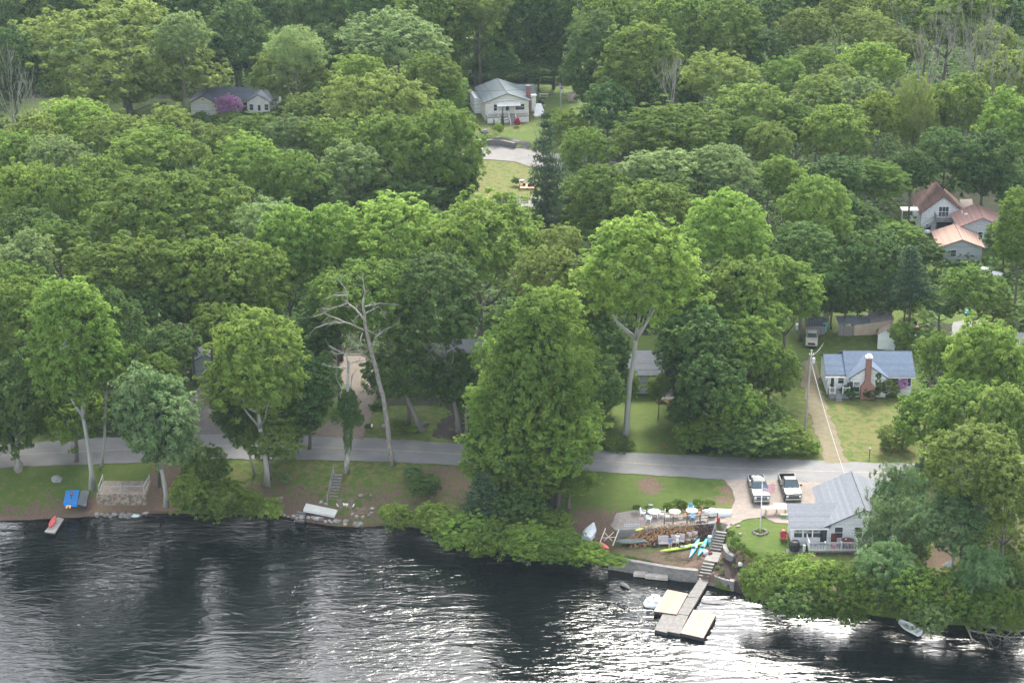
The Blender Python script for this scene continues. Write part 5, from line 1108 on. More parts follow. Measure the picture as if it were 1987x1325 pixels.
# ------------------------------------------------------------------ vehicles
CHROME = mat('chrome', (.6, .6, .6), .25, (.5, .5, .5), 3, metal=.9)
TYRE = mat('tyre_rubber', (.02, .02, .02), .9)
CARGLASS = mat('car_glass', (.05, .09, .10), .08, (.04, .07, .08), 1, spec=.9)
LAMP = mat('headlight_glass', (.7, .72, .72), .2)
def paint(n, c, met=.5): return mat('paint_' + n, c, .22, tuple(x * .9 for x in c), 1, metal=met, spec=.45)
def pickup(px, py, rz, label, body, scale=1.0, load=False, name='pickup_truck', cargo=None):
    """nose towards -Y; origin under the front bumper"""
    g = G(px, py); r = empty(name, (g.x, g.y, g.z + .03), rz, label, 'pickup truck'); r.scale = (scale,) * 3
    W = .98
    def ring(y, z0, z1, w, tw): return [(-w, y, z0), (w, y, z0), (w + .02, y, (z0 + z1) * .5), (tw, y, z1), (-tw, y, z1), (-w - .02, y, (z0 + z1) * .5)]
    m = MB(); m.loft([ring(.12, .5, .98, .84, .80), ring(.3, .42, 1.10, .95, .88), ring(1.0, .4, 1.17, W, .92), ring(1.75, .4, 1.20, W, .94), ring(3.75, .4, 1.20, W, .95), ring(3.8, .42, 1.20, W, .95)]); m.build('body', body, r, smooth=False, bevel=0)
    bed = MB(); y0, y1 = 3.82, 5.75
    bed.bx(-W, -W + .12, y0, y1, .45, 1.24).bx(W - .12, W, y0, y1, .45, 1.24).bx(-W + .123, W - .123, y0, y0 + .08, .45, 1.24).bx(-W + .123, W - .123, y1 - .08, y1, .45, 1.22); bed.build('bed', body, r)
    MB().bx(-W + .123, W - .123, y0 + .083, y1 - .083, .5, .62).build('bed_liner', BLACK, r)
    c = MB(); c.loft([[(-.90, 1.75, 1.19), (.90, 1.75, 1.19), (.90, 3.78, 1.19), (-.90, 3.78, 1.19)], [(-.72, 2.42, 1.80), (.72, 2.42, 1.80), (.74, 3.62, 1.80), (-.74, 3.62, 1.80)], [(-.66, 2.55, 1.86), (.66, 2.55, 1.86), (.68, 3.5, 1.86), (-.68, 3.5, 1.86)]]); c.build('cab', body, r)
    def pane(nm, pts, n):
        n = Vector(n) * .012; lo = [Vector(p) + n * .3 for p in pts]; hi = [p + n for p in lo]
        MB().add(lo + hi, [(0, 1, 2, 3), (4, 5, 6, 7), (0, 1, 5, 4), (1, 2, 6, 5), (2, 3, 7, 6), (3, 0, 4, 7)]).build(nm, CARGLASS, r)
    pane('windshield', [(-.82, 1.81, 1.235), (.82, 1.81, 1.235), (.68, 2.39, 1.765), (-.68, 2.39, 1.765)], (0, -.68, .73))
    for s in (-1, 1): pane('side_window', [(s * .895, 2.0, 1.24), (s * .895, 3.6, 1.24), (s * .755, 3.5, 1.74), (s * .755, 2.5, 1.74)], (s, 0, .25))
    pane('rear_window', [(-.75, 3.765, 1.27), (.75, 3.765, 1.27), (.66, 3.655, 1.7), (-.66, 3.655, 1.7)], (0, 1, .3))
    MB().bx(-.55, .55, .03, .115, .62, .95).build('grille', BLACK, r)
    MB().bx(-.5, .5, .015, .028, .76, .80).build('grille_bar', CHROME, r)
    MB().bx(-.95, .95, -.05, .10, .38, .58).build('bumper', CHROME, r, bevel=.03); MB().bx(-.9, .9, 5.77, 5.88, .42, .62).build('bumper', CHROME, r, bevel=.02)
    for s in (-1, 1):
        MB().bx(s * .72 - .13, s * .72 + .13, .04, .135, .68, .95).build('headlight', LAMP, r, bevel=.02)
        MB().bx(s * 1.12 - .12, s * 1.12 + .12, 2.0, 2.12, 1.25, 1.48).build('mirror', BLACK, r, bevel=.03)
        for y in (1.0, 4.75):
            w = MB().tube([(s * .80, y, .38), (s * 1.0, y, .38)], .38, 18).build('wheel', TYRE, r); MB().tube([(s * .99, y, .38), (s * 1.015, y, .38)], .22, 12).build('rim', CHROME, w)
            MB().tube([(s * .95, y, .42), (s * .992, y, .42)], .46, 16).build('wheel_arch', BLACK, r)
    if load:
        rr = random.Random(5)
        for k in range(9):
            c_ = [(.75, .78, .8), (.4, .5, .55), (.65, .62, .6), (.1, .25, .3)][k % 4]
            MB().ico((rr.uniform(-.6, .6), rr.uniform(4.1, 5.5), .85 + rr.uniform(0, .35)), rr.uniform(.2, .36), 1, .25, k, (1, 1, .8)).build('cargo', mat('cargo%d' % (k % 4), c_, .7), r)
    return r
pickup(1478, 980, .02, 'dark pickup with loaded bed parked behind the flagpole', paint('graphite', (.10, .105, .115), .1), load=True)
pickup(1540, 977, .035, 'black pickup with empty bed parked beside the lake house', paint('black', (.030, .032, .036), .1))
pickup(1574, 677, -.16, 'small tan pickup parked on the grass beside the sheds', paint('tan', (.48, .42, .33), .1), .86)
g = G(1945, 545); r = pickup(1945, 545, 1.2, 'white vehicle mostly hidden by trees at the right edge', paint('white', (.7, .7, .7), 0), .9)

# ------------------------------------------------------------------ poles, wires, flag
POLEM = mat('pole_wood', (.42, .39, .34), .9, (.28, .26, .22), 2, stretch=(3, 3, .4))
def utility_pole(foot, top, label, arm=1.0, r0=.15):
    b = G(*foot); t = PY(top[0], top[1], b.y); h = t.z - b.z
    o = empty('utility_pole', b, 0, label, 'utility pole')
    dx = (t.x - b.x); MB().tube([(0, 0, -.3), (dx, 0, h)], [r0, r0 * .7], 8).build('pole', POLEM, o)
    MB().box((dx, -.12, h - .6), (arm * 1.6, .1, .12)).build('crossarm', POLEM, o)
    for s in (-.7, 0, .7): MB().lathe([(.04, 0), (.06, .08), (.03, .18)], (dx + s * arm, -.12, h - .54), 8).build('insulator', WPLA, o)
    MB().lathe([(.18, 0), (.2, .1), (.2, .6), (.1, .7)], (dx + .3, -.02, h - 1.7), 10).build('transformer', mat('light_grey_metal', (.55, .56, .56), .5), o)
    return b + Vector((dx, 0, h - .5))
p1 = utility_pole((1562, 830), (1575, 679), 'tall leaning wooden utility pole beside the sandy track', .35)
p2 = utility_pole((1090, 243), (1087, 163), 'pale utility pole right of the cream house', .5, .17)
p3 = utility_pole((434, 210), (428, 124), 'utility pole with white lamp behind the cottage', .9, .17)
WIREM = mat('wire_cable', (.5, .5, .48), .6); WIREB = mat('wire_dark', (.07, .075, .08), .6)
def wire(a, b, sag, label, m=WIREB, r=.025):
    a, b = Vector(a), Vector(b); pts = [a.lerp(b, k / 14) - Vector((0, 0, sag * 4 * (k / 14) * (1 - k / 14))) for k in range(15)]
    o = MB().tube(pts, r, 4).build('overhead_wire', m); tag(o, label, 'wire')
rp = PY(1641, 925, G(1536, 1058).y + 9.6)
wire(p1 + Vector((0, -.2, -1.0)), rp, .5, 'pale service cable running from the leaning pole down to the lake house', WIREM, .03)
wire(p1, PY(1100, 715, p1.y), 1.0, 'upper wire running left from the leaning pole'); wire(p1 - Vector((0, 0, 1.3)), PY(1100, 742, p1.y), 1.0, 'lower wire running left from the leaning pole')
wire(p1 - Vector((0, 0, .2)), G(1602, 722) + Vector((0, 3, 3)), .3, 'short cable from the leaning pole to the blue roofed house', WIREM)
wire(p2, PY(760, 165, p2.y), 1.0, 'upper wire over the cream house roof'); wire(p2 - Vector((0, 0, 1.2)), PY(760, 210, p2.y - 12), .8, 'lower wire before the cream house gable'); wire(p2, PY(1290, 190, p2.y), 1.0, 'wire running right from the pale pole')
wire(p3, PY(560, 140, p3.y), .8, 'upper wire right of the cottage pole'); wire(p3 - Vector((0, 0, 4)), PY(560, 165, p3.y), .8, 'lower wire right of the cottage pole'); wire(p3 - Vector((0, 0, 3)), PY(462, 196, p3.y - 6), .3, 'cable from the cottage pole to the cottage roof')

def flagpole():
    b = G(1475, 1033); h = 6.0; o = empty('flagpole', b, 0, 'white flagpole on the small lawn in front of the pickups', 'flagpole')
    MB().tube([(0, 0, 0), (0, 0, h)], [.075, .045], 10).build('pole', WPLA, o, smooth=True); MB().ico((0, 0, h + .07), .08, 2).build('finial', mat('gilt', (.6, .5, .2), .3, metal=.5), o)
    f = bpy.data.materials.new('flag_cloth'); f.use_nodes = True
    nt = f.node_tree; L = nt.links; bs = nt.nodes['Principled BSDF']; bs.inputs['Roughness'].default_value = .8
    at = nt.nodes.new('ShaderNodeUVMap'); sp = nt.nodes.new('ShaderNodeSeparateXYZ'); L.new(at.outputs[0], sp.inputs[0])
    def mth(op, a, b_=0.):
        n = nt.nodes.new('ShaderNodeMath'); n.operation = op
        for k, v in ((0, a), (1, b_)):
            if isinstance(v, (int, float)): n.inputs[k].default_value = v
            else: L.new(v, n.inputs[k])
        return n.outputs[0]
    def mx(fac, a, b_):
        n = nt.nodes.new('ShaderNodeMix'); n.data_type = 'RGBA'; L.new(fac, n.inputs[0])
        for k, v in ((6, a), (7, b_)):
            if isinstance(v, tuple): n.inputs[k].default_value = (*v, 1)
            else: L.new(v, n.inputs[k])
        return n.outputs[2]
    st = mth('LESS_THAN', mth('FRACT', mth('MULTIPLY', sp.outputs[1], 6.5)), .5)
    c = mx(st, (.72, .70, .70), (.60, .06, .09))
    can = mth('MULTIPLY', mth('LESS_THAN', sp.outputs[0], .42), mth('GREATER_THAN', sp.outputs[1], .4615))
    su = mth('SUBTRACT', mth('FRACT', mth('MULTIPLY', sp.outputs[0], 6 / .42)), .5); sv = mth('SUBTRACT', mth('FRACT', mth('MULTIPLY', sp.outputs[1], 9.3)), .5)
    star = mth('LESS_THAN', mth('ADD', mth('MULTIPLY', su, su), mth('MULTIPLY', sv, sv)), .07)
    c = mx(can, c, mx(star, (.03, .05, .20), (.75, .75, .78))); L.new(c, bs.inputs['Base Color'])
    nx, nz = 24, 14; V = []; UV = []; F = []
    for i in range(nx + 1):
        for j in range(nz + 1):
            u, v = i / nx, j / nz
            V.append((.06 + 1.35 * u, .22 * math.sin(u * 8 + v * 1.5) * u ** .5, h - .15 - .95 * (1 - v) - .10 * u + .04 * math.sin(u * 9)))
            UV.append((u, v))
    for i in range(nx):
        for j in range(nz): q = i * (nz + 1) + j; F.append((q, q + nz + 1, q + nz + 2, q + 1))
    me = bpy.data.meshes.new('flag'); me.from_pydata(V, [], F); uv = me.uv_layers.new(name='UVMap')
    for lp in me.loops: uv.data[lp.index].uv = UV[lp.vertex_index]
    for p in me.polygons: p.use_smooth = True
    me.materials.append(f); fo = obj('flag', me, None, (b.x, b.y, b.z)); tag(fo, 'American flag flying from the white flagpole', 'flag')
flagpole()

# ------------------------------------------------------------------ stones
STONE = mat('stone_warm', (.25, .215, .185), .9, (.15, .13, .115), 2, bump=.02, rand=.3)
STONEG = mat('stone_grey', (.24, .24, .235), .9, (.16, .16, .155), 2, bump=.02, rand=.3)
def rock(px, py, s, label, group=None, m=None, z=None, seed=0, sq=(1, .8, .6)):
    g = G(px, py); o = MB().ico((0, 0, 0), s, 2, .16, seed, sq).build('rock', m or STONE, None, (g.x, g.y, (g.z if z is None else z) + s * .25), seed); tag(o, label, 'rock', group); return o
rr = random.Random(12)
for k in range(12): # ring round the flagpole
    a = k * .5236; b = G(1475, 1033); s = rr.uniform(.16, .26)
    o = MB().ico((0, 0, 0), s, 2, .16, k, (1, .8, .8)).build('rock', STONE, None, (b.x + .75 * math.cos(a), b.y + .75 * math.sin(a), b.z + .05)); tag(o, 'rounded stone in the ring at the foot of the flagpole', 'rock', 'stones round the flagpole')
tree(1475, 1029, 16, 9, 'olive', '', (1475, 1032), 'bush', name='flower_plant', label='low plants inside the stone ring of the flagpole')
for k in range(26):
    px = rr.uniform(185, 290); rock(px, rr.uniform(996, 1003), rr.uniform(.15, .42), 'stone on the left waterline below the stone terrace', 'stones on the left waterline', rr.choice([STONE, STONEG]), None, k)
for k in range(34):
    px = rr.uniform(548, 705); rock(px, 1003 + (px - 548) * .10 + rr.uniform(-4, 3), rr.uniform(.15, .42), 'stone on the waterline below the wooden stairs', 'stones below the stairs', rr.choice([STONE, STONE, STONEG]), None, 40 + k)
rock(260, 1002, .55, 'pale flat boulder at the water below the terrace', None, mat('stone_pale', (.55, .6, .58), .9), None, 3, (1.2, .6, .4))
rock(110, 932, .6, 'pale round boulder on the left lawn', None, STONEG, None, 5, (1, 1, .7)); rock(36, 912, .8, 'tall pale stone at the left end of the road', None, STONE, None, 8, (.8, .7, 1.5)); rock(748, 828, .5, 'grey boulder beside the leaning dead trunk', None, STONEG, None, 9)
rock(820, 826, .7, 'fallen log-like rock at the lawn edge', None, STONE, None, 10, (1.6, .5, .5)); rock(966, 396, .9, 'large grey boulder by the fire pit', None, STONEG, None, 11); rock(994, 406, .9, 'flat boulder below the front bench', None, STONEG, None, 12, (1.5, .8, .4)); rock(941, 258, .8, 'pale boulder on the cream house bank', None, STONEG, None, 13)
for k, (px, py, s) in enumerate([(545, 967, .3), (623, 975, .3), (632, 979, .3), (700, 962, .3), (720, 962, .25), (722, 988, .35), (1432, 1022, .25), (1436, 1038, .3), (1419, 1018, .22)]):
    rock(px, py, s, ['pale upright stone under the left bush row', 'pale stone left of the wooden stairs', 'grey stone by the foot of the wooden stairs', 'small stone on the brown slope', 'smaller stone on the brown slope', 'flat stone right of the fire ring', 'pinkish stone near the top of the beach stairs', 'flat pale stone by the first clipped shrub', 'stone at the top right of the beach stairs'][k], None, STONE, None, 60 + k)
rock(1212, 1096, .5, 'slab at the left end of the lake wall', None, STONEG, -2.9, 21, (1.6, .6, .3))
for k, (px, py, w) in enumerate([(1243, 1114, 1.5), (1263, 1118, 1.2), (1284, 1120, 1.4)]):
    p = P(px, py, -2.75); o = MB().box((0, 0, 0), (w, .7, .45)).build('stone_block', mat('block_pale', (.50, .45, .40), .9, (.34, .29, .25), 1.5, bump=.02), None, (p.x, p.y, -2.72), -.18, bevel=.05)
    tag(o, ['pale stone block leftmost in the water', 'middle pale stone block in the water', 'pinkish stone block nearest the beach stairs'][k], 'stone block')

# ------------------------------------------------------------------ walls of the beach lot
WALLM = bpy.data.materials.new('block_wall'); WALLM.use_nodes = True
def wallmat():
    nt = WALLM.node_tree; b = nt.nodes['Principled BSDF']; tc = nt.nodes.new('ShaderNodeTexCoord'); v = nt.nodes.new('ShaderNodeTexVoronoi'); v.inputs['Scale'].default_value = 3
    mp = nt.nodes.new('ShaderNodeMapping'); mp.inputs['Scale'].default_value = (.7, .7, 1.4); nt.links.new(tc.outputs['Object'], mp.inputs[0]); nt.links.new(mp.outputs[0], v.inputs['Vector'])
    v2 = nt.nodes.new('ShaderNodeTexVoronoi'); v2.feature = 'DISTANCE_TO_EDGE'; v2.inputs['Scale'].default_value = 3; nt.links.new(mp.outputs[0], v2.inputs['Vector'])
    hs = nt.nodes.new('ShaderNodeMix'); hs.data_type = 'RGBA'; sp = nt.nodes.new('ShaderNodeSeparateColor'); nt.links.new(v.outputs['Color'], sp.inputs[0]); nt.links.new(sp.outputs[0], hs.inputs[0])
    hs.inputs[6].default_value = (.145, .14, .13, 1); hs.inputs[7].default_value = (.22, .20, .175, 1)
    lt = nt.nodes.new('ShaderNodeMath'); lt.operation = 'LESS_THAN'; lt.inputs[1].default_value = .045; nt.links.new(v2.outputs['Distance'], lt.inputs[0])
    mx = nt.nodes.new('ShaderNodeMix'); mx.data_type = 'RGBA'; nt.links.new(lt.outputs[0], mx.inputs[0]); nt.links.new(hs.outputs[2], mx.inputs[6]); mx.inputs[7].default_value = (.14, .13, .12, 1)
    nt.links.new(mx.outputs[2], b.inputs['Base Color']); b.inputs['Roughness'].default_value = .9
wallmat()
def curve_wall(name, pts, z0, z1, t, m, label, cap=.0, cat='wall', kind=None):
    """pts world (x,y); wall of thickness t behind the line"""
    pts = [Vector((p[0], p[1], 0)) for p in pts]; q = []
    for a, b in zip(pts, pts[1:]):
        n = max(1, int((b - a).length / .5)); q += [a.lerp(b, k / n) for k in range(n)]
    q.append(pts[-1]); rings = []
    for i, p in enumerate(q):
        d = (q[min(i + 1, len(q) - 1)] - q[max(i - 1, 0)]).normalized(); nrm = Vector((-d.y, d.x, 0))
        z1_ = z1(p.x) if callable(z1) else z1
        rings.append([(p.x, p.y, z0), (p.x, p.y, z1_), (p.x + nrm.x * t, p.y + nrm.y * t, z1_), (p.x + nrm.x * t, p.y + nrm.y * t, z0)])
    o = MB().loft(rings).build(name, m); tag(o, label, cat)
    if cap:
        rc = [[(r[0][0] - .04, r[0][1] - .06, r[1][2] + .003), (r[0][0] - .04, r[0][1] - .06, r[1][2] + cap), (r[2][0], r[2][1] + .06, r[1][2] + cap), (r[2][0], r[2][1] + .06, r[1][2] + .003)] for r in rings]
        MB().loft(rc).build('cap', CONC, o)
    return o
def W(pts, z): return [(P(a, b, z).x, P(a, b, z).y) for a, b in pts]
curve_wall('retaining_wall', W([(1180, 1082), (1200, 1085), (1240, 1092), (1281, 1099), (1320, 1105), (1354, 1108)], -1.62), -3.2, -1.62, .4, WALLM, 'curved grey stone wall holding the beach above the lake', .08)
curve_wall('wall_ledge', W([(1180, 1093), (1230, 1103), (1281, 1112), (1330, 1120), (1420, 1140)], -2.7), -3.4, -2.7, .7, CONC, 'low concrete ledge at the water below the stone walls', 0, 'ledge')
curve_wall('retaining_wall', W([(1379, 1113), (1390, 1119), (1405, 1125), (1424, 1129)], -1.9), -3.2, -1.9, .4, WALLM, 'curved grey stone wall right of the lower beach stairs', .08)
curve_wall('retaining_wall', W([(1403, 1056), (1404, 1064), (1409, 1072), (1422, 1080)], -.85), -2.4, -.85, .4, WALLM, 'curved stone wall between the upper beach stairs and the mulch bed', .08)
curve_wall('retaining_wall', W([(1195, 1050.5), (1240, 1048.5), (1290, 1043.5), (1340, 1040.5), (1390, 1036.5)], -1.75), -2.0, -.38, .5, WALLM, 'long stone wall behind the woodpile under the patio rail', .06)
curve_wall('retaining_wall', [(P(a, b, .1).x, P(a, b, .1).y) for a, b in [(905, 284), (940, 282), (975, 284), (998, 289)]], -.2, 1.15, .5, WALLM, 'low rock wall above the back road')
# stairs of the beach
def flight(name, top, bot, ztop, zbot, w, n, m, label, rail=0, side=None, tread=None):
    a = P(*top, ztop); b = P(*bot, zbot); o = empty(name, (b.x, b.y, zbot), 0, label, 'stairs'); d = Vector((a.x - b.x, a.y - b.y, 0)); L = d.length; ang = math.atan2(d.x, d.y)
    o.rotation_euler = (0, 0, -ang); run = L / n; rise = (ztop - zbot) / n
    for k in range(n):
        st = MB().bx(-w / 2, w / 2, k * run, (k + 1) * run - .003, -.8, (k + 1) * rise - .06).build('riser', DARKW if tread is None else m, o)
        MB().bx(-w / 2 - .03, w / 2 + .03, k * run - .04, (k + 1) * run - .05, (k + 1) * rise - .057, (k + 1) * rise).build('tread', tread or m, o)
    MB().bx(-w / 2 - .16, -w / 2 - .035, -.1, L, -.8, zbot * 0 + .02).build('stringer', m, o)
    for s in ([-1, 1] if rail == 2 else ([-1] if rail == 1 else [])):
        pts = [(s * (w / 2 + .12), 0, 0), (s * (w / 2 + .12), L * .5, rise * n * .5), (s * (w / 2 + .12), L, rise * n)]
        railing(o, pts, .9, GREYP, 0, name='handrail', thick=.045)
    return o
flight('beach_stairs', (1400, 1030), (1389, 1068), -.42, -1.72, 1.15, 7, CONC, 'upper concrete stairs from the drive to the beach', 1)
flight('beach_stairs', (1376, 1091), (1364, 1126), -1.72, -2.72, 1.15, 6, CONC, 'lower concrete stairs from the beach to the dock', 0)
p = P(1383, 1080, -1.7); o = MB().box((0, 0, 0), (1.5, 2.4, .1)).build('landing', CONC, None, (p.x, p.y, -1.70), -.25); tag(o, 'concrete landing between the two beach stairs', 'landing')
flight('wooden_stairs', (657, 919), (645, 977), -.25, -2.1, .95, 10, DARKW, 'weathered wooden stairs down the middle bank', 1, tread=WOODG)
flight('shore_steps', (586, 992), (581, 1012), -2.0, -2.9, 1.05, 4, GREYP, 'grey steps into the water beside the stored dock', 0)
flight('house_steps', (1000, 260), (1003, 288), 1.1, .15, 1.4, 6, CONC, 'pale stone steps from the back road to the cream house', 0)

# docks
def deck_quad(name, pts, z, t, m, label, cat='dock', side=None):
    w = [P(a, b, z) for a, b in pts]; x0 = (w[0] + w[3]) / 2; c = sum(w, Vector()) / 4; d = (w[0] - w[3]); ang = -math.atan2(d.x, d.y)
    R = Matrix.Rotation(-ang, 4, 'Z'); loc = [R @ (q - c) for q in w]
    o = empty(name, (c.x, c.y, z - t), ang, label, cat)
    MB().prism([(q.x, q.y) for q in loc], t - .05, t).build('boards', m, o)
    MB().prism([(q.x * .985, q.y * .985) for q in loc], 0, t - .053).build('float', side or BLACK, o)
    return o
deck_quad('dock_section', [(1357, 1122), (1377, 1124), (1356, 1159), (1334, 1157)], -2.55, .35, WOODG, 'first weathered grey dock section from the shore', side=DARKW)
deck_quad('dock_section', [(1333, 1158), (1356, 1160), (1336, 1193), (1315, 1190)], -2.58, .35, WOODG, 'second grey dock section between the tan platforms', side=DARKW)
deck_quad('dock_section', [(1314, 1191), (1336, 1194), (1319, 1229), (1295, 1224)], -2.62, .45, WOODG, 'outer grey dock section beside the right tan platform')
deck_quad('dock_section', [(1286, 1190), (1312, 1193), (1294, 1227), (1270, 1221)], -2.62, .45, WOODG, 'outermost left grey dock section')
deck_quad('swim_platform', [(1295, 1143), (1335, 1151), (1313, 1191), (1268, 1185)], -2.48, .42, WOODT, 'square tan swim platform left of the dock', 'platform')
deck_quad('swim_platform', [(1346, 1182), (1390, 1191), (1365, 1237), (1320, 1227)], -2.48, .42, WOODT, 'square tan swim platform right of the dock', 'platform')
deck_quad('small_dock', [(111, 1003), (124, 1006), (106, 1034), (86, 1031)], -2.6, .25, mat('pale_grey_boards', (.42, .38, .34), .9, (.30, .27, .24), 3), 'small grey raft dock carrying the red kayak', 'dock')
z6 = tz(P(620, 988, -2.2).x, P(620, 988, -2.2).y)
deck_quad('stored_dock', [(594, 976), (655, 989), (649, 1001), (588, 989)], z6 + .75, .22, mat('pale_aluminium_deck', (.58, .58, .53), .7, (.50, .50, .46), 2), 'pale dock section stored on the bank by the grey steps', 'dock', TRIM)
z7 = tz(P(165, 962, -1.6).x, P(165, 962, -1.6).y)
deck_quad('grey_raft', [(159, 945), (175, 945), (167, 981), (149, 978)], z7 + .5, .35, mat('grey_tarp', (.13, .15, .16), .8), 'dark grey covered raft beside the blue float', 'raft')
BLUE = mat('blue_vinyl', (.01, .22, .62), .4, (.01, .19, .55), 2)
fo = deck_quad('blue_float', [(129, 944), (155, 945), (149, 978), (123, 976)], z7 + .55, .35, BLUE, 'bright blue inflatable float with black piping on the left bank', 'float', BLUE)
MB().bx(-.06, .06, -1.0, .9, .353, .365).box((0, .2, .37), (.35, .5, .03)).build('centre_strip', BLACK, fo); MB().box((.02, .25, .40), (.22, .3, .04)).build('seat_pad', mat('orange_pad', (.7, .28, .12), .6), fo)
g = G(133, 985); o = empty('orange_slippers', g, 0, 'pair of orange slippers below the blue float', 'slippers')
for s in (-.16, .16): MB().box((s, 0, .12), (.2, .6, .18), s).build('slipper', mat('orange_foam', (.75, .38, .10), .6), o, bevel=.04)

# ------------------------------------------------------------------ boats
def hull_rings(L, Wd, D, n=13, stern=.75, flat=.45, up=False):
    R = []
    for i in range(n):
        f = i / (n - 1); w = Wd / 2 * (stern + (1 - stern) * min(1, f * 3)) * (1 - max(0, (f - .45) / .55) ** 2.2 * .97)
        rise = D * .25 * max(0, f - .6) * 2; y = L * (f - .5)
        R.append([(-w, y, D + rise), (-w * .93, y, D * .45 + rise * .8), (-w * flat, y, .02 + rise * .8), (w * flat, y, .02 + rise * .8), (w * .93, y, D * .45 + rise * .8), (w, y, D + rise)])
    return R
def skiff(px, py, rz, L, Wd, D, label, m, over=False, z=None, name='skiff', tilt=0):
    g = G(px, py) if z is None else P(px, py, z); o = empty(name, (g.x, g.y, (g.z if z is None else z) + (D + .05 if over else 0.02)), rz, label, 'boat')
    if over: o.rotation_euler = (tilt, math.pi, rz)
    R = hull_rings(L, Wd, D); b = MB(); n = 6
    b.v = [p for r in R for p in r]; b.f = [(i * n + k, i * n + k + 1, (i + 1) * n + k + 1, (i + 1) * n + k) for i in range(len(R) - 1) for k in range(n - 1)]; b.f.append(tuple(range(n)))
    h = b.build('hull', m, o); md = h.modifiers.new('s', 'SOLIDIFY'); md.thickness = .04
    g1 = MB().tube([r[0] for r in R] + [r[-1] for r in R[::-1]], .035, 5).build('gunwale', m, o)
    if not over:
        for f in (3, 7): MB().bx(-Wd * .42, Wd * .42, L * (f / 12 - .5) - .13, L * (f / 12 - .5) + .13, D * .55, D * .62).build('seat', m, o)
    else: MB().bx(-.03, .03, -L * .48, L * .3, -.05, .015).build('keel', m, o)
    return o
BOATW = mat('boat_white', (.72, .75, .75), .5, (.55, .58, .58), 1.6)
BOATG = mat('boat_aluminium', (.55, .58, .58), .5, (.42, .45, .45), 2.5)
skiff(1145, 1034, -.27, 4.1, 1.5, .55, 'overturned weathered white rowing boat at the left of the beach', BOATG, True, name='rowing_boat')
skiff(1390, 997, 1.52, 3.4, 1.35, .5, 'overturned clean white skiff behind the patio chairs', BOATW, True)
skiff(1763, 1222, .55, 3.2, 1.2, .45, 'white boat half hidden under branches at the right shore', BOATW, False, -2.98)
skiff(1774, 428, 1.2, 3, 1.3, .7, 'white covered boat left of the brown roofed house', BOATW, True)
def kayak(px, py, dx, dy, L, label, m, m2=None, z=None, over=False, name='kayak'):
    g = G(px, py) if z is None else P(px, py, z); q = P(px + dx, py + dy, g.z); v = q - g; rz = math.atan2(v.y, v.x) - math.pi / 2
    o = empty(name, (g.x, g.y, (g.z if z is None else z) + .04), rz, label, 'kayak'); R = []
    for i in range(15):
        f = i / 14; w = .37 * math.sin(math.pi * min(.985, max(.02, f))) ** .75; up = .22 * abs(f - .5) ** 2 * 2; y = L * (f - .5); h = .34
        R.append([(w * math.cos(t) * (1 if math.sin(t) > 0 else .95), y, .17 + up + (h * .42 if math.sin(t) > 0 else h * .5) * math.sin(t) * (.4 + .6 * w / .37)) for t in [k * math.pi / 6 for k in range(12)]])
    MB().loft(R).build('hull', m, o, smooth=True)
    if not over:
        MB().lathe([(.30, .0), (.33, .06), (.28, .07), (.25, .02)], (0, 0, 0), 18).build('cockpit_rim', BLACK if not m2 else m2, o).location = (0, -.1, .28); o.children[-1].scale = (.8, 1.9, 1)
        MB().lathe([(.24, 0), (.24, .02)], n=16).build('cockpit_well', BLACK, o).location = (0, -.1, .315); o.children[-1].scale = (.8, 1.9, 1)
        MB().box((0, -.5, .42), (.34, .06, .22), 0, .2).build('seat', BLACK, o)
        MB().lathe([(.13, 0), (.11, .03)], n=12).build('hatch', m2 or m, o).location = (0, L * .3, .36)
    return o
LIME = mat('lime_plastic', (.45, .68, .05), .35, (.42, .62, .05), 2); TURQ = mat('turquoise_plastic', (.02, .45, .46), .35, (.02, .40, .42), 2); PURP = mat('violet_teal_plastic', (.16, .16, .50), .35, (.05, .50, .52), 1.0, mixr=(.47, .53)); REDK = mat('red_plastic', (.62, .10, .09), .4, (.55, .08, .08), 2)
kayak(1325, 1065, 20, -4, 3.0, 'lime green kayak lying beside the two people', LIME)
kayak(1348, 1065, 9, -18, 3.1, 'violet and teal kayak between the green and turquoise ones', PURP, TURQ)
kayak(1364, 1064, 7, -14, 2.7, 'turquoise kayak nearest the beach stairs', TURQ)
kayak(102, 1016, 7, -14, 3.0, 'red kayak lying on the small grey raft', REDK, None, -2.58, True)
kayak(1172, 1063, 8, 6, 1.9, 'red overturned kayak end in the bushes left of the beach', REDK, None, None, True)
def pedal_boat():
    p = P(1268, 1168, -2.9); o = empty('pedal_boat', (p.x, p.y, -3.05), -.30, 'white rounded pedal boat moored at the left swim platform', 'boat')
    R = []
    for i in range(11):
        f = i / 10; w = 1.0 * (1 - abs(f - .42) ** 2.6 * 2.6); w = max(w, .45); y = 2.4 * (f - .5)
        R.append([(w * c, y, .22 + s * (.22 if s > 0 else .3)) for c, s in [(math.cos(t), math.sin(t)) for t in [k * math.pi / 5 for k in range(10)]]])
    MB().loft(R).build('hull', WPLA, o, smooth=True)
    for s in (-.38, .38): MB().box((s, -.35, .55), (.5, .5, .18)).box((s, -.65, .78), (.5, .12, .45), 0, .2).build('seat', WPLA, o, bevel=.05)
    MB().lathe([(.2, 0), (.16, .12)], (0, .25, .42), 12).build('hub_cover', mat('brown_grey', (.22, .18, .15), .7), o); MB().tube([(0, -.1, .5), (0, -.1, .85)], .03).build('rudder_handle', BLACK, o)
    MB().box((0, .8, .5), (.9, .5, .14)).build('bow_deck', WPLA, o, bevel=.05)
pedal_boat()
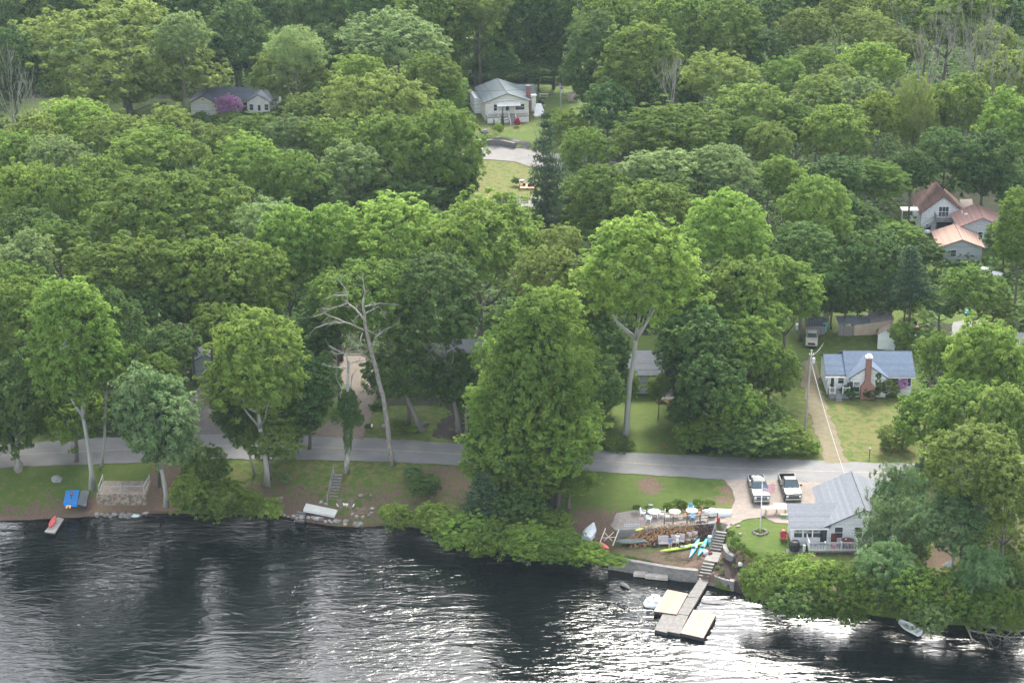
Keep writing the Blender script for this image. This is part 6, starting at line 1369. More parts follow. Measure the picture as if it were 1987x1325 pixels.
# ------------------------------------------------------------------ patio, beach furniture, woodpile
TABW = WPLA
def table(px, py, r0, m, label, h=.72):
    g = G(px, py); o = empty('round_table', g, 0, label, 'table')
    MB().lathe([(r0 * .9, h - .05), (r0, h - .02), (r0, h + .01), (r0 * .3, h + .02)], n=24).build('tabletop', m, o)
    for k in range(4):
        a = .785 + k * 1.571; MB().tube([(r0 * .65 * math.cos(a), r0 * .65 * math.sin(a), h - .05), (r0 * .8 * math.cos(a), r0 * .8 * math.sin(a), 0)], .04, 6).build('leg', m, o)
    return o
def chair(px, py, rz, m, label, group=None, dz=0):
    """monobloc armchair, front towards -Y"""
    g = G(px, py); o = empty('garden_chair', (g.x, g.y, g.z + dz), rz, label, 'chair', group)
    MB().box((0, 0, .42), (.5, .48, .05)).build('seat', m, o, bevel=.015)
    b = MB(); 
    for k in range(5): b.box((-.2 + k * .1, .26 + .05, .68), (.06, .03, .52), 0, -.18)
    b.box((0, .355, .93), (.5, .04, .1), 0, -.18); b.build('backrest', m, o)
    for s in (-1, 1):
        MB().box((s * .28, .02, .64), (.06, .5, .04)).build('armrest', m, o)
        for y in (-.22, .22): MB().tube([(s * .24, y * .8, .42), (s * .29, y * 1.15, 0)], .03, 5).build('leg', m, o)
        MB().tube([(s * .28, -.2, .42), (s * .28, -.2, .63)], .025, 5).build('arm_post', m, o)
    return o
GW = 'white chairs round the white table'
CREAMP = mat('cream_plastic', (.66, .62, .48), .5); BLUEP = mat('blue_plastic', (.12, .38, .62), .5); REDP = mat('red_chair_plastic', (.42, .05, .06), .5); PALEG = mat('pale_green_plastic', (.56, .66, .58), .4)
table(1269, 1003, .72, WPLA, 'round white table at the left of the patio')
chair(1248, 1001, 1.2, WPLA, 'white plastic chair left of the white table', GW); chair(1262, 996, -.1, WPLA, 'white plastic chair behind the white table', GW); chair(1259, 1012, 2.7, WPLA, 'white plastic chair in front of the white table', GW); chair(1284, 1003, -1.7, WPLA, 'white plastic chair right of the white table', GW)
table(1309, 1003, .68, CREAMP, 'round cream table in the middle of the patio'); chair(1296, 1007, 1.3, CREAMP, 'cream plastic chair left of the cream table')
table(1342, 1001, .66, PALEG, 'round pale green table behind the patio rail'); chair(1340, 993, 0, BLUEP, 'blue chair behind the pale green table'); chair(1344, 1009, 3.1, BLUEP, 'blue chair in front of the pale green table'); chair(1356, 1000, -1.6, REDP, 'dark red chair right of the pale green table'); chair(1331, 1004, 1.6, REDP, 'dark red chair left of the pale green table')
g = G(1381, 1003); o = empty('covered_grill', g, 0, 'white covered grill standing before the overturned skiff', 'grill'); MB().lathe([(.42, .25), (.5, .6), (.38, 1.0), (.1, 1.12)], n=12).build('cover', WPLA, o); MB().tube([(-.3, 0, 0), (-.3, 0, .3)], .03).tube([(.3, 0, 0), (.3, 0, .3)], .03).build('stand', BLACK, o)
# pipe rail along the patio edge
def rail():
    pts = [P(a, b, -.32) for a, b in [(1289, 1019.5), (1306, 1018), (1333, 1016), (1358, 1014), (1392, 1011)]]
    o = empty('patio_fence', pts[0], 0, 'weathered wooden post and rail fence above the woodpile', 'fence'); b = pts[0]; L = [p - b for p in pts]
    for q in L: MB().box((q.x, q.y, .5), (.14, .14, 1.1)).build('post', DARKW, o)
    MB().tube([(q.x, q.y, 1.0) for q in L], .07, 5).build('top_rail', WOODP, o); MB().tube([(q.x, q.y, .5) for q in L], .035, 5).build('lower_rail', DARKW, o)
rail()
# woodpile: split logs stacked in one sloping heap
def woodpile():
    rr = random.Random(6); a0 = P(1222, 1061, -1.75); a1 = P(1384, 1047, -1.75)
    wm = mat('split_wood', (.42, .25, .12), .85, (.24, .13, .065), 5, rand=0); wl = mat('fresh_wood_ends', (.66, .50, .32), .8, (.50, .36, .21), 5); wd = mat('dark_old_wood', (.13, .07, .055), .9, (.07, .04, .03), 4)
    o = empty('woodpile', (a0.x, a0.y, -1.75), 0, 'long heap of split firewood stacked against the stone wall', 'woodpile')
    bufs = [MB(), MB(), MB()]
    d = a1 - a0; L = d.length; d.normalize()
    n = 950
    for k in range(n):
        u = rr.random(); x = u * L; hh = 1.5 * min(1, u * 5 + .25) * (1 if u < .95 else .85); v = rr.random()
        y = 2.2 * v; z = hh * (v ** .8) + rr.uniform(-.05, .08); q = d * x + Vector((0, y - .35, z)); ln = rr.uniform(.3, .42); th = rr.uniform(.07, .12)
        i = 2 if u > .80 + rr.uniform(-.05, .03) else (1 if v > .80 and rr.random() < .75 else 0)
        bufs[i].box(q, (th, ln, th * .8), rr.gauss(.0, .35) + (rr.random() < .25) * 1.3, rr.gauss(-.45, .35), rr.uniform(-.4, .4))
    
    for b_, n_, m_ in ((bufs[0], 'split_logs', wm), (bufs[1], 'fresh_logs', wl), (bufs[2], 'old_logs', wd)): b_.build(n_, m_, o)['kind'] = 'stuff'
    core = MB(); core.prism([(0, .0), (L, d.y * L + .0), (L, d.y * L + 1.7), (0.3, 1.7)], 0, .35); core.build('pile_base', wd, o)
woodpile()
def brush(px, py, label, s=1.3, seed=3, m=None):
    rr = random.Random(seed); g = G(px, py); o = MB()
    for k in range(60):
        a = rr.uniform(0, 6.28); L = rr.uniform(.4, 1.1) * s; p = Vector((rr.gauss(0, s * .5), rr.gauss(0, s * .35), rr.uniform(.02, .3))); o.tube([p, p + Vector((math.cos(a) * L, math.sin(a) * L * .6, rr.uniform(-.1, .25)))], .025, 3)
    b = o.build('brush_heap', m or mat('dry_brush', (.25, .17, .12), .9, (.12, .08, .06), 4), None, (g.x, g.y, g.z)); tag(b, label, 'brush heap')
brush(1325, 1085, 'heap of dry brushwood on the low beach yard', 1.6); brush(702, 994, 'pile of sticks on the fire ring below the stairs', .9, 5)
for k in range(9):
    a = k * .7; g = G(702, 996); rock_ = MB().ico((0, 0, 0), .22, 2, .16, k + 90).build('rock', STONE, None, (g.x + 1.1 * math.cos(a), g.y + 1.1 * math.sin(a), g.z + .05)); tag(rock_, 'stone in the ring round the stick pile', 'rock', 'stones of the fire ring')
# cushioned chairs in front of the woodpile
PINKC = mat('faded_cushion', (.44, .39, .38), .9); FR = mat('dark_frame', (.06, .065, .07), .6)
def lounge(px, py, w, label, rz=0):
    g = G(px, py); o = empty('lounge_chair', g, rz, label, 'lounge chair', 'cushioned chairs before the woodpile')
    MB().box((0, 0, .34), (w, .6, .14)).build('seat', PINKC, o, bevel=.03); MB().box((0, .34, .68), (w, .12, .68), 0, -.22).build('backrest', PINKC, o, bevel=.03)
    for s in (-1, 1): MB().bx(s * (w / 2 + .04) - .04, s * (w / 2 + .04) + .04, -.32, .34, 0, .58).build('armrest', FR, o)
    for s in (-1, 1): MB().bx(s * (w / 2 - .05) - .03, s * (w / 2 - .05) + .03, -.28, -.22, 0, .267).build('leg', FR, o)
lounge(1287, 1058, 1.15, 'wide cushioned loveseat at the left of the chair row'); lounge(1307, 1056, .62, 'cushioned chair between the two people'); lounge(1323, 1054, .62, 'cushioned chair right of the woman in white', -.1); lounge(1336, 1051, .62, 'second cushioned chair from the stairs', -.25); lounge(1347, 1049, .62, 'cushioned chair nearest the stairs', -.25)
g = G(1270, 1060); o = empty('car_tyre', g, 0, 'black tyre lying left of the loveseat', 'tyre'); MB().lathe([(.22, 0), (.34, .03), (.36, .12), (.34, .2), (.22, .22), (.18, .12)], n=20).build('rubber', TYRE, o); MB().lathe([(.18, .06), (.16, .12)], n=14).build('hub', CHROME, o)
g = G(1377, 1054); o = empty('drum', g, 0, 'small pale blue drum beside the upper beach stairs', 'drum'); MB().lathe([(.25, 0), (.27, .05), (.27, .8), (.22, .85)], n=16).build('barrel', mat('pale_blue_plastic', (.25, .48, .55), .5), o); MB().lathe([(.23, .853), (.2, .92)], n=16).build('lid', WPLA, o)
g = G(1368, 1075); o = empty('bucket', g, 0, 'white bucket and rags at the foot of the upper beach stairs', 'bucket'); MB().lathe([(.2, 0), (.26, .45)], n=14).build('pail', WPLA, o); MB().ico((.55, -.1, .15), .24, 2, .2, 3).build('rag', mat('wine_red_cloth', (.22, .04, .05), .9), o)
g = G(1393, 1014); o = empty('red_flower_pot', G(1394, 1014), 0, 'red pot on the corner of the patio fence', 'flower pot'); MB().lathe([(.14, 0), (.2, .35), (.22, .4)], n=12).build('pot', REDP, o); MB().ico((0, 0, .5), .2, 2, .25, 2).build('blooms', REDP, o)
# wooden swing frame lying on the beach
g = G(1180, 1052); o = empty('trestle', g, -.2, 'pale wooden trestle frame beside the overturned rowing boat', 'frame')
for s in (-.75, .75): MB().tube([(s - .1, -.9, .1), (s + .25, 1.2, 1.1)], .06, 5).build('side_beam', WOODP, o)
MB().tube([(-.6, 0, .5), (.8, .25, .62)], .05, 5).tube([(-.5, .7, .8), (.5, -.4, .4)], .04, 5).tube([(.5, .9, .9), (-.35, -.4, .4)], .04, 5).build('cross_brace', WOODP, o)
g = G(1226, 1020); o = empty('ladder', g, .06, 'aluminium ladder lying at the left end of the patio', 'ladder')
MB().tube([(-.9, -.25, .08), (.9, -.25, .08)], .035, 4).tube([(-.9, .25, .08), (.9, .25, .08)], .035, 4).build('rails', BOATG, o); b = MB(); [b.tube([(-.8 + k * .27, -.25, .08), (-.8 + k * .27, .25, .08)], .025, 4) for k in range(7)]; b.build('rungs', BOATG, o)
g = G(1240, 1016); o = empty('small_flag', g, 0, 'tiny striped flag stuck in the patio edge', 'flag'); MB().tube([(0, 0, 0), (0, 0, .8)], .015, 4).build('stick', WOODP, o); MB().bx(.02, .5, -.01, .01, .5, .78).build('cloth', stripes('tiny_flag_stripes', (.7, .68, .68), (.55, .08, .1), 2, .08, .5), o)
g = P(1225, 1045, -.9); o = MB().ico((0, 0, 0), 1, 2, .1, 4, (1.8, .55, .22)).build('tarp_heap', mat('grey_green_tarp', (.14, .16, .14), .8), None, (g.x, g.y, -1.2)); tag(o, 'grey green tarpaulin heap at the left end of the woodpile', 'tarp')
for k, (px, py, lab) in enumerate([(1240, 1031, 'small yellow plastic float on the end of the woodpile'), (1214, 1051, 'yellow paddle on the ground left of the woodpile')]):
    g = G(px, py); o = MB().ico((0, 0, .15), .5, 2, .05, k, (1, .35, .25)).build('yellow_float', mat('yellow_plastic', (.65, .60, .12), .5), None, (g.x, g.y, g.z + .1), .5); tag(o, lab, 'float')
# boards on the drive
def boards():
    g = G(1505, 1001); o = empty('board_stack', g, .0, 'stack of long white boards on the drive beside the lake house', 'boards')
    MB().bx(-1.5, 1.3, .2, .9, .75, .86).build('white_board', WPLA, o); MB().bx(-.1, 1.7, .5, 1.25, .865, .97).build('white_board', WPLA, o); MB().bx(.5, 1.8, -.6, -.35, .35, .47).build('yellow_plank', mat('yellow_plank_wood', (.62, .48, .22), .7), o)
    for x in (-1.0, .2, 1.2): MB().bx(x - .06, x + .06, 0, 1.1, 0, .747).build('trestle', WOODP, o)
    MB().box((.8, -.5, .15), (.3, .25, .28)).build('green_crate', mat('green_plastic', (.1, .45, .12), .5), o)
boards()
# things round the lake house
DR = G(1536, 1058)
def near_house(name, x, y, z, label, cat, fn):
    o = empty(name, (DR.x + x, DR.y + y, DR.z + z), 0, label, cat); fn(o)
near_house('covered_grill', .15, -1.3, 0, 'grill under a black cover left of the deck', 'grill', lambda o: (MB().lathe([(.55, .1), (.6, .8), (.45, 1.15), (.1, 1.25)], n=10).build('cover', BLACK, o), MB().bx(-.9, 1.0, -.6, .5, -.4, .03).build('slab', CONC, o)))
near_house('garden_chair', -.75, .9, 0, 'red folding chair against the left wall of the lake house', 'chair', lambda o: (MB().box((0, 0, .42), (.6, .55, .08)).build('seat', REDP, o), MB().box((0, .3, .8), (.6, .08, .7), 0, -.15).build('backrest', REDP, o), [MB().tube([(s * .25, -.2, .4), (s * .25, -.2, 0)], .025).build('leg', BLACK, o) for s in (-1, 1)]))
near_house('flower_tub', -.7, 1.9, 0, 'tub of dark red flowers by the left wall of the lake house', 'flower pot', lambda o: (MB().lathe([(.25, 0), (.32, .4)], n=12).build('pot', DARKW, o), MB().ico((0, 0, .65), .4, 2, .25, 7).build('blooms', REDP, o)))
WINE = mat('wine_brown_cover', (.12, .035, .03), .8)
near_house('deck_chair', 4.45, -1.0, .45, 'high backed wine brown chair on the deck', 'chair', lambda o: (MB().box((0, 0, .42), (.6, .55, .1)).build('seat', WINE, o), MB().box((0, .3, .85), (.65, .1, .95), 0, -.1).build('backrest', WINE, o, bevel=.04), [MB().bx(s * .28 - .03, s * .28 + .03, -.25, -.19, 0, .367).build('leg', WINE, o) for s in (-1, 1)]))
near_house('deck_table', 5.9, -1.1, .45, 'round table under a wine brown cover on the deck', 'table', lambda o: (MB().lathe([(.75, .1), (.7, .7), (.66, .74), (.1, .78)], n=18).build('cover', WINE, o), MB().ico((-.2, 0, .85), .1, 1).build('centrepiece', WPLA, o)))
near_house('doormat', 3.3, -.5, .46, 'grey mat before the lake house door', 'mat', lambda o: (MB().bx(-.5, .5, -.3, .2, 0, .03).build('weave', GREYP, o), MB().bx(-.4, .4, -.22, .12, .031, .036).build('centre', BLACK, o)))
near_house('bucket', 1.15, -1.5, 0, 'white pails stacked beside the covered grill', 'bucket', lambda o: (MB().lathe([(.14, 0), (.18, .4)], n=12).build('pail', WPLA, o), MB().lathe([(.15, .41), (.19, .8)], n=12).build('pail', WPLA, o)))
near_house('pink_sign', 4.2, -2.32, .75, 'small pink banner hanging on the deck rail', 'banner', lambda o: (MB().bx(-.17, .17, -.02, 0, 0, .5).build('cloth', mat('pink_cloth', (.65, .28, .36), .8), o), MB().tube([(-.2, -.01, .52), (.2, -.01, .52)], .015, 4).build('rod', WPLA, o)))
near_house('stacked_planters', 7.15, -2.2, -.5, 'blue and white planter at the right end of the deck', 'planter', lambda o: (MB().lathe([(.25, 0), (.3, .5)], n=12).build('pot', mat('blue_glaze', (.04, .12, .25), .3), o), MB().lathe([(.2, .5), (.28, 1.0)], n=12).build('pot', mat('white_glaze', (.6, .62, .65), .3), o)))
g = G(1436, 1098); o = MB().ico((0, 0, .2), .24, 2, .22, 5).build('white_flowers', mat('white_petals', (.75, .70, .72), .8), None, (g.x, g.y, g.z)); tag(o, 'clump of white flowers in the mulch bed', 'flowers')

# ------------------------------------------------------------------ left bank structures
def terrace():
    a = G(188, 975); b = G(284, 972); L = b.x - a.x; z = a.z
    o = empty('stone_terrace', (a.x, a.y, z), 0, 'dry stone terrace with grey pipe railing on the left bank', 'terrace')
    MB().bx(0, L, 0, .5, -.3, 1.0).build('wall', mat('brown_fieldstone', (.24, .185, .135), .9, (.10, .085, .07), 2.2, 3, bump=.03, mixr=(.42, .58)), o); MB().bx(0, L, .503, 4.2, .6, .85).build('floor', mat('brown_gravel', (.17, .145, .12), .95, (.11, .09, .075), 2), o)
    railing(o, [(.1, 3.6, .85), (.25, .3, 1.0), (L * .5, .3, 1.0), (L - .2, .3, 1.0), (L - .1, 3.6, .85)], .9, GREYP, 0, name='pipe_railing', thick=.06)
terrace()
for k, (px, py) in enumerate([(661, 987), (680, 988)]):
    g = G(px, py); o = empty('adirondack_chair', g, [.25, -.15][k], ['wooden lounge chair nearest the foot of the wooden stairs', 'wooden lounge chair nearest the fire ring'][k], 'chair', 'wooden chairs by the fire ring')
    MB().box((0, 0, .3), (.6, .6, .06), 0, .15).build('seat', DARKW, o); b = MB(); [b.box((-.24 + q * .12, .38, .68), (.1, .03, .8), 0, -.3) for q in range(5)]; b.build('backrest', DARKW, o)
    for s in (-1, 1): MB().box((s * .36, .02, .52), (.14, .75, .04)).build('armrest', WOODP, o); MB().bx(s * .32 - .04, s * .32 + .04, -.3, -.22, 0, .5).build('leg', DARKW, o)
g = G(670, 985); o = empty('side_table', g, 0, 'small pale side table between the wooden lounge chairs', 'table'); MB().box((0, 0, .45), (.4, .4, .05)).build('top', WOODP, o); [MB().box((x, y, .21), (.05, .05, .42)).build('leg', WOODP, o) for x in (-.15, .15) for y in (-.15, .15)]
def mailbox(px, py, label, c=WPLA):
    g = G(px, py); o = empty('mailbox', g, 0, label, 'mailbox'); MB().bx(-.05, .05, -.05, .05, -.2, 1.0).build('post', DARKW, o); MB().box((0, 0, 1.13), (.2, .5, .25)).build('box', c, o, bevel=.04)
mailbox(722, 842, 'small white mailbox beside the left drive'); mailbox(1687, 888, 'dark mailbox before the blue roofed house', GREYP)
g = G(1290, 869); o = empty('red_hydrant', g, 0, 'small red rusty stump marker by the shady lawn', 'marker'); MB().lathe([(.15, 0), (.14, .4), (.18, .42), (.1, .55)], n=10).build('barrel', mat('rusty_red', (.20, .08, .06), .8), o); MB().ico((.25, 0, .1), .12, 1, .2, 2).build('stone', STONE, o)
def picnic(px, py, rz, label, m=WOODP):
    g = G(px, py); o = empty('picnic_table', g, rz, label, 'picnic table'); b = MB(); [b.box((0, -.3 + k * .15, .75), (1.9, .13, .04)) for k in range(5)]; b.build('tabletop', m, o)
    for s in (-1, 1): MB().box((0, s * .75, .45), (1.9, .25, .04)).build('bench', m, o)
    for s in (-.65, .65): MB().tube([(s, -.7, 0), (s, -.25, .73)], .05, 4).tube([(s, .7, 0), (s, .25, .73)], .05, 4).tube([(s, -.75, .42), (s, .75, .42)], .045, 4).build('leg', m, o)
picnic(1055, 190, -.05, 'pale wooden picnic table behind the cream house')
def bench(px, py, label, m):
    g = G(px, py); o = empty('bench', g, .05, label, 'bench'); MB().box((0, 0, .42), (1.3, .45, .06)).build('seat', m, o); MB().box((0, .25, .7), (1.3, .05, .45), 0, -.15).build('backrest', m, o); [MB().bx(s * .55 - .04, s * .55 + .04, -.2, .2, 0, .387).build('leg', DARKW, o) for s in (-1, 1)]
bench(996, 402, 'pale bench at the front of the fire pit', WOODP); bench(1018, 393, 'reddish bench at the back of the fire pit', mat('reddish_wood', (.30, .15, .11), .8))
def orange_deck():
    g = G(1008, 369); om = mat('orange_deck_wood', (.58, .32, .19), .8, (.48, .25, .15), 3); o = empty('garden_deck', g, .0, 'small orange wooden deck with railing behind the fire pit', 'deck'); W_ = 3.0
    MB().bx(0, W_, 0, 2.6, 0, .35).build('platform', om, o); railing(o, [(0.05, 2.5, .35), (.05, .05, .35)], .8, om, .2); railing(o, [(.05, 2.5, .35), (W_, 2.5, .35)], .8, om, .2); railing(o, [(W_, 2.5, .35), (W_, .05, .35)], .8, om, .2)
    MB().box((.8, 1.6, .6), (.5, .5, .5)).box((1.8, 1.2, .6), (.8, .5, .5)).build('furniture', FR, o); MB().ico((.4, 2.2, 1.0), .5, 2, .1, 3, (1, 1, .5)).build('grey_parasol', mat('grey_cloth', (.35, .40, .43), .8), o)
orange_deck()
def corner_fence():
    g = G(1102, 197); o = empty('picket_fence', g, .0, 'pinkish board screen round the bins right of the pale pole', 'fence'); pm = mat('pinkish_boards', (.46, .38, .35), .85)
    for (a, b) in (((0, 1.8), (.1, 0)), ((.1, 0), (2.0, -.8)), ((0, 1.8), (1.6, 2.2))):
        m = MB(); L = math.hypot(b[0] - a[0], b[1] - a[1]); n = int(L / .16)
        for k in range(n): f = (k + .5) / n; m.box((a[0] + (b[0] - a[0]) * f, a[1] + (b[1] - a[1]) * f, .7), (.13, .05, 1.5), math.atan2(b[1] - a[1], b[0] - a[0]))
        m.build('panel', pm, o)
    MB().lathe([(.35, 0), (.4, .9)], (1.0, .8, .2), 12).build('bin', WPLA, o)
corner_fence()
g = G(1050, 205); o = empty('covered_grill', g, 0, 'black covered grill beside the cream house hatch', 'grill'); MB().lathe([(.5, .3), (.6, .9), (.3, 1.2)], n=12).build('cover', BLACK, o); MB().bx(-1.0, .9, -.7, .6, -.2, .05).build('slab', CONC, o)
g = G(1797, 478); o = empty('satellite_dish', g, 0, 'white satellite dish among the bushes below the orange roof', 'satellite dish'); MB().tube([(0, 0, 0), (0, 0, 2.2)], .05).build('mast', GREYP, o); MB().ico((0, -.1, 2.4), .5, 2, 0, 0, (1, .25, .7)).build('dish', WPLA, o)
g = G(815/1*1, 235) if False else None
def birdbox():
    b = G(1850, 1148); q = PY(1843, 1095, b.y - .5); o = empty('white_sign', (q.x, q.y, q.z), .0, 'white triangular board nailed to the right lakeside trunk', 'sign')
    MB().add([(-.75, 0, 0), (.15, 0, -.5), (.15, 0, .5), (-.75, .05, 0), (.15, .05, -.5), (.15, .05, .5)], [(0, 1, 2), (5, 4, 3), (0, 3, 4, 1), (1, 4, 5, 2), (2, 5, 3, 0)]).build('board', WPLA, o); MB().tube([(.1, .05, 0), (.1, .5, 0)], .03, 4).build('bracket', DARKW, o)
birdbox()

# ------------------------------------------------------------------ dead trees, drawn limb by limb
def dead_tree(foot, segs, label, m, name='dead_tree', group=None, twigs=True, seed=1, cat='tree', tw=.9):
    """segs: list of (radius, [(px,py,depth offset)...]) in photo coordinates around the foot"""
    b = G(*foot); o = empty(name, b, 0, label, cat, group); rr = random.Random(seed); first = True; tr = MB(); br = MB()
    for r, pts in segs:
        w = [PY(a, c, b.y + d) - b for a, c, d in pts]; q = []
        for i in range(len(w) - 1): q += [w[i], w[i].lerp(w[i + 1], .5) + Vector((rr.gauss(0, .06), rr.gauss(0, .1), rr.gauss(0, .06)))]
        q.append(w[-1]); n = len(q); rad = [r * (1 - .62 * i / (n - 1)) for i in range(n)]
        (tr if first else br).tube(q, rad, 8 if first else 5)
        if twigs:
            for i in range(1 if not first else n, n):
                if rr.random() < .8: 
                    d = (q[i] - q[i - 1]).normalized() + Vector((rr.gauss(0, .5), rr.gauss(0, .5), rr.gauss(0, .5)))
                    branch(br, q[i], d, rr.uniform(.8, 1.8) * tw, rad[i] * .5 + .012, 1, rr, .25, 1, 3, .1, .6, .018)
        first = False
    tr.build('trunk', m, o, smooth=True); br.build('branches', m, o)
    return o
dead_tree((762, 903), [(.36, [(762, 903, 0), (755, 860, 0), (748, 800, 0), (735, 740, 0), (722, 690, 0), (711, 645, 0), (707, 610, 0), (705, 580, 0)]),
    (.13, [(707, 640, 0), (690, 633, -1), (668, 625, -2), (652, 624, -3), (636, 628, -3), (612, 636, -4)]), (.09, [(668, 625, -2), (640, 613, -2), (630, 608, -3), (605, 615, -3)]), (.13, [(706, 620, 0), (690, 600, .5), (675, 588, 1), (660, 594, 1), (640, 600, 1), (626, 598, 1)]),
    (.09, [(675, 588, 1), (674, 575, 1), (670, 560, 1.5), (655, 540, 2)]), (.08, [(673, 573, 1), (650, 572, 0), (636, 578, -.5)]), (.09, [(705, 580, 0), (708, 565, 0), (705, 545, .5), (695, 535, .5)]), (.08, [(708, 595, 0), (720, 592, 1), (735, 588, 1.5), (760, 590, 2), (775, 592, 2)]),
    (.07, [(709, 608, 0), (735, 595, 1), (750, 612, 2)]), (.08, [(711, 640, 0), (730, 650, -1), (738, 648, -1)]), (.08, [(704, 646, 0), (700, 660, -1), (692, 670, -1.5)]), (.09, [(727, 705, 0), (705, 690, -1), (690, 672, -1.5), (675, 655, -2)]), (.07, [(705, 688, -1), (670, 686, -2), (640, 682, -2)]),
    (.07, [(722, 670, 0), (728, 655, 0), (745, 640, 1), (775, 628, 1)]), (.05, [(728, 655, 0), (738, 664, 0)])], 'tall bare dead tree leaning over the lake road', BARKD, seed=3, tw=.8)
dd = dead_tree((673, 918), [(.36, [(673, 918, 0), (675, 880, 0), (676, 830, 0), (674, 780, 0), (675, 740, 0), (677, 700, 0)]), (.1, [(677, 715, 0), (672, 690, 0), (655, 680, -1), (640, 672, -1)]), (.09, [(676, 708, 0), (690, 702, 1), (705, 700, 1)]), (.08, [(675, 740, 0), (664, 755, -1), (652, 732, -1)]), (.1, [(676, 790, 0), (682, 740, 1), (684, 725, 1)]), (.08, [(672, 715, 0), (648, 712, -1), (625, 708, -1)])],
    'half dead lakeside tree wrapped in ivy above the wooden stairs', BARKW, 'ivy_clad_tree', seed=5, tw=.6)
b = G(673, 918)
for k, (px, py, w, h) in enumerate([(675, 855, 16, 60), (676, 800, 44, 60), (660, 810, 34, 30), (690, 815, 30, 26), (676, 770, 26, 26)]):
    c = PY(px, py, b.y) - b; s = ppm(PY(px, py, b.y)); q = PROTO['bush'][1]; me = with_mat(q[0], LEAF['deep']); obj('ivy', me, dd, (c.x, c.y, c.z), (0, 0, k), (w / s / q[1], w / s / q[1], h / s / .95 / q[2]))
dead_tree((497, 905), [(.14, [(502, 870, 0), (510, 830, 0), (520, 800, 0), (532, 782, 0), (528, 772, 0)]), (.07, [(528, 782, 0), (515, 792, -1), (505, 812, -1)]), (.06, [(530, 784, 0), (540, 798, -1)]), (.06, [(525, 785, 0), (500, 795, -1)])], 'broken bare branch hanging before the stout whitish tree', BARKD, 'broken_branch', cat='branch', seed=8, tw=.5)
for k, (fx, fy, pts, lab) in enumerate([(590, 740, [(590, 740, 0), (580, 690, 0), (590, 650, 0), (588, 625, 0)], 'thin grey dead tree left of the tall leaning one'), (915, 640, [(935, 640, 0), (930, 600, 0), (950, 575, 0), (945, 560, 0)], 'bare crooked branch left of the tall centre group'),
        (1160, 700, [(1150, 700, 0), (1165, 650, 0), (1180, 620, 0), (1190, 615, 0)], 'bare pale limb right of the tall centre group'), (1563, 360, [(1563, 360, 0), (1562, 330, 0), (1550, 300, 0), (1545, 285, 0)], 'small bare tree in the gap of the right forest')]):
    dead_tree((fx, fy), [(.12, pts), (.07, [pts[1], (pts[1][0] + 22, pts[1][1] - 25, 0), (pts[1][0] + 40, pts[1][1] - 35, 1)]), (.07, [pts[1], (pts[1][0] - 25, pts[1][1] - 14, 0), (pts[1][0] - 30, pts[1][1] - 38, 0)])], lab, BARKD, seed=20 + k)
def stems(foot, n, w, h, label, seed, m=BARKD, tilt=.5):
    """spray of bare grey stems"""
    fy = foot[1]; b = P(foot[0], fy, 14); o = empty('bare_tree', (b.x, b.y, tz(b.x, b.y)), 0, label, 'tree'); rr = random.Random(seed); z0 = 14 - tz(b.x, b.y)
    t = MB().tube([(0, 0, 0), (0, 0, z0)], [.3, .2], 7).build('trunk', m, o); br = MB()
    for k in range(n):
        f = (k + .5) / n * 2 - 1; d = Vector((f * tilt, rr.gauss(0, .25), 1)); branch(br, (rr.gauss(0, .3), 0, z0 - .5), d, h * rr.uniform(.7, 1.05), .10, 3, rr, .10, 2, 4, .5, .22, .028)
    br.build('branches', m, o)
stems((1795, 178), 7, 70, 8.5, 'bare grey multi-stemmed tree left in the right forest', 31, tilt=.6); stems((1880, 165), 9, 90, 9, 'bare grey multi-stemmed tree right in the right forest', 32, tilt=.7); stems((1930, 200), 5, 60, 7, 'leaning bare grey tree at the right of the bare pair', 33, tilt=.9)
stems((1305, 205), 5, 50, 5, 'bare grey saplings left of the yellowish crown', 34); stems((25, 225), 6, 60, 6, 'bare grey thicket at the left edge below the maple', 35, tilt=.9); stems((60, 240), 5, 40, 4, 'second bare grey thicket near the left edge', 36, tilt=.8)
# pale limbs of the limby tree and the maple
dead_tree((1690, 480), [(.3, [(1688, 478, -2), (1692, 440, -2), (1690, 415, -2), (1678, 385, -2), (1670, 350, -2)]), (.2, [(1692, 415, -2), (1712, 398, -2.5), (1735, 388, -3), (1750, 386, -3)]), (.16, [(1688, 418, -2), (1670, 405, -3), (1660, 385, -3), (1650, 380, -3)]), (.18, [(1690, 412, -2), (1694, 380, -2), (1688, 355, -2)])], 'pale forked stem rising beside the limby tree', BARKG, 'forked_tree', seed=41, tw=.5)
dead_tree((246, 232), [(.55, [(246, 232, -1), (243, 200, -1), (241, 178, -2)]), (.32, [(241, 180, -2), (236, 150, -5), (246, 115, -7), (258, 98, -8)]), (.3, [(243, 190, -2), (262, 182, -4), (285, 172, -6), (310, 158, -8), (325, 145, -9)]), (.25, [(242, 178, -2), (225, 160, -4), (208, 130, -7)]), (.18, [(241, 172, -2), (222, 168, -3), (218, 160, -4)]), (.2, [(248, 222, -1), (275, 210, -3), (300, 200, -5)])], 'pale limbs spreading through the giant maple', BARKG, 'maple_limbs', seed=42, tw=.5)
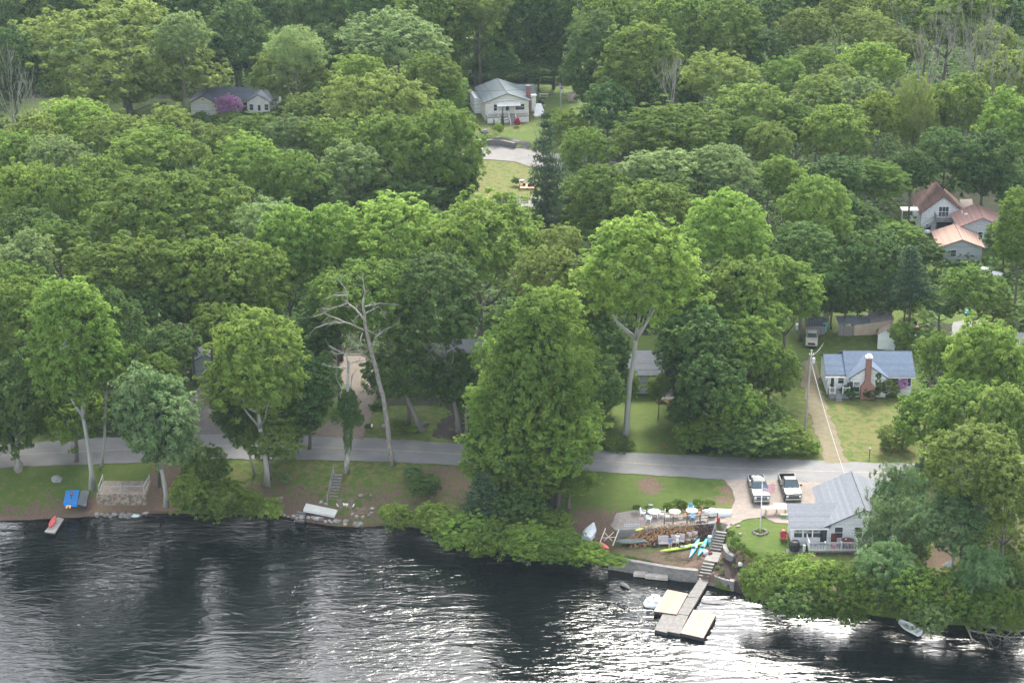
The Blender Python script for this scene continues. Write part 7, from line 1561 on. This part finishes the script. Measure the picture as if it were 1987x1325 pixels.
# fallen branches in the water
def fallen():
    o = empty('fallen_tree', P(1868, 1195, -2.8), 0, 'bare fallen tree with tangled branches over the water at right', 'tree'); b = o.location; rr = random.Random(50)
    def L(pts, r, nm='trunk'):
        m = MB(); q = [P(a, c, z) - Vector(b) for a, c, z in pts]; m.tube(q, [r * (1 - .6 * i / (len(q) - 1)) for i in range(len(q))], 6); return m, q
    m, q = L([(1868, 1160, -1.2), (1866, 1195, -2.0), (1880, 1225, -2.6), (1888, 1245, -2.95)], .16); m.build('trunk', BARKD, o)
    m, q = L([(1868, 1196, -2.0), (1895, 1205, -1.9), (1930, 1218, -2.1), (1975, 1225, -2.4)], .13)
    for p in q[1:]:
        for _ in range(5): branch(m, p, Vector((rr.uniform(-.2, 1), rr.gauss(0, .5), rr.uniform(-.5, .3))), rr.uniform(1.5, 3), .05, 2, rr, .2, 2, 3, 0, .5, .016)
    m2, q2 = L([(1880, 1222, -2.5), (1910, 1228, -2.4), (1950, 1235, -2.5), (1985, 1236, -2.7)], .10)
    for p in q2[1:]:
        for _ in range(5): branch(m2, p, Vector((rr.uniform(-.2, 1), rr.gauss(0, .6), rr.uniform(-.6, .2))), rr.uniform(1.2, 2.6), .04, 2, rr, .2, 2, 3, 0, .5, .016)
    m.v += [];
    n = len(m.v); m.v += m2.v; m.f += [tuple(i + n for i in f) for f in m2.f]; m.build('branches', BARKD, o)
fallen()

# ------------------------------------------------------------------ the two people
SKIN = mat('skin', (.52, .33, .24), .6, (.48, .30, .22), 3)
def person(px, py, rz, label, top, bottom, hair, dress=False, h=1.72, lean=0.0):
    g = G(px, py); o = empty('person', (g.x, g.y, g.z), rz, label, 'person'); k = h / 1.72
    J = dict(pel=(0, 0, .93), wai=(0, .01, 1.08), che=(0, .015, 1.30), nec=(0, .01, 1.47), hb=(0, -.005, 1.54), hd=(0, -.01, 1.62), ht=(0, -.005, 1.70),
             hl=(-.10, 0, .90), kl=(-.13, -.03, .50), al=(-.14, .02, .08), tl=(-.15, -.15, .03), hr=(.10, 0, .90), kr=(.12, -.02, .50), ar=(.13, .03, .08), tr=(.15, -.14, .03),
             sl=(-.19, .01, 1.40), el=(-.27, .03, 1.12), wl=(-.24, -.08, .90), sr=(.19, .01, 1.40), er=(.28, .02, 1.13), wr=(.22, -.14, .98), ml=(-.235, -.11, .83), mr=(.20, -.20, .94))
    R = dict(pel=.145, wai=.13, che=.15, nec=.055, hb=.075, hd=.095, ht=.07, hl=.095, kl=.062, al=.042, tl=.035, hr=.095, kr=.062, ar=.042, tr=.035, sl=.062, el=.044, wl=.028, sr=.062, er=.044, wr=.028, ml=.032, mr=.032)
    E = [('pel', 'wai'), ('wai', 'che'), ('che', 'nec'), ('nec', 'hb'), ('hb', 'hd'), ('hd', 'ht'), ('pel', 'hl'), ('hl', 'kl'), ('kl', 'al'), ('al', 'tl'), ('pel', 'hr'), ('hr', 'kr'), ('kr', 'ar'), ('ar', 'tr'),
         ('che', 'sl'), ('sl', 'el'), ('el', 'wl'), ('wl', 'ml'), ('che', 'sr'), ('sr', 'er'), ('er', 'wr'), ('wr', 'mr')]
    for s, w_, m_ in (('l', 'wl', 'ml'), ('r', 'wr', 'mr')):      # five fingers
        a = Vector(J[m_]); d = (a - Vector(J[w_])).normalized(); sd = d.cross(Vector((1, 0, 0))).normalized()
        for q in range(5):
            th = q == 4; off = sd * ((q - 1.5) * .017 if not th else .035); ln = (.055, .065, .06, .05, .04)[q]
            n1, n2 = f'{s}{q}a', f'{s}{q}b'; J[n1] = tuple(a + off + d * (ln * .6 if not th else .0)); J[n2] = tuple(a + off * 1.15 + d * (ln * 1.25 if not th else .03) + Vector((0, -.01, 0)))
            R[n1] = .010; R[n2] = .008; E += [(m_, n1), (n1, n2)]
    def skin(nm, keys, edges, grow, m, parent, cut=None):
        ks = list(keys); me = bpy.data.meshes.new(nm); me.from_pydata([Vector(J[q]) * k for q in ks], [(ks.index(a), ks.index(b)) for a, b in edges], [])
        ob = obj(nm, me, parent); sk = ob.modifiers.new('skin', 'SKIN'); sk.use_smooth_shade = True
        for i, q in enumerate(ks):
            sv = me.skin_vertices[0].data[i]; sv.radius = ((R[q] + grow(q)) * k,) * 2; sv.use_root = (i == 0)
        ob.modifiers.new('sub', 'SUBSURF').levels = 1; ob.modifiers['sub'].render_levels = 2; me.materials.append(m); return ob
    skin('body', ['pel'] + [q for q in J if q != 'pel'], E, lambda q: 0, SKIN, o)
    tk = ['wai', 'che', 'sl', 'sr', 'pel', 'msl', 'msr']; 
    for s in 'lr': J['ms' + s] = tuple((Vector(J['s' + s]) * .45 + Vector(J['e' + s]) * .55)); R['ms' + s] = .052
    R2 = lambda q: .022
    skin('shirt', tk, [('wai', 'che'), ('wai', 'pel'), ('che', 'sl'), ('che', 'sr'), ('sl', 'msl'), ('sr', 'msr')], R2, top, o)
    J['hml'] = tuple(Vector(J['hl']) * .45 + Vector(J['kl']) * .55); J['hmr'] = tuple(Vector(J['hr']) * .45 + Vector(J['kr']) * .55); R['hml'] = R['hmr'] = .085
    if dress: MB().lathe([(.17 * k, 1.0 * k), (.21 * k, .85 * k), (.25 * k, .55 * k), (.22 * k, .55 * k)], n=16).build('skirt', bottom, o, smooth=True)
    else: skin('shorts', ['pel', 'hl', 'hr', 'hml', 'hmr'], [('pel', 'hl'), ('pel', 'hr'), ('hl', 'hml'), ('hr', 'hmr')], lambda q: .02, bottom, o)
    MB().ico((0, .02 * k, 1.645 * k), .118 * k, 2, .04, 2, (.92, .95, 1)).build('hair', hair, o, smooth=True)
    f = MB(); f.ico((0, -.105 * k, 1.60 * k), .018 * k, 1); f.build('nose', SKIN, o)
    e = MB(); [e.ico((s * .033 * k, -.095 * k, 1.625 * k), .011 * k, 1) for s in (-1, 1)]; e.build('eyes', BLACK, o); MB().box((0, -.10 * k, 1.565 * k), (.045 * k, .01, .01)).build('mouth', mat('lips', (.35, .12, .10), .6), o)
    for s in (-1, 1): MB().ico((s * .09 * k, 0, 1.61 * k), .022 * k, 1, 0, 0, (.5, 1, 1.3)).build('ear', SKIN, o)
person(1300, 1068, 2.6, 'person in a blue shirt and pale shorts standing before the loveseat', mat('blue_shirt', (.13, .22, .40), .9), mat('pale_shorts', (.42, .38, .34), .9), mat('dark_hair', (.04, .03, .025), .8), h=1.75)
person(1314, 1060, 3.0, 'person in a white dress standing between the cushioned chairs', mat('white_cloth', (.72, .70, .70), .9), mat('white_cloth', (.72, .70, .70), .9), mat('fair_hair', (.45, .30, .16), .8), True, 1.62)
